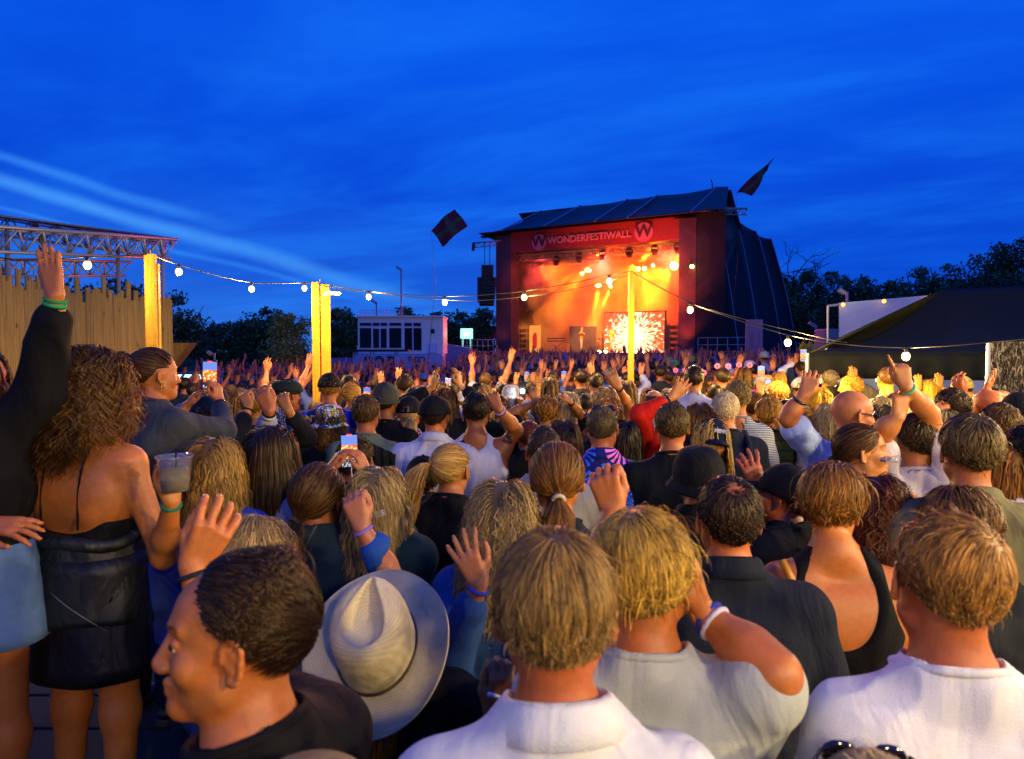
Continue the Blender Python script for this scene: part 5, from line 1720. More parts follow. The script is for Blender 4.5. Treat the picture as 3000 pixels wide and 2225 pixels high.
t = empty('site_fence', zf(990, 40, 0)); q0 = t.location.copy(); tag(t, 'low blue-grey tarpaulin fence left of the broadcast truck', 'fence')
MB().box((0, 0, .85), (2.2, .1, 1.7)).build('sheet', mat('blue_sheet', rgb('5a6ea8'), .7, var=.15), t)
t = empty('side_tent', zf(1320, 46, 0)); tag(t, 'blue-grey covered storage between the cabin and the stage', 'tent')
MB().prism([(-1.3, 0, 0), (1.3, 0, 0), (1.3, 0, 2.3), (-.4, 0, 2.6), (-1.3, 0, 2.2)], (0, 3, 0)).build('cover', mat('blue_sheet', rgb('5a6ea8')), t)

# ---------------------------------------------------------------- flags on thin poles
def nordic(k, v):
    s = k.n('ShaderNodeUVMap').outputs[0]
    q = k.n('ShaderNodeSeparateXYZ', {0: s}).outputs
    a = k.m('LESS_THAN', k.m('ABSOLUTE', k.m('SUBTRACT', q[0], .58)), .09); b = k.m('LESS_THAN', k.m('ABSOLUTE', k.m('SUBTRACT', q[1], .5)), .10)
    return k.mix(k.m('MAXIMUM', a, b), rgb('3a1634'), rgb('24403a'))
FLAGM = custom('flag_cloth', nordic, .8)


def flag(cs, d, foot, label, dy=.3):
    A, B, Cc, D = [at(x, y, d) for x, y in cs]; n = 14
    base = A; t = empty('flag', (foot.x, foot.y, 0)); o0 = t.location.copy(); tag(t, label, 'flag', 'flags flying over the crowd')
    P = []
    for i in range(n):
        u = i / (n - 1); row = []
        for j in range(n):
            v = j / (n - 1); p = A.lerp(B, u).lerp(D.lerp(Cc, u), v) + Vector((0, dy * math.sin(u * 7 + v * 2) * .4, .05 * math.sin(u * 5 + v * 4)))
            row.append(tuple(p - o0))
        P.append(row)
    o = MB().grid(np.array(P)).build('flag_cloth', FLAGM, t, True, solid=.01)
    uv = o.data.uv_layers.new(name='UVMap')
    for lp in o.data.loops: q = lp.vertex_index; uv.data[lp.index].uv = ((q // n) / (n - 1), (q % n) / (n - 1))
    tip = A
    MB().tube([(0, 0, 1.8), (tip - o0).lerp(Vector((0, 0, 1.8)), .5) + Vector((.2, 0, .4)), tip - o0], [.010, .006, .003], 5).build('pole', DARKM, t, True)


flag([(1263, 677), (1331, 608), (1370, 665), (1296, 720)], 24, zf(1255, 23, 0), 'square red flag with a green cross flying left of the stage')
flag([(2158, 566), (2272, 455), (2250, 500), (2206, 569)], 24, zf(2130, 23, 0), 'dark red flag folded by the wind, high right above the stage')

# ---------------------------------------------------------------- tents on the right
t = empty('white_tent', zf(2600, 11.5, 0)); q0 = t.location.copy(); tag(t, 'white marquee with amber lamps behind the black tent', 'tent')
MB().prism([at(2458, 888, 11.5) - q0, at(2770, 862, 11.5) - q0, at(3100, 835, 11.5) - q0, at(3100, 1200, 11.5) - q0, at(2458, 1200, 11.5) - q0], (2.2, 3, 0)).build('wall', WHITEF, t)
MB().tube([at(2425, 897, 11.4) - q0, at(2425, 1010, 11.4) - q0], .02, 5).build('frame_pole', STEEL, t)
MB().tube([at(2425, 897, 11.4) - q0, at(2458, 893, 11.4) - q0], .02, 5).build('frame_pole', STEEL, t)
t = empty('black_tent', zf(2700, 8.4, 0)); q0 = t.location.copy(); tag(t, 'black pop-up tent with a pointed roof and hanging valance', 'tent')
apex = at(2760, 849, 9.4); apex2 = at(3120, 832, 9.4)
fl, fr = at(2365, 1035, 7.8), at(3150, 1035, 7.8); bl, br2 = at(2420, 1020, 11), at(3150, 1000, 11)
nU, nV = 30, 14; P = []
for i in range(nU):
    u = i / (nU - 1); row = []
    e = fl.lerp(fr, u); a = apex if u < .5 else apex.lerp(apex2, (u - .5) * 2)
    a = apex.lerp(apex2, max(0, (u - .45) / .55))
    for j in range(nV):
        v = j / (nV - 1); p = e.lerp(a, v); p.z -= .16 * math.sin(v * PI) * (1.2 if u < .5 else .8); row.append(tuple(p - q0))
    P.append(row)
MB().grid(np.array(P)).build('roof', TENTB, t, True, solid=.01)
P = [[tuple(bl.lerp(br2, i / 9).lerp(apex.lerp(apex2, i / 9), v) - q0) for v in (0, .5, 1)] for i in range(10)]
MB().grid(np.array(P)).build('rear_roof', TENTB, t, True, solid=.01)
P = [[tuple(fl.lerp(bl, v).lerp(apex, w_) - q0) for w_ in np.linspace(0, 1, 6)] for v in np.linspace(0, 1, 6)]
MB().grid(np.array(P)).build('side_roof', TENTB, t, True, solid=.01)
P = []
for i in range(60):
    u = i / 59; e = fl.lerp(fr, u); zb = at(2365 + 785 * u, 1108 + 12 * u, 7.8).z
    P.append([tuple(Vector((e.x, e.y + .03 * math.sin(u * 60) * (1 - q / 4), e.z + (zb - e.z) * (1 - q / 4))) - q0) for q in range(5)])
MB().grid(np.array(P)).build('valance', TENTB, t, True, solid=.01)
for p in (fl, fr, bl): MB().tube([(p.x - q0.x, p.y - q0.y, 0), (p.x - q0.x, p.y - q0.y, p.z)], .02, 6).build('leg', STEEL, t)
MB().box(Vector((2.75, 3.2, 1.0)), (4.7, .05, 1.9)).build('back_sheet', mat('tent_back', rgb('2c2818'), .8, var=.3), t)
# foil screen at the far right
t = empty('foil_screen', at(2950, 1100, 5.6)); q0 = t.location.copy(); tag(t, 'crinkled silvery foil-covered board at the right edge', 'screen')
fm = bpy.data.materials.new('crinkled_foil'); fm.use_nodes = True; k = NT(fm.node_tree); bb = fm.node_tree.nodes['Principled BSDF']
vv = k.n('ShaderNodeTexCoord').outputs['Object']; hh = k.noise(k.v('MULTIPLY', vv, (2, 2, .8)), 16, 6, .7, 1.5)
bb.inputs['Metallic'].default_value = .4; bb.inputs['Roughness'].default_value = .4
fm.node_tree.links.new(k.ramp(hh, [(.42, rgb('2c2416')), (.52, rgb('6a5c40')), (.60, rgb('d8cba0'))]), bb.inputs['Base Color'])  # crinkle highlights and dark folds painted into the base colour
fm.node_tree.links.new(k.n('ShaderNodeBump', {'Height': hh, 'Strength': 1.0, 'Distance': .35}).outputs[0], bb.inputs['Normal'])
p0, p1_ = at(2898, 1003, 5.6), at(3120, 1000, 5.6)
MB().box(((p0 + p1_) / 2 - q0 - Vector((0, 0, 1.0))), ((p1_ - p0).length, .06, 2.0)).build('foil_board', fm, t, bevel=.005)
MB().tube([p0 - q0, Vector((p0.x, p0.y, 0)) - q0], .02, 6).build('leg', STEEL, t)
# tall white sun-lit van-like box right of marshals
t = empty('white_crate', at(2425, 990, 24)); q0 = t.location.copy(); tag(t, 'pale box trailer behind the marshals', 'trailer')
MB().box((0, 0, -.9), (.55, .8, 2.4)).build('box_body', mat('crate', rgb('6a7080'), .6), t, bevel=.03)
# ---------------------------------------------------------------- the people one can tell apart
# hair colours
BR = ('150d07', '7c5a30'); DB = ('0c0805', '3c2812'); BL = ('6a4a1c', 'f0cc78'); GB = ('3a2812', 'c89848'); GR = ('2a2824', '9a958a'); WH = ('8a8478', 'e8e2d6'); BK = ('050404', '1c1612'); PL = ('8a7a58', 'f0e6c8'); RD = ('2a0f06', '7a3414'); LB = ('2c1d0e', '9a6a34')
SH = lambda c, **o: ('short', c[0], c[1], o)
LG = lambda c, l, **o: ('long', *c, dict(len=l, **o))
TIE = lambda c, tie=(0, -.115, .0), **o: ('tie', *c, dict(tie=tie, **o))


def palmshirt(k, v):
    base = rgb('141c6a')
    a = k.n('ShaderNodeTexVoronoi', {'Vector': v, 'Scale': 7.5, 'Randomness': .9}, feature='F1')
    loc = k.v('MULTIPLY', k.v('SUBTRACT', v, a.outputs['Position']), (7.5, 7.5, 7.5))
    s = k.n('ShaderNodeSeparateXYZ', {0: loc}).outputs
    ang = k.m('ARCTAN2', s[2], s[0]); r = k.m('POWER', k.m('ADD', k.m('POWER', s[0], 2.0), k.m('POWER', s[2], 2.0)), .5)
    fr = k.m('SINE', k.m('ADD', k.m('MULTIPLY', ang, 15.0), k.m('MULTIPLY', r, 5.0)))
    mask = k.m('MULTIPLY', k.m('GREATER_THAN', fr, .0), k.m('LESS_THAN', r, .62))
    sel = k.n('ShaderNodeSeparateColor', {0: a.outputs['Color']}).outputs[0]
    colr = k.mix(k.m('GREATER_THAN', sel, .5), rgb('2f6ef0'), rgb('e070d8'))
    return k.mix(mask, base, colr)


def leopard(c1, c2, sc):
    def f(k, v):
        a = k.n('ShaderNodeTexVoronoi', {'Vector': v, 'Scale': sc}, feature='DISTANCE_TO_EDGE').outputs[0]
        b = k.noise(v, sc * 1.5, 2)
        return k.mix(k.m('GREATER_THAN', k.m('ADD', a, k.m('MULTIPLY', b, .25)), .24), rgb(c1), rgb(c2))
    return f


def stripes(c1, c2, fz):
    def f(k, v):
        s = k.n('ShaderNodeSeparateXYZ', {0: v}).outputs
        return k.mix(k.m('GREATER_THAN', k.m('SINE', k.m('MULTIPLY', s[2], fz)), .2), rgb(c1), rgb(c2))
    return f


def confetti(k, v):
    a = k.n('ShaderNodeTexVoronoi', {'Vector': v, 'Scale': 42.0}, feature='F1')
    e = k.n('ShaderNodeTexVoronoi', {'Vector': v, 'Scale': 42.0}, feature='DISTANCE_TO_EDGE').outputs[0]
    hsv = k.n('ShaderNodeSeparateColor', {0: a.outputs['Color']}).outputs
    c = k.ramp(hsv[0], [(0, rgb('e8e6dc')), (.38, rgb('4fae3a')), (.52, rgb('d8c63a')), (.64, rgb('c8322a')), (.76, rgb('e8e6dc')), (.9, rgb('2c58b8'))], 'CONSTANT')
    return k.mix(k.m('LESS_THAN', e, .06), c, rgb('15181a'))


def jersey(k, v):
    s = k.n('ShaderNodeSeparateXYZ', {0: v}).outputs
    w_ = k.n('ShaderNodeTexWave', {'Vector': v, 'Scale': 3.0, 'Distortion': 6.0}).outputs[1]
    return k.mix(k.m('GREATER_THAN', w_, .72), rgb('0c1c66'), rgb('2a4ab0'))


def quilt(k, v):
    s = k.n('ShaderNodeSeparateXYZ', {0: v}).outputs
    return k.mix(k.m('GREATER_THAN', k.m('SINE', k.m('MULTIPLY', s[2], 90.0)), .93), rgb('2e3a18'), rgb('141a0c'))


PALM = custom('cloth_palm_print', palmshirt); LEO = custom('cloth_leopard', leopard('15120f', 'cfc8bc', 38)); FLO = custom('cloth_floral', leopard('1a1216', 'c08a98', 45))
STR = custom('cloth_striped', stripes('5a6068', 'a9b0b6', 520)); CONF = custom('cloth_patchwork', confetti); JER = custom('cloth_jersey', jersey); QUI = custom('cloth_quilted', quilt)
TAT = 'a05c3a'

P_ = {}


def per(key, *a, **kw):
    P_[key] = person(*a, **kw)


UP = dict
# ---- nearest ring
per('curly', 'woman with curly brown hair and bare back, leather jacket tied round her waist', 284, 1148, 205, 64, ('wavy', '120a05', '64441f', dict(len=.235, wave=.016, wl=.075, thick=.044, spread=.22, dens=1.9, back=1.3)), None, ('cami', '0a0b0d', 'plain', 1.20),
    'c0703c', d=2.3, fem=True, fat=1.10, byaw=14, R=(502, 1470, 2.10, 515, 1330, .55, UP(n=(-.75, .5, 0), E=(480, 1632, 2.22), thumb=.75)), L=(330, 1560, 2.75, 360, 1500, .4, {}), ex=(('sunglass',), ('band', 1, '1c6a52'), ('ring', 1)), pitch=-2, H=1.66, trousers='0a0a0c', skirt=('08090b', .62, 1.02, .05, 'leather'), face=True, group='people at the left edge of the crowd')
per('leftw', 'woman in black jacket at the left edge with her arm straight up and open hand', -85, 1120, 215, 78, LG(DB, .3), None, ('jacket', '08080a', 'plain', 'crop'),
    'b5663c', d=2.15, fem=True, byaw=15, lean=(-.07, 0), R=(163, 868, 2.05, 135, 700, .0, UP(spread=.06, n=(.1, 1, 0), E=(120, 1150, 2.12), thumb=.9)), L=(-45, 1535, 1.85, 90, 1545, .10, UP(n=(.3, .5, -1), spread=.16, thumb=1.0, pole=(-1, -.3, -.6))), ex=(('band', 1, '1e8a4a', '1a9a60', 'c0a030'),), H=1.70, skirt=('56749c', .80, 1.10, .16, 'denim'), face=True, group='people at the left edge of the crowd')
per('bun', 'woman with a dark bun and gold hoop earring in grey jumper filming with a phone', 455, 1097, 145, 46, TIE(('140b06', '5a3a20'), (-.035, -.105, .055), tail=0, bun=.042), None, ('sweater', '3c4043'),
    'bd6e42', d=3.2, fem=True, fat=1.1, byaw=22, R=(645, 1178, 3.55, 628, 1100, .45, UP(n=(-1, .3, 0), E=(655, 1262, 3.35), s=.98)), L=(545, 1190, 3.6, 598, 1118, .4, UP(n=(1, .3, 0), pole=(-.2, 0, -1))), ex=(('earring',), ('watch', 1)), H=1.72)
per('profile', 'man in black T-shirt in profile close to the camera, dark hair, looking left', 694, 1858, 490, -106, SH(('0a0603', '33200f'), whorl=(.1, .93, .35), len=.060, thick=.009, mess=.15, lift=.05, dens=1.6, grav=.12, hl=.16, fly=.006), None, ('tee', '0a0b0e'),
    'c4703e', d=1.03, byaw=-68, R=(568, 1668, 1.38, 655, 1490, .42, UP(n=(-.4, 1, 0), pole=(-.2, .2, -1), spread=.2)), ex=(('band', 1, '20242c'), ('look', (-1, 0))), pitch=2, face=True, hmin=.0029, L=None, group='people closest to the camera')
per('cowboy', 'woman in a cream straw cowboy hat and black jacket with a blonde ponytail', 1112, 1880, 300, 3, TIE(('3a2812', 'c09040'), (0, -.112, -.045), tail=.22, tr=.034, wave=.008), ('cowboy', '3a3428'), ('jacket', '0b0d10'),
    'a8603c', d=1.68, fem=True, fat=1.1, pitch=44, lean=(0, -.10), R=(1455, 2105, 1.42, 1470, 2045, .7, UP(n=(-.4, 1, 0), pole=(1, .3, -.3))), byaw=0, H=1.52, ex=(('ring', 1),), group='people closest to the camera')
per('collar', 'man with tousled grey-brown hair and red-lit ears in a white collared shirt', 1625, 1790, 470, 4, SH(('20180c', 'b09460'), whorl=(.05, -.25, .95), len=.062, thick=.012, mess=.4, lift=.28, dens=1.4), None, ('shirt', 'ccd0d0'),
    'b05a34', d=1.03, byaw=-6, pitch=-4, L=None, hmin=.0042, group='people closest to the camera')
per('blond', 'blond man in grey T-shirt holding his right hand to his ear', 1885, 1680, 367, 12, SH(('4a300c', 'f4c860'), whorl=(-.1, -.1, .98), len=.085, thick=.012, mess=.3, lift=.15, dens=1.4), None, ('tee', 'a0a69e'),
    'bd6a38', d=1.27, byaw=4, R=(2062, 1800, 1.27, 2030, 1640, .25, UP(n=(-1, .2, 0), E=(2268, 1975, 1.16), thumb=.3)), L=(1795, 1505, 1.72, 1772, 1420, .95, UP(n=(.3, 1, 0), pole=(-.4, 0, -1))), ex=(('band', 1, '2a3a9a', 'c8c4d0'), ('ring', 1)), roll=-6, hmin=.0045, group='people closest to the camera')
per('white', 'man with a sandy hair whorl in a white T-shirt at the lower right corner', 2772, 1705, 420, 10, SH(('2a1c0a', 'd09c50'), whorl=(.42, -.62, .66), len=.042, thick=.008, mess=.25, lift=.25, dens=1.5), None, ('tee', 'cccece'),
    'b5603a', d=1.2, byaw=6, pitch=-6, roll=5, hmin=.0045, group='people closest to the camera')
per('polo', 'man with thinning dark hair in a dark navy polo shirt', 2132, 1520, 240, 3, SH(('080605', '3a2612'), patch=.045, len=.028, thick=.010, whorl=(.05, -.50, .86), dens=1.1, lift=.18), None, ('polo', '141a26'), 'c0683c', d=1.93, byaw=5, pitch=2, fat=1.12)
per('bareback', 'woman with short golden-brown hair and bare back in a black dress, yellow bag strap', 2440, 1472, 222, 48, SH(('2a1a08', 'a87830'), len=.085, thick=.020, whorl=(-.1, .1, .98), mess=.5, lift=.12, dens=1.5, grav=.25), None, ('tank', '0a0a0c', 'plain', 'lowback'), 'c8743c', d=2.12, fem=True, byaw=12, roll=12, fat=1.08)
per('auburn', 'woman with long curly dark auburn hair beside the bare-backed woman', 2560, 1500, 195, 30, ('curly', '1a0a05', '6a2c12', dict(len=.34, wave=.016, wl=.05, thick=.034, spread=.3, dens=1.4)), None, ('tee', '0c0c10'), 'b0643c', d=2.45, fem=True)
per('khaki', 'tall man with wavy grey-brown hair in a khaki collared jacket', 2838, 1322, 205, 12, SH(('15110b', '7c6c44'), len=.05, thick=.014, mess=.8, lift=.2, whorl=(.1, -.4, .9), dens=1.2), None, ('jacket', '6c6846', 'plain', 'collar'), 'b5663c', d=2.3, byaw=14, fat=1.1)
per('beige', 'man with cropped dark hair and pink scalp in a light beige jacket', 1592, 1322, 142, -8, ('buzz', '140d08', '3a2c20', dict(dens=1.3)), None, ('jacket', '9c9888'), 'b86a4a', d=3.25, byaw=-4)
per('ponytail', 'woman with sleek light-brown hair in a low ponytail with a cream hair tie', 1632, 1405, 205, 4, TIE(('2c1a08', 'a07030'), (.005, -.118, -.035), tail=.26, tr=.028, scrunch='c8b898', thick=.016, dens=1.3), None, ('tee', '20242a'), 'b5683e', d=2.3, fem=True)
per('greycurl', 'woman with long curly grey hair and gold clip, raising a ringed hand', 1475, 1525, 218, 12, ('curly', '3a3226', 'b8a888', dict(len=.30, wave=.011, wl=.05, thick=.026, spread=.22, dens=1.2)), None, ('shirt', '2c4c80', 'denim'), 'b8705a', d=2.15, fem=True, L=(1405, 1715, 1.85, 1335, 1560, .06, UP(spread=.22, n=(.1, 1, 0), pole=(-.3, -.3, -1), thumb=1.0)), ex=(('band', -1, '2c40b0'), ('ring', -1)))
per('clip', 'grey-blonde woman with a white lattice hair clip holding up a phone', 1112, 1468, 190, 8, LG(('3a3024', 'c8b890'), .34, wave=.008, wl=.11, thick=.020, spread=.10, dens=1.2), None, ('jacket', '203834'), 'b8704a', d=2.48, fem=True, R=(1078, 1385, 2.85, 1040, 1310, .35, UP(n=(-1, .3, 0), pole=(.6, 0, -1), s=.95)), L=(960, 1378, 2.85, 1006, 1310, .4, UP(n=(1, .3, 0), pole=(-.6, 0, -1), s=.95)), ex=(('band', 1, '3a3c48'),))
per('lowpony', 'woman with smooth brown hair in a low ponytail wearing a dark teal jacket', 937, 1458, 188, 22, TIE(('120c05', '6a4a24'), (-.012, -.112, -.055), tail=.2, tr=.026, scrunch='4a4238', thick=.016, dens=1.2), None, ('jacket', '1c2e34'), 'b0683e', d=2.5, fem=True, ex=(('sunglass',),))
per('fist', 'person in blue denim raising a fist with lilac wristband behind the cowboy hat', 1175, 1800, 230, 0, SH(BR), None, ('jacket', '24509a', 'denim'), 'b86e5c', d=2.1, fem=True, L=(1060, 1545, 2.05, 1030, 1455, .9, UP(n=(0, 1, 0), pole=(.6, 0, -1))), ex=(('band', -1, '8a70c8'),))
per('silver', 'small person with swept silver-blond hair behind the man in profile', 762, 1640, 225, 55, SH(('5a4a34', 'd8c8a4'), len=.075, thick=.024, mess=.4, whorl=(-.3, .3, .9), grav=.3, dens=1.2), None, ('jacket', '30405a'), 'bd7650', d=2.05, fem=True)
per('blonde', 'woman with long wavy blonde hair in a lavender-blue jacket', 635, 1372, 170, 0, ('wavy', '3c2c16', 'c0a060', dict(len=.40, wave=.008, wl=.10, thick=.022, spread=.12, dens=1.5)), None, ('jacket', '3c50a0', 'denim'), 'b5703e', d=2.75, fem=True)
per('longdark', 'woman with very long dark straight hair and sunglasses on her head, arm raised', 803, 1330, 158, 28, LG(('0c0705', '3c2410'), .44, wave=.004, wl=.2, thick=.018, dens=1.5), None, ('shirt', '8088a0'), 'b5663c', d=2.95, fem=True, L=(790, 1205, 3.0, 765, 1150, .5, UP(n=(0, 1, 0), pole=(-.3, 0, -1), spread=.25)), ex=(('sunhead',), ('band', -1, '14141a', 'b0b4c0')))
per('bucketblk', 'person in a crumpled black bucket hat', 2045, 1402, 172, -6, SH(DB), ('bucket', '0e0f10'), ('jacket', '0e1012'), 'b0643c', d=2.75, roll=-8, pitch=8)
per('capleft', 'man in a black baseball cap with open mouth turned left, hand up', 2290, 1452, 172, -58, SH(DB, len=.02), ('cap', '0c0d0e'), ('jacket', '101216'), 'b0563c', d=2.72, pitch=14, byaw=-40, L=(2216, 1432, 2.85, 2200, 1370, .2, UP(n=(0, 1, 0), spread=.25)), face=True, ex=(('open', True),))
per('smile', 'smiling woman in profile with a low bun and a clear cup in her mouth', 2527, 1322, 152, 110, TIE(('1c1006', '6a4824'), (-.01, -.108, -.04), tail=0, bun=.026), None, ('tee', 'bcaab4'), 'cc8458', d=3.05, fem=True, byaw=55, pitch=4, face=True, ex=(('open', True),), R=(2612, 1468, 2.8, 2690, 1452, .3, UP(n=(0, .3, -1), pole=(.2, -.4, -1))), hmin=.006)
per('baldsun', 'bald man with black sunglasses in a light blue shirt, watch on his raised left arm', 2500, 1212, 137, 90, ('bald',), None, ('shirt', '9cb2dc', 'plain', 'short'), 'c87850', d=3.5, byaw=38, L=(2352, 1160, 3.4, 2385, 1085, .35, UP(n=(.3, 1, 0), E=(2308, 1226, 3.45), spread=.2)), ex=(('sunglass',), ('watch', -1)), pitch=-6, face=True, hmin=.007)
per('point', 'dark-haired man in a white T-shirt pointing up at the lamps with one finger', 2676, 1290, 140, -2, SH(('0c0805', '3c2c16'), len=.03, thick=.014, dens=1.2), None, ('tee', 'c8c2c2'), 'c47a48', d=3.2, byaw=6, R=(2655, 1135, 3.05, 2638, 1065, .9, UP(point=True, n=(.2, 1, 0), E=(2722, 1212, 3.12), s=.95)), L=(2630, 1225, 3.05, 2640, 1165, .75, UP(n=(0, 1, 0), E=(2588, 1262, 3.1))), ex=(('band', 1, '3ac08a'), ('ring', -1)))
per('darktee', 'broad man with spiky grey-flecked hair in a plain black T-shirt', 1968, 1250, 132, 8, SH(('141008', '7c6a3c'), len=.028, thick=.012, whorl=(0, .1, .99), lift=.5, mess=.4, dens=1.4), None, ('tee', '0b1012'), 'bd6a40', d=3.55, byaw=4, fat=1.1)
per('palm', 'man with cropped grey hair and sunglasses on his head in a blue palm-print shirt', 1765, 1255, 130, 18, ('buzz', '1c1812', '6a6250', dict(dens=1.6)), None, ('shirt', PALM, 'plain', 'short'), 'b8664a', d=3.62, byaw=6, ex=(('sunhead',),), fat=1.08)
per('capsmile', 'laughing blonde woman in a navy cap facing the camera', 2085, 1290, 108, 172, LG(BL, .26), ('cap', '0c1830'), ('jacket', '10141c'), 'cc7c4c', d=4.1, fem=True, pitch=-3, roll=-10, face=True, byaw=150, ex=(('open', True),), hmin=.006)
per('grey66', 'person with wavy brown hair in front of the khaki jacket', 2798, 1545, 212, -10, SH(('1a1209', '86643a'), len=.08, thick=.03, mess=.7, grav=.3, dens=1.2, whorl=(0, .2, .9)), None, ('jacket', '1c2022'), 'b5663c', d=2.2, fem=True)
per('right65', 'woman with long golden-brown hair at the right edge', 2952, 1375, 165, 20, LG(('3a220a', 'b07c30'), .42, dens=1.2), None, ('tee', 'b8b0a8'), 'b5663c', d=2.8, fem=True)
per('right64', 'person with black hair cut off by the right edge of the picture', 3010, 1335, 168, -20, SH(BK, len=.03), None, ('tee', 'c0b8b4'), 'b5603c', d=2.75)
per('blur62', 'man with soft mid-brown hair standing in front of the foil screen', 2925, 1252, 128, 10, SH(('1a1208', '6c5428'), len=.03, thick=.018, dens=1.2), None, ('tee', 'a09a90'), 'b5603c', d=3.6)
per('black63', 'dark-haired person in a black cap at the right edge', 2985, 1215, 118, 15, SH(BK), ('cap', '0b0e12'), ('tee', '8a8680'), 'c0703c', d=3.95)
per('baldor', 'bald man with a grey beard clapping above his head', 2888, 1195, 106, -8, ('bald',), None, ('tee', '3a3a34'), 'c86a30', d=4.4, ex=(('beard', '6a645a', 'd0c8b8'),), R=(2885, 1152, 4.4, 2910, 1112, .1, UP(n=(-1, .4, 0), pole=(.7, 0, -1))), L=(2815, 1160, 4.4, 2800, 1108, .35, UP(n=(1, .4, 0), pole=(-.7, 0, -1))))
per('curl60', 'man with curly dark-brown hair holding a hand to his ear', 2785, 1198, 108, -2, SH(('0c0804', '4c3818'), len=.035, thick=.02, mess=1.2, dens=1.3), None, ('tee', '201c18'), 'c47844', d=4.3, L=(2770, 1235, 4.2, 2765, 1195, .8, {}))
# ---- second ring
per('dog', 'woman in a colourful patchwork bucket hat and black jacket', 968, 1240, 95, -5, LG(BR, .2, wave=.01), ('bucket', CONF), ('jacket', '121518'), 'b0643c', d=4.9, fem=True)
per('m27', 'man in grey-green T-shirt with sunglasses on his head, jumper over one shoulder', 1074, 1212, 108, 0, SH(('1c140a', '6c5230'), len=.022, thick=.010, dens=1.3), None, ('tee', '5c6a58'), 'b8643e', d=4.35, ex=(('sunhead',),))
per('m15b', 'dark-haired man right in front of the lit phone', 1045, 1352, 140, 14, SH(('0c0704', '3c2414'), len=.022, dens=1.2), None, ('tee', '15181c'), 'b8643e', d=3.4)
per('flatcap', 'heavy man in a black flat cap and white shirt', 1275, 1218, 108, 10, SH(DB, len=.012), ('flat', '0c0e0d'), ('shirt', 'b4b6c8'), 'c06c44', d=4.3, fat=1.18)
per('tank', 'woman with short black hair, hoop earrings and necklace in a white vest top, finger raised', 1396, 1206, 106, 4, SH(('060404', '1c140e'), len=.025, thick=.012), None, ('tank', 'cccccc'), 'a8603a', d=4.35, fat=1.06, R=(1462, 1200, 4.1, 1440, 1150, .75, UP(point=True, n=(0, 1, 0), E=(1512, 1262, 4.3))), ex=(('earring',), ('choker',), ('band', 1, 'b09ab8', '5a4a60')), byaw=4)
per('hpony', 'woman with a high blonde ponytail in a black top', 1322, 1378, 148, 24, TIE(('5a4426', 'd8bc80'), (-.045, -.095, .045), tail=.36, tr=.026, wave=.010, wl=.14, dens=1.3), None, ('tee', '0c0e10'), 'b8704a', d=3.15, fem=True)
per('m82', 'woman with dark hair and dark cap beside the blonde ponytail', 1238, 1402, 108, -20, SH(DB, len=.05), ('cap', '15130f'), ('tee', '1a1c1e'), 'b0643c', d=3.9, fem=True)
per('bandana', 'woman in a black cap with beige scarf tails and a flowered blouse', 1200, 1212, 86, 4, TIE(('8a7450', 'c8b080'), (.02, -.10, -.03), tail=.14, tr=.03), ('cap', '101318'), ('shirt', FLO), 'bd7048', d=5.1, fem=True)
per('beaniem', 'man in a dark green-grey beanie and black T-shirt', 1129, 1178, 92, 6, SH(DB, len=.01), ('beanie', '34382e'), ('tee', '0c0c0e'), 'b8683e', d=5.0)
per('jersey', 'man in a black cap and blue football shirt with yellow letters', 965, 1138, 78, -14, SH(GB, len=.012), ('cap', '101210'), ('tee', JER), 'b8643c', d=5.8, ex=(('sunglass',),), byaw=0, fat=1.2)
per('beret', 'person in a dark green flat hat and leopard-print top', 842, 1158, 86, 38, SH(BK, len=.04), ('beret', '1a2420'), ('shirt', LEO), 'b8643c', d=5.4, fem=True)
per('m26', 'short-haired blond man in a dark hooded jacket with a fist up on the left', 750, 1190, 88, 10, SH(('4a3410', '9a7838'), len=.015, thick=.006), None, ('jacket', '15171a'), 'c47c48', d=4.7, L=(728, 1195, 4.5, 708, 1140, .95, UP(n=(0, 1, 0), pole=(-.4, 0, -1))), R=(845, 1205, 4.3, 830, 1168, .6, UP(pole=(1, 0, -.4))), ex=(('band', -1, '15151a'),))
per('hatgreen', 'person in a dark olive bucket hat beyond the filming woman', 632, 1185, 84, 0, SH(DB), ('bucket', '22261c'), ('jacket', '15191c'), 'a8603c', d=5.4)
per('capnavy', 'person in a navy cap behind the grey jumper', 604, 1212, 95, -8, SH(DB), ('cap', '0e1a2c'), ('jacket', '12202c'), 'a8603c', d=4.9)
per('bunblond', 'woman with golden hair tied in a small knot holding her cheek', 1033, 1156, 68, 20, TIE(('6a4a18', 'e0b458'), (-.05, -.10, .02), tail=.2, tr=.02), None, ('tee', '706a60'), 'c8803e', d=6.6, fem=True)
per('boy', 'boy with short brown hair and grey T-shirt raising a fist', 1188, 1130, 62, 4, SH(('1c1206', '6a4a20'), len=.02), None, ('tee', '3c3c3e'), 'bd703c', d=7.3, R=(1238, 1160, 7.1, 1232, 1142, .9, {}))
per('bald30', 'bald man just behind the black cap with scarf tails', 1190, 1190, 72, 0, ('bald',), None, ('tee', '2a2a2c'), 'c07040', d=6.2)
per('orangecap', 'person in an orange-yellow cap with both black-sleeved arms clapping overhead', 1306, 1182, 82, 60, LG(DB, .25), ('cap', 'c07a18'), ('jacket', '0c0e12'), 'd08848', d=5.5, fem=True, L=(1266, 1136, 5.4, 1272, 1085, .15, UP(pole=(-.8, 0, -.6), n=(1, .5, 0), s=1.1)), R=(1348, 1134, 5.4, 1342, 1088, .2, UP(pole=(.8, 0, -.6), n=(-1, .5, 0), s=1.1)), byaw=5, ex=(('band', 1, 'c8c0a0'),))
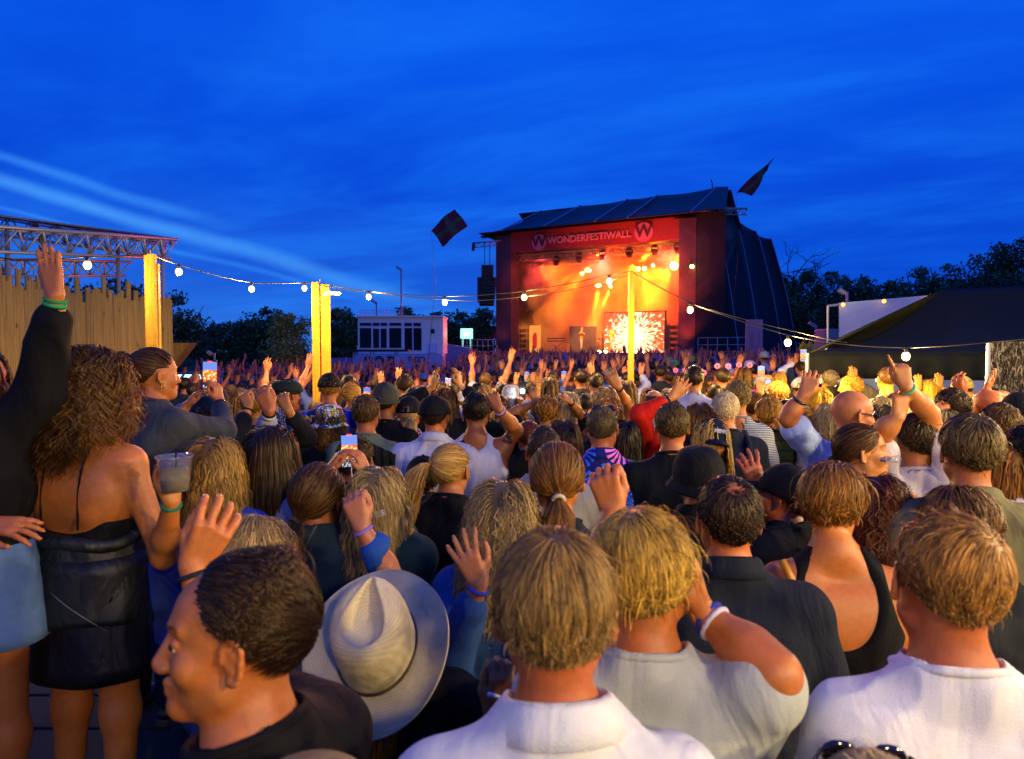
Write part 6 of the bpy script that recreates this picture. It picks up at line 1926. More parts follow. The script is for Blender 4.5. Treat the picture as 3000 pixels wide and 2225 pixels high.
per('greencap', 'blonde person in a dark green cap between the orange cap and raised finger', 1410, 1168, 80, 30, LG(BL, .2), ('cap', '1c2418'), ('jacket', '0f1113'), 'b8683e', d=5.7, fem=True)
per('whitebucket', 'person in a light grey bucket hat and navy shirt near the bright torch', 1498, 1165, 62, 8, SH(DB), ('bucket', 'a09a90'), ('shirt', '1c2a48'), 'b8683e', d=7.2, H=1.75)
per('whitecap', 'curly-haired woman in a cream cap', 1505, 1212, 74, 10, ('curly', '3a1f08', 'b06c24', dict(len=.2, wave=.012, wl=.04, thick=.03, spread=.3)), ('cap', 'c0b498'), ('jacket', '12100e'), 'b8683e', d=6.0, fem=True)
per('goldshort', 'person with cropped golden hair in a black top', 1604, 1208, 84, 6, SH(('4a2c08', 'd09838'), len=.04, thick=.02, mess=.8, dens=1.2), None, ('tee', '0f0f10'), 'c07840', d=5.4, L=(1570, 1180, 5.5, 1560, 1140, .7, UP(pole=(-.8, 0, -.6))))
per('platinum', 'woman with long platinum hair, elbow out and fist above her head', 1662, 1192, 80, 12, LG(PL, .42, dens=1.5), None, ('tee', '0f0f12'), 'c88048', d=5.6, fem=True, R=(1672, 1178, 5.3, 1643, 1148, .9, UP(E=(1702, 1218, 5.5), n=(-.3, .4, -1))), ex=(('band', 1, '1a1a1a'),))
per('blond41', 'woman with pale blonde hair waving her bare right arm high beside the pole', 1775, 1180, 80, -6, LG(('7a6238', 'e8cc88'), .3, dens=1.4), None, ('tank', '0e0e10'), 'c88048', d=5.5, fem=True, R=(1812, 1135, 5.2, 1788, 1088, .25, UP(E=(1843, 1192, 5.4), s=1.2, spread=.2)), ex=(('band', 1, '6a5040', '203050'),))
per('gold41', 'small woman with golden hair directly behind the grey cropped head', 1782, 1218, 72, 0, LG(('5a3c10', 'e0a840'), .25, dens=1.2), None, ('tee', '1a1a1e'), 'c07840', d=5.0, fem=True)
per('long43', 'woman with long straight dark hair right of the palm-print shirt', 1832, 1285, 92, 14, LG(('080504', '2c1c10'), .38, dens=1.3), None, ('tee', '2a2420'), 'b8683e', d=4.6, fem=True)
per('long84', 'woman with long brown hair in front of the golden crop', 1650, 1290, 104, -8, LG(('120b05', '4c3216'), .36, dens=1.2), None, ('tee', '15171a'), 'b8683e', d=4.2, fem=True)
per('messy', 'woman with a messy brown bun left of the cropped pink scalp', 1548, 1282, 84, -10, TIE(RD, (-.02, -.10, .03), tail=0, bun=.035), None, ('tee', '18140f'), 'b8683e', d=4.9, fem=True)
per('bald44', 'bald man with sunglasses pushed up in a white T-shirt', 1915, 1186, 82, 6, ('buzz', '1c140c', '4c3820', dict(bald=True)), None, ('tee', 'c6bfb6'), 'd08a4c', d=5.5, ex=(('sunhead',),))
per('red45', 'person in a red jacket waving a hand with a black watch', 1958, 1215, 92, 0, SH(DB), None, ('jacket', 'c01c0c'), 'c87c48', d=4.9, L=(1968, 1165, 4.7, 2002, 1122, .15, UP(pole=(-.9, -.2, -.2), spread=.22, s=1.1)), ex=(('watch', -1),))
per('bloke87', 'man with close-cropped hair beyond the pale blonde woman', 1715, 1185, 62, 0, ('buzz', '140e08', '3a2c1c', {}), None, ('shirt', '33505a'), 'b0683e', d=7.0, H=1.72)
per('sung86', 'woman with straight light-brown hair and sunglasses on top', 2048, 1236, 96, 5, LG(('3a260c', 'b88838'), .28, dens=1.2), None, ('tee', '2a2a2c'), 'b8683e', d=4.75, fem=True, ex=(('sunhead',),))
per('white49', 'man with thick white hair in a navy shirt with a backpack', 2124, 1202, 98, 6, SH(('9a9082', 'ece4d8'), len=.026, thick=.011, dens=1.4), None, ('tee', '121a28'), 'c8764a', d=4.55, fat=1.1)
per('stripe50', 'tall man with grey wavy hair in a fine-striped grey T-shirt', 2160, 1166, 94, 4, SH(('3a3020', 'a89868'), len=.03, thick=.014, mess=.8, dens=1.3), None, ('tee', STR), 'b8683e', d=4.95)
per('boy51', 'young man with short dark-blond hair beside the striped T-shirt', 2204, 1192, 80, 14, SH(('2c1c08', '8a6428'), len=.018, dens=1.2), None, ('tee', '2c2c28'), 'c0763e', d=5.6)
per('vest52', 'person with bobbed blonde hair in a dark green quilted vest', 2254, 1216, 84, 24, SH(('4a3610', 'd0a850'), len=.07, thick=.028, mess=.6, grav=.25, dens=1.2, whorl=(0, .2, .95)), None, ('vest', QUI), 'c4803e', d=5.2, fem=True, byaw=5, R=(2300, 1262, 5.0, 2290, 1240, .6, {}))
per('dark53', 'woman with shoulder-length dark hair behind the raised arm with a watch', 2302, 1212, 78, 0, LG(DB, .22), None, ('tee', '3a2c20'), 'b8683e', d=5.8, fem=True)
per('blond54', 'blonde woman in a white top with a thin strap, near the magenta shirts', 2278, 1155, 62, -4, SH(('6a4c1c', 'd8b060'), len=.08, thick=.028, grav=.3), None, ('tee', 'b0a898'), 'c4803e', d=7.2, fem=True, H=1.68)
per('facing55', 'person in a grey flat cap facing the camera and holding a phone', 2236, 1132, 52, 168, SH(GR), ('cap', '8a8a80'), ('jacket', '101218'), 'b8704a', d=8.4, face=False, byaw=160, R=(2228, 1150, 8.2, 2230, 1140, .5, {}))
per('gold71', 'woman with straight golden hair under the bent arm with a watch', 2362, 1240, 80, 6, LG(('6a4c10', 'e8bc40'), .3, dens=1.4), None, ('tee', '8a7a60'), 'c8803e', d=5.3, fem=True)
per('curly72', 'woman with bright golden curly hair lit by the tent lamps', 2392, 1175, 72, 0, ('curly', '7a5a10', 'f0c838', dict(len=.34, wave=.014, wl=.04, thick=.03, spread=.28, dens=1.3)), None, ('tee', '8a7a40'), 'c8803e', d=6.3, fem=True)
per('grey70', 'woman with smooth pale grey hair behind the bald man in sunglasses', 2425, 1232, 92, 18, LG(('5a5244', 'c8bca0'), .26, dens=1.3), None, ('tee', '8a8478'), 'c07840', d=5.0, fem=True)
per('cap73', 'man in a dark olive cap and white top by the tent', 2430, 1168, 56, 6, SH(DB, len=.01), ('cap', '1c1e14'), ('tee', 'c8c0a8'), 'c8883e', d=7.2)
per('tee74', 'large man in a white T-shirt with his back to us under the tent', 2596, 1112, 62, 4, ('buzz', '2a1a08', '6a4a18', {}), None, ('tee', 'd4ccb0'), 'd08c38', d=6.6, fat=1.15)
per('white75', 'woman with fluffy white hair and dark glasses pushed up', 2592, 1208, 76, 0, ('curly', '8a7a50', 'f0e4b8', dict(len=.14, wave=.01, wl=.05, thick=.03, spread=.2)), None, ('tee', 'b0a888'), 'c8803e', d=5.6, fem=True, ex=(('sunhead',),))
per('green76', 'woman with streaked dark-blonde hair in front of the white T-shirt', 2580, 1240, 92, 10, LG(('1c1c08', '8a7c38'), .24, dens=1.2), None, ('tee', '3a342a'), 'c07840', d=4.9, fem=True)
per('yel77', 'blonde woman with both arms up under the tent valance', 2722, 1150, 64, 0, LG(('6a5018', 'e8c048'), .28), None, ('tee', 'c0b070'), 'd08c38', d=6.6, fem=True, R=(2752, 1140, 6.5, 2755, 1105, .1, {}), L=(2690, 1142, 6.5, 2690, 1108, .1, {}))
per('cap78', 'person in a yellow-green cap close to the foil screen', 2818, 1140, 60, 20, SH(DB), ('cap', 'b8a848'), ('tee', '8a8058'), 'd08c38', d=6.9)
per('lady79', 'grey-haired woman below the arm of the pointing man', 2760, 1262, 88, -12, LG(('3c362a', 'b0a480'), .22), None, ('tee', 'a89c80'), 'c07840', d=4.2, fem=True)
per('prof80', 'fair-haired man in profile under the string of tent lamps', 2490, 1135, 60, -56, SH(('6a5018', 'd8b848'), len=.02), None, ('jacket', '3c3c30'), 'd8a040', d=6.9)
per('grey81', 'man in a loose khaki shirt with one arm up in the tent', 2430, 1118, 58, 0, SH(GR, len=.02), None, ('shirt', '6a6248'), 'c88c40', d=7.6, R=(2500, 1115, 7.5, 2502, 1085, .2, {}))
per('straw', 'person in a beige straw hat at the very bottom edge', 905, 2560, 560, 0, SH(BR), ('straw', '7a6c48'), ('tee', '2a2c2c'), 'b0643c', d=.84, group='people closest to the camera', hmin=.008, H=1.5)
per('lastsun', 'person with black sunglasses pushed up on pale hair at the bottom edge', 2560, 2470, 420, 10, SH(WH, len=.04), None, ('tee', '3a4450'), 'b0643c', d=.98, ex=(('sunhead',),), group='people closest to the camera', hmin=.008, H=1.46)
# colourful hats and headbands further in
HB = mat('pink_flowers', rgb('e878a8'), .7); LIME = mat('lime_felt', rgb('50c828'), .7, bump=.3); PUR = mat('purple_wig', rgb('a020b0'), .9, bump=.6)
for i, (x, y, s, c) in enumerate([(1993, 1118, 46, '4a1a5c'), (2047, 1128, 50, '2a2c3c'), (2117, 1110, 52, '8a2a6a'), (2180, 1105, 50, 'c02c9c')]):
    per('bun%d' % i, ['woman with a pink flower headband left of the others, arms up', 'woman with a pink flower headband and dark top beside the waving hand', 'blonde woman with a pink flower headband behind the white-haired man', 'woman with a pink flower headband in a bright magenta shirt'][i], x, y, s, 5 * i, LG(LB if i == 2 else BR, .25), ('bunny', HB), ('tee', c), 'b8704a', fem=True, d=2000 * .235 / s,
        R=(x + 14, y - 4, 2000 * .235 / s, x + 10, y - 22, .3, {}) if i != 2 else None, L=(x - 22, y, 2000 * .235 / s, x - 18, y - 18, .3, {}) if i == 3 else None, H=1.66)
for i, (x, y, s) in enumerate([(1736, 1068, 26), (1780, 1098, 30), (1890, 1080, 28), (1960, 1062, 26), (1977, 1072, 28), (2022, 1060, 30)]):
    per('lime%d' % i, ['reveller in a lime green hat under the highest raised hand', 'reveller in a lime green hat half behind the waving hand', 'reveller in a lime green hat just right of the pole', 'reveller in a lime green hat, left one of a close pair', 'reveller in a lime green hat, right one of a close pair', 'reveller in a lime green hat standing apart to the right'][i], x, y, s, 0, SH(DB), ('fedora', LIME), ('tee', '1c2440'), 'a8605a', d=2000 * .235 / s, H=1.75 if i else 1.8)
per('wig', 'reveller in a fluffy purple wig', 1388, 1098, 30, 0, SH(DB), ('wig', PUR), ('tee', '181c30'), 'a8605a', d=15.5, H=1.75)
per('cap90', 'reveller in a blue cap left of the purple wig', 1245, 1112, 34, 0, SH(DB), ('cap', '2848a0'), ('tee', '2a3c70'), 'a8605a', d=13.5, H=1.72)
per('cap91', 'reveller in a light blue cap and blue shirt near the middle of the crowd', 1705, 1110, 40, 0, SH(DB), ('cap', '6a90e8'), ('tee', '5a80e0'), 'a8605a', d=11.5, H=1.72)
per('hat92', 'reveller in a white brimmed hat in the right part of the crowd', 2196, 1078, 38, 0, SH(DB), ('fedora', 'b8bcc8'), ('tee', '6888c8'), 'a8605a', d=12.2, H=1.75)
per('hat93', 'reveller in a straw hat far back on the right', 2238, 1048, 32, 0, SH(DB), ('straw', 'a8a898'), ('tee', '3a4868'), 'a8605a', d=14.5, H=1.85)
per('arm94', 'person in a white shirt filming with both arms up beside the tent', 2348, 1080, 44, 0, SH(DB), None, ('shirt', 'a8b0d8'), 'b8704a', d=10.5, R=(2362, 1060, 10.4, 2358, 1040, .4, {}), L=(2330, 1060, 10.4, 2336, 1042, .4, {}), H=1.75)
per('cap95', 'man in a white patterned cap and pale T-shirt', 2342, 1138, 54, 10, SH(DB), ('cap', 'c0b8b0'), ('tee', '98a0b8'), 'b8704a', d=8.4, H=1.74)
# ---------------------------------------------------------------- details attached to particular people
def phone(p, hp_, up, toward, w_=.074, h_=.152, label='', pic='stage'):
    """phone at p; 'toward' = direction its screen faces"""
    z = unit(np.array(up)); y = -unit(np.array(toward)); y = unit(y - (y @ z) * z); x = np.cross(y, z)
    R = np.stack([x, y, z], 1)
    t = empty('phone', p); tag(t, label, 'phone', 'phones held up to film the stage')
    M4 = Matrix([list(r) for r in R]).to_4x4(); M4.translation = p; t.matrix_world = M4
    MB().box((0, .004, 0), (w_, .008, h_)).build('case', mat('phone_black', rgb('08080a'), .2), t, bevel=.004)
    e = lambda nm, c, s: mat(nm, c, emit=c, es=s)
    a = .92 * w_
    MB().box((0, -.0015, h_ * .30), (a, .001, h_ * .28)).build('screen', e('scr_sky', (.10, .20, .60), .8), t)
    def blaze(k, v):
        return k.ramp(k.noise(v, 75, 4, .6), [(.35, rgb('b01c10')), (.5, rgb('ff7018')), (.62, rgb('fff0a0'))])
    if 'blaze' not in MATS:
        m_ = bpy.data.materials.new('blaze'); m_.use_nodes = True; k = NT(m_.node_tree); b = m_.node_tree.nodes['Principled BSDF']
        m_.node_tree.links.new(blaze(k, k.n('ShaderNodeTexCoord').outputs['Object']), b.inputs['Emission Color']); b.inputs['Emission Strength'].default_value = 1.5; b.inputs['Base Color'].default_value = (0, 0, 0, 1); MATS['blaze'] = m_
        m_ = bpy.data.materials.new('crowdpix'); m_.use_nodes = True; k = NT(m_.node_tree); b = m_.node_tree.nodes['Principled BSDF']
        m_.node_tree.links.new(k.ramp(k.noise(k.n('ShaderNodeTexCoord').outputs['Object'], 230, 2), [(.5, (.01, .01, .04)), (.6, (.8, .85, 1))]), b.inputs['Emission Color']); b.inputs['Emission Strength'].default_value = 1.2; b.inputs['Base Color'].default_value = (0, 0, 0, 1); MATS['crowdpix'] = m_
    MB().box((0, -.0015, -h_ * .04), (a, .001, h_ * .40)).build('screen', MATS['blaze'], t)
    MB().box((0, -.0015, -h_ * .355), (a, .001, h_ * .23)).build('screen', MATS['crowdpix'], t)
    if h_ > .14: MB().box((0, -.0025, h_ * .455), (w_ * .3, .001, h_ * .035)).build('record_mark', e('recmark', (1, .05, .02), 2), t)
    return t


cpos = np.array([0, 0, CAMZ])
tow = lambda p: cpos - np.array(p)
phone(at(615, 1098, 3.62), None, (.02, 0, 1), tow(at(615, 1098, 3.62)), label='phone held upright in front of the woman with the bun, showing the stage')
ph = at(1024, 1320, 3.0); phone(ph, None, (-.03, 0, 1), tow(ph), label='phone on a white cable held above the grey-blonde hair, showing sky and stage')
o = MB().tube([at(1029, 1362, 3.0), at(1031, 1400, 2.98), at(1028, 1445, 2.9), at(1024, 1500, 2.8)], .0028, 6).build('charging_cable', mat('white_plastic', rgb('d8d4c4')), None, True); tag(o, 'white charging cable hanging from the lower phone', 'cable')
for i, (x, y, d, lab) in enumerate([(1543, 1104, 12, 'bright small phone left of the middle of the crowd'), (1652, 1103, 11.5, 'small phone with an orange picture in the middle of the crowd'), (1075, 1155, 7, 'small phone behind the sunglasses-topped man'), (1313, 1127, 10, 'small phone between the clapping hands'), (2230, 1092, 9, 'phone held high left of the tent'), (2250, 1129, 8.2, 'phone held by the person facing the camera'), (2354, 1042, 10.2, 'tiny phone beside the corner of the tent'), (2014, 1040, 20, 'tiny phone far back right of the stage front'), (525, 1010 + 600, 1, '')]):
    if lab: p = at(x, y, d); phone(p, None, (0, 0, 1), tow(p), .074 * (1 if d < 9 else 1.25), .152 * (1 if d < 9 else 1.25), label=lab)
t = empty('phone_torch', at(1531, 1149, 7.0)); tag(t, 'brilliant white phone torch shining towards us', 'phone')
MB().box((0, .02, .03), (.074, .01, .15)).build('case', mat('phone_black', rgb('08080a'), .2), t, bevel=.004)
MB().ball((0, 0, 0), .016, 12, 8).build('torch', mat('torch', (1, 1, 1), emit=(.75, .88, 1), es=60), t, True)
l = bpy.data.lights.new('torch_light', 'POINT'); l.energy = 4; l.color = (.7, .85, 1); l.shadow_soft_size = .02; o = bpy.data.objects.new('torch_light', l); o.location = at(1531, 1149, 6.93); C.objects.link(o)
# drink cup
c = at(512, 1385, 2.06); t = empty('drink_cup', c); tag(t, 'clear plastic cup of drink with a black straw in the curly-haired woman\'s hand', 'cup')
CUPM = mat('clear_plastic', (.97, .96, .92), .08, trans=.95)
n_ = 28; a = np.arange(n_) * 2 * PI / n_
rows = [np.stack([r * np.cos(a), r * np.sin(a), z + 0 * a], -1) for r, z in ((.001, -.055), (.037, -.055), (.040, -.03), (.047, .04), (.050, .045), (.053, .047), (.053, .051), (.050, .050))]
MB().grid(np.stack(rows), wrap=True).build('cup_wall', CUPM, t, True, solid=.0015)
MB().tube([(0, 0, -.052), (0, 0, .018)], [.038, .044], 20).build('drink', mat('drink', rgb('c8b87c'), .1, trans=.5), t, True)
for q in range(7): MB().box((.022 * math.cos(q * 2.1), .022 * math.sin(q * 2.1), .018), (.018, .018, .016), Rz(q) @ Rx(.5)).build('ice', CUPM, t, bevel=.003)
MB().tube([(.006, -.01, -.03), (.012, -.014, .062)], .0035, 6).build('straw', mat('phone_black', rgb('08080a')), t, True)
# cup in the smiling woman's mouth
c = at(2606, 1346, 2.98); t = empty('plastic_glass', c); tag(t, 'clear plastic glass gripped in the smiling woman\'s teeth', 'cup')
MB().grid(np.stack([np.stack([z + 0 * a, r * np.cos(a), r * np.sin(a) * .7], -1) for z, r in ((-.045, .016), (-.02, .018), (.01, .020), (.038, .022), (.040, .024))]), wrap=True).build('glass_wall', CUPM, t, True, solid=.0015)
c = at(1462, 2042, 1.40); o = MB().tube([c, c + Vector((-.02, -.02, .016))], .0042, 8).build('cigarette', mat('cig', rgb('d8dcec'), .7), None, True); tag(o, 'cigarette between the fingers beside the white collar', 'cigarette')


def wlocal(key, name, mb, mtl, smooth=True, **kw):
    o = mb.build(name, mtl, P_[key]['t'], smooth, **kw); return o


# shirt letters on the football jersey: back of the torso faces -y in person space
J = P_['jersey']; kb = J['kb']
Rb = np.array([[1, 0, 0], [0, 0, -1], [0, 1, 0]])
YL = mat('yellow_print', rgb('d8c020'), .6)
for txt, sz, x, z in (('NTG', .075, -.075, 1.415), ('KVI', .085, -.175, 1.31)):
    text_obj(txt, sz, Vector((x, J['by'] - (.135 if txt == 'NTG' else .15), z * kb)), Rb, YL, J['t'], 'shirt_letters', .006, .002)
MB().box((-.12, J['by'] - .14, 1.06 * kb), (.12, .02, .14)).build('yellow_patch', YL, J['t'], bevel=.004)
MB().ball((.02, J['by'] - .135, 1.42 * kb), (.022, .008, .024), 6, 5).build('yellow_emblem', YL, J['t'])
# cap letters
cs = P_['capsmile']; o = text_obj('MEMO', .030, Vector((0, .098, .070)), np.array([[-1, 0, 0], [0, .35, .94], [0, .94, -.35]]), mat('white_print', rgb('d0d4dc')), cs['t'], 'cap_letters', .003, .001)
o.matrix_local = cs['M'] @ o.matrix_basis
o = MB().box((-.03, .086, .062), (.022, .006, .012)).build('cap_badge', STEEL, P_['capleft']['t'], bevel=.002); o.matrix_local = P_['capleft']['M']
# bandana tails, jumper over a shoulder, bag straps, tattoo, clip, backpack
B = P_['bandana']; o = MB().grid(np.array([[tuple(A3(.02 + .03 * u + .015 * math.sin(v * 3), -.112 - .02 * v, -.02 - .15 * v)) for u in np.linspace(-1, 1, 5)] for v in np.linspace(0, 1, 8)])).build('scarf_tails', cloth('a08e66'), B['t'], True, solid=.006); o.matrix_local = B['M']


def strap_over(key, side, wid, col, z0=.95, x0=-.16, xe=.085):
    q = P_[key]; kb, by = q['kb'], q['by']
    P = []
    for u in np.linspace(0, 1, 18):
        x = x0 + (side * xe - x0) * u; z = (z0 + (1.47 - z0) * u) * kb; y = by - .135 + .02 * abs(x) + .055 * max(0, (u - .75) * 4) + .02 * u
        P.append([(x + s_ * wid * .5, y, z + s_ * wid * .2) for s_ in (-1, 1)])
    MB().grid(np.array(P)).build('bag_strap', cloth(col) if isinstance(col, str) else col, q['t'], True, solid=.006)


strap_over('tank', -1, .035, '0c1a16', .80, .12)
strap_over('bareback', -1, .022, mat('yellow_leather', rgb('c88a10'), .45), .80, .16, .165)
strap_over('bandana', -1, .03, '4a6258', .9, .02)
D = P_['m27']; kb, by = D['kb'], D['by']
P = [[(.06 + .17 * u, by - .02 - (.135 - .05 * u) * math.cos(v * 1.4) + .01 * math.sin(u * 22), (1.475 - .09 * u - .52 * v) * kb) for u in np.linspace(0, 1, 22)] for v in np.linspace(-.02, 1, 12)]
MB().grid(np.array(P)).build('draped_jumper', cloth('12181a'), D['t'], True, solid=.012)
for key, x, z, sx, sz in (('bareback', -.10, 1.36, .022, .018),):
    q = P_[key]; b = MB()
    for i in range(3): b.ball((x + .02 * (i % 2), q['by'] - .107, (z + .014 * i) * q['kb']), (.011, .004, .010), 8, 5)
    b.build('tattoo', mat('tattoo_ink', rgb('3a1c14'), .6), q['t'], True)
q = P_['clip']; b = MB()
for i in range(9):
    for j in range(3): b.tube([(-.052 + .013 * i, -.138, -.035 + .008 * j), (-.039 + .013 * i, -.138 - .002, -.035 + .008 * j)], .0018, 4)
    b.tube([(-.052 + .013 * i, -.139, -.036), (-.052 + .013 * i, -.139, -.018)], .0018, 4)
o = b.build('hair_clip', mat('white_plastic', rgb('d8d4c4')), q['t']); o.matrix_local = q['M'] @ Matrix.Rotation(rad(-18), 4, 'Y')
q = P_['white49']
MB().box((0, q['by'] - .19, 1.17 * q['kb']), (.30, .16, .42)).build('backpack', cloth('121c2c'), q['t'], bevel=.05)
for sx in (-1, 1): MB().tube([(sx * .12, q['by'] - .14, 1.32 * q['kb']), (sx * .12, q['by'] - .09, 1.43 * q['kb']), (sx * .12, q['by'] + .02, 1.50 * q['kb'])], .022, 6).build('backpack_strap', cloth('121c2c'), q['t'], True)
# upper-arm tattoo on the woman in the vest top
q = P_['tank']; S, E, T, arm, am = q['arms'][1]; m_ = S + (E - S) * .42
b = MB(); r_ = np.random.default_rng(4)
for i in range(7):
    dd = unit(A3(-.15 + .1 * r_.normal(), -1, .35 + .3 * r_.normal())); b.ball(m_ + (E - S) * r_.normal(0, .12) + dd * .0465 * am, (.018, .006, .018), 8, 5)
b.build('tattoo', mat('tattoo_ink', rgb('3a1c14')), q['t'], True)
# jacket tied round the waist of the curly-haired woman
q = P_['curly']; kb, by = q['kb'], q['by']; LEA = cloth('0d100f', 'leather'); LEA = cloth('12160f', 'leather')
n_ = 44; a = np.arange(n_) * 2 * PI / n_; rows = []
for u in np.linspace(0, 1, 14):
    z = 1.14 - .34 * u - .06 * u * np.sin(a - .6)
    w_ = 1 + .30 * u - .08 * u * u + .035 * np.sin(a * 5 + u * 4) * (.3 + u) + .02 * np.sin(a * 13 + u * 9)
    rows.append(np.stack([.158 * w_ * np.cos(a), by + .125 * w_ * np.sin(a), z * kb], -1))
jo = MB().grid(np.stack(rows), wrap=True).build('tied_leather_jacket', LEA, q['t'], True, solid=.012)
MB().tube([(.165 * math.cos(t_), by + .13 * math.sin(t_), (1.13 + .012 * math.sin(3 * t_)) * kb) for t_ in np.linspace(0, 2 * PI, 30)], .024, 8).build('tied_sleeves', LEA, jo, True)
MB().tube([(.19 * math.cos(t_), by + .16 * math.sin(t_), (.98 - .16 * (t_ + 1.5)) * kb) for t_ in np.linspace(-1.5, -.5, 10)], .0025, 5).build('zip', mat('dull_zip', rgb('6a6a68'), .5, .8), jo, True)
# plinth the people at the left stand on
p = at(330, 1100, 2.9)
t = empty('wooden_bench', (-1.55, 2.75, 0)); tag(t, 'low wooden bench under the people at the left edge', 'bench')
DW = mat('dark_boards', rgb('0e0c0a'), .9, var=.4)
for i in range(6): MB().box((0, -.75 + .3 * i, .335), (2.2, .28, .05)).build('board', DW, t, bevel=.005)
for sx in (-.9, .9): MB().box((sx, 0, .15), (.08, 1.7, .30)).build('trestle', DW, t)

# ---------------------------------------------------------------- performers and marshals
per('singer', 'singer in an orange top on the left of the stage front', 1705, 972, 9.4, 185, SH(BL), None, ('jacket', 'e89040'), 'e0a070', d=51.3, H=1.85, R=(1712, 988, 51.0, 1708, 984, .6, {}), L=(1699, 985, 51.0, 1702, 982, .6, {}), trousers='e0c090', group='band on stage', fem=False, pitch=0)
P_['singer']['t'].location = spix(1705, 1032, .8)
per('singer2', 'singer in a yellow top and pale trousers in the centre of the stage', 1792, 972, 9.4, 178, SH(BR), None, ('tee', 'f0c840'), 'e0a070', d=50, H=1.85, R=(1800, 983, 49.8, 1797, 980, .6, {}), trousers='e0c898', group='band on stage')
P_['singer2']['t'].location = spix(1792, 1032, .8)
per('drummer', 'musician in dark clothes standing by the drum kit', 1770, 975, 9.4, 182, SH(BR), None, ('tee', '6a4020'), 'c88050', d=52, H=1.8, trousers='2a2020', group='band on stage')
P_['drummer']['t'].location = spix(1768, 1030, 4.0)
for i, x in enumerate((2357, 2377)):
    per('marshal%d' % i, ['marshal in a yellow vest, left of the two', 'marshal in a yellow vest, right of the two'][i], x, 977, 16, 175, SH(BR), None, ('tee', 'c0d020'), 'c88050', d=29, H=1.8, group='marshals in yellow vests', trousers='1a1a22')
    P_['marshal%d' % i]['t'].location = (P_['marshal%d' % i]['t'].location.x, P_['marshal%d' % i]['t'].location.y, .9)
    # crate they stand on
    l = P_['marshal%d' % i]['t'].location
    o = MB().box((l.x, l.y, .45), (.7, .7, .9)).build('podium', DARKM, bevel=.02); tag(o, 'dark podium under the %s marshal' % ('left', 'right')[i], 'podium')

# ---------------------------------------------------------------- the crowd: individuals further in
r_ = np.random.default_rng(21)
templates = []
poses = [
    (dict(), 'with lowered arms'),
    (dict(R=(1.0, .35, 1.88)), 'with the right arm raised'),
    (dict(L=(-1.1, .3, 1.84)), 'with the left arm raised'),
    (dict(R=(.75, .3, 1.96), L=(-.8, .3, 1.9)), 'with both arms raised'),
    (dict(R=(.35, .4, 1.75), L=(-.3, .4, 1.7)), 'with both hands up in front'),
]
hairs = [(SH(DB), False, 'short dark hair'), (LG(BR, .28), True, 'long brown hair'), (SH(BR), False, 'short brown hair'), (LG(BL, .25), True, 'long fair hair'), (SH(BK), False, 'short black hair')]
TOPM = mat('crowd_top', objcol=True, rough=.8, var=.25, bump=.4, bscale=12)
fi = 0
for pi_, (ps, plab) in enumerate(poses):
    for hi_ in range(2):
        hr, fm_, hl = hairs[(pi_ * 2 + hi_) % 5]
        D_ = 12.0; Hm = 1.68 if fm_ else 1.79
        X0, Y0 = 0.0, D_
        def arm_(v, sg_):
            if v is None: return None
            wx, wy, wz = v
            # direct world target turned into a pixel spec
            P = Vector((X0 + wx * .36, Y0 + wy, wz)); F2 = P + Vector((wx * .03, .02, .17))
            def px(P):
                c_, s_ = math.cos(PITCH), math.sin(PITCH); dy, dz = P.y, P.z - CAMZ
                dd = dy * c_ - dz * s_; yy = dy * s_ + dz * c_
                return 1500 + P.x / dd * 2000, 1112.5 - yy / dd * 2000, dd
            a, b_ = px(P), px(F2)
            return (a[0], a[1], a[2], b_[0], b_[1], .15, {'fd': b_[2] - a[2], 'pole': (sg_ * .8, -.2, -.3), 's': 1.1})
        hx = 1500; cdd = D_ * math.cos(PITCH) - (Hm - .115 - CAMZ) * math.sin(PITCH)
        yy = D_ * math.sin(PITCH) + (Hm - .115 - CAMZ) * math.cos(PITCH)
        q = person('x', hx, 1112.5 - yy / cdd * 2000, 2000 * .235 / D_, 0, hr, None, ('tee' if pi_ % 2 else 'jacket', TOPM), 'b0684a', d=cdd, fem=fm_, R=arm_(ps.get('R'), 1), L=arm_(ps.get('L'), -1), H=Hm, hmin=.016)
        templates.append((q['t'], plab, hl, fm_))
STAT = [s for s in STAT if s[0] != 'x']
cols = ['101420', '18203c', '2a3c70', '0c0c10', '283048', '4a5a90', '15151c', '7888b8', '1c1c28', '3a2a3c', '0e1a28', '8a92b0', '5a6aa0', '20202c']
cnames = {'101420': 'black', '18203c': 'navy', '2a3c70': 'blue', '0c0c10': 'black', '283048': 'dark grey-blue', '4a5a90': 'blue', '15151c': 'black', '7888b8': 'pale blue', '1c1c28': 'black', '3a2a3c': 'dark plum', '0e1a28': 'navy', '8a92b0': 'pale grey', '5a6aa0': 'light blue', '20202c': 'dark grey'}
named = [o for o in C.objects if o.type == 'EMPTY' and o.name.startswith('person') and not any(o is q[0] for q in templates)]
npos = np.array([(o.location.x, o.location.y) for o in named])
spots = []
tries = 0
NIND = 300 - len(named) - 1
cell = {}
def blocked(x, y):
    sx = 1500 + x / y * 2000
    if y < 9.5 and (sx > 2330 or sx < 560): return True
    if y > 7.3 and sx > 2370: return True
    if sx < 500 and y > 8: return True
    return False
used_ = list(map(tuple, npos))
for ring in np.arange(6.3, 60, .52):
    if len(spots) >= NIND: break
    xs_ = np.arange(-ring * .52, ring * .47, .50)
    for x in xs_:
        X1, Y1 = x + r_.normal(0, .1), ring + r_.normal(0, .12)
        if blocked(X1, Y1): continue
        if min((X1 - a) ** 2 + (Y1 - b_) ** 2 for a, b_ in used_) < .19: continue
        if r_.random() < .12: continue
        spots.append((X1, Y1)); used_.append((X1, Y1))
        if len(spots) >= NIND: break
print('named', len(named), 'individual spots', len(spots), 'reach', spots[-1])


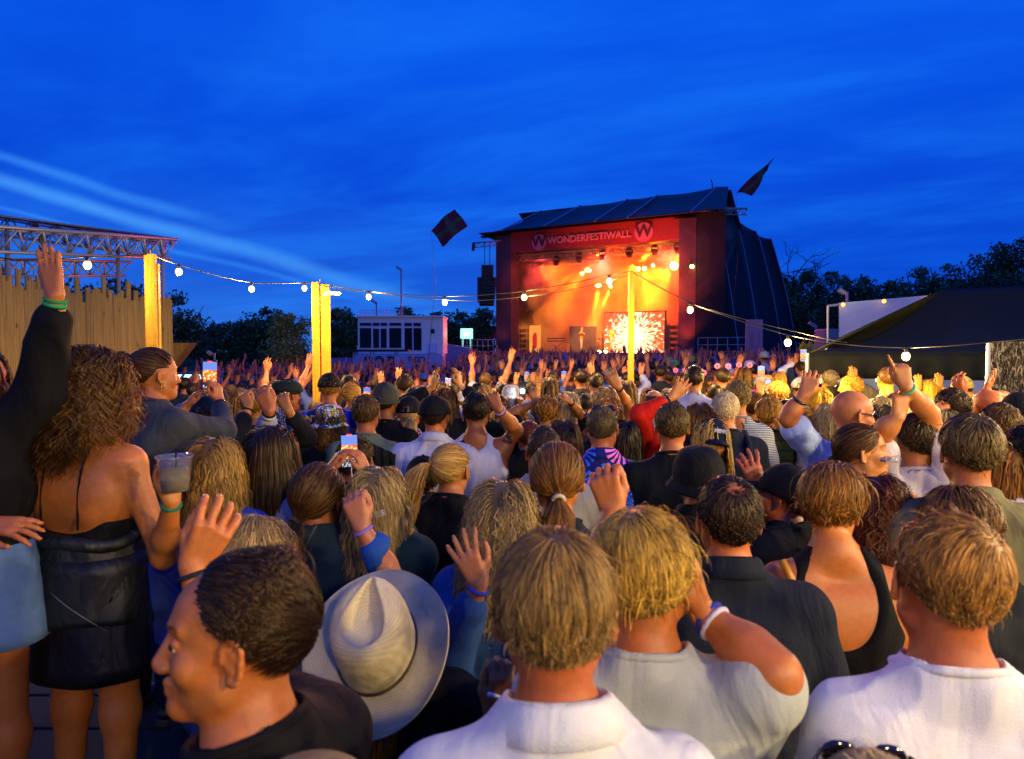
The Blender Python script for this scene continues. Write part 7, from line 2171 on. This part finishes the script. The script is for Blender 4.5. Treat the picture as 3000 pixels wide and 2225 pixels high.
def copy_tree(o, parent=None):
    c = o.copy(); C.objects.link(c)
    if parent is not None: c.parent = parent
    for ch in o.children: copy_tree(ch, c)
    return c


first = {}
for i, (x, y) in enumerate(spots):
    ti = int(r_.choice(len(templates), p=np.array([.40, .40, .02, .02, .02, .02, .02, .02, .04, .04] if y < 10 else [.30, .30, .06, .06, .05, .05, .03, .03, .06, .06])))
    tpl, plab, hl, fm_ = templates[ti]
    if ti not in first: c = tpl; first[ti] = 1
    else: c = copy_tree(tpl)
    c.location = (x, y, float(zg(x, y))); c.rotation_euler = (0, 0, rad(r_.normal(-math.degrees(math.atan2(7 - x, 49 - y)), 14)))
    s_ = 1 + r_.normal(0, .035); c.scale = (s_, s_, s_)
    hx = str(r_.choice(cols)); cc = rgb(hx)
    for ch in c.children: ch.color = cc
    side = 'left' if x < -1.2 else ('right' if x > 2.2 else 'middle')
    dist = 'near' if y < 9 else 'far'
    lab = 'person, %s, %s top, %s, %s %s of crowd' % (hl, cnames[hx], plab.replace('with ', ''), dist, side)
    tag(c, lab, 'person', lab.replace('person', 'people'))
for ti, q in enumerate(templates):
    if ti not in first:
        for ch in list(q[0].children): bpy.data.objects.remove(ch)
        bpy.data.objects.remove(q[0])
# ---------------------------------------------------------------- the mass of people further back, one mesh
def lowpoly(seed, arms):
    r = np.random.default_rng(seed); f = Field(A3(-.5, -.35, .9), A3(.5, .45, 2.3), .045)
    f.add(cap((-.10, 0, 1.35), (.10, 0, 1.35), .11), .05); f.add(cap((0, 0, .9), (0, 0, 1.3), .15), .05)
    f.add(cap((0, 0, 1.45), (0, 0, 1.55), .055), .03); f.add(ell((0, 0, 1.64), (.085, .10, .12)), .02)
    for s_ in arms:
        S = A3(s_ * .18, 0, 1.43); E = S + A3(s_ * .12 * r.random(), .12, .12 + .12 * r.random()); T = E + A3(s_ * .3 * (r.random() - .5), .05 + .1 * r.random(), .17 + .12 * r.random())
        f.add(cap(S, E, .05, .045), .02); f.add(cap(E, T, .042, .032), .02); f.add(cap(T, T + A3(0, .02, .15), .04, .032), .01)
    V, Q = f.mesh(); z = V[:, 2]; part = np.zeros(len(V), int)     # 0 top, 1 skin, 2 hair
    rr = np.hypot(V[:, 0], V[:, 1])
    part[(z > 1.47) & (rr < .14)] = 1; part[(z > 1.60) & (rr < .16) & (V[:, 1] < .05) | (z > 1.70) & (rr < .15)] = 2
    part[(rr > .13) & (z > 1.55)] = 1
    return V, Q, part


temps = [lowpoly(i, a) for i, a in enumerate([(), (), (1,), (-1,), (1, -1), (1, -1), (1,), (), (-1,), (), (1, -1), ()])]
Vs, Fs, Cs, n_ = [], [], [], 0
y0_ = max(p[1] for p in spots) if spots else 14
cnt = 0
ring = y0_ + .3
while ring < 50.5:
    xa, xb = -ring * .44, min(ring * .44, 24)
    for x in np.arange(xa, xb, .60):
        X1, Y1 = x + r_.normal(0, .14), ring + r_.normal(0, .16)
        s1, t1 = (Vector((X1, Y1, 0)) - FLs).dot(US), (Vector((X1, Y1, 0)) - FLs).dot(NS)
        if t1 > -3.0: continue
        sx = 1500 + X1 / Y1 * 2000
        if Y1 > 34 and sx < 1345 : continue
        if sx < 560 and Y1 > 30: continue
        if sx > 2400: continue
        if Y1 > 41 and sx > 2030: continue
        if r_.random() < .08: continue
        V, Q, part = temps[r_.integers(12)]
        a = r_.normal(0, .3); s_ = 1 + r_.normal(0, .06); ca, sa = math.cos(a) * s_, math.sin(a) * s_
        Z = V[:, 2] * s_ + float(zg(X1, Y1))
        P = np.stack([V[:, 0] * ca - V[:, 1] * sa + X1, V[:, 0] * sa + V[:, 1] * ca + Y1, Z], -1)
        tc_ = np.array(rgb(str(r_.choice(cols)))[:3]); sk_ = np.array(rgb('a8604a')[:3]) * (.7 + .5 * r_.random()); hc_ = np.array(rgb(['0c0805', '1a120b', '3a2a14', '8a6a38', '0c0c10', '5a6aa0'][r_.integers(6)])[:3])
        Vs.append(P); Fs.append(Q + n_); n_ += len(P); Cs.append(np.stack([tc_, sk_, hc_])[part]); cnt += 1
    ring += .66
m_ = bpy.data.materials.new('far_crowd'); m_.use_nodes = True; k = NT(m_.node_tree)
m_.node_tree.links.new(k.n('ShaderNodeVertexColor', layer_name='Col').outputs[0], m_.node_tree.nodes['Principled BSDF'].inputs['Base Color']); m_.node_tree.nodes['Principled BSDF'].inputs['Roughness'].default_value = .75
co = link_mesh('crowd', raw_mesh(np.concatenate(Vs), np.concatenate(Fs), True, np.concatenate(Cs)), m_)
tag(co, 'dense mass of distant people with raised hands in front of the stage', 'crowd', kind='stuff')
print('far crowd', cnt, 'verts', n_)
for s_ in STAT:
    if s_[2] < 1.5 or s_[2] > 1.95 or s_[3] > .05: print('HEIGHT', s_)
for o in C.objects:
    if o.get('label') and len(o['label'].split()) > 16: print('LONG', o['label'])
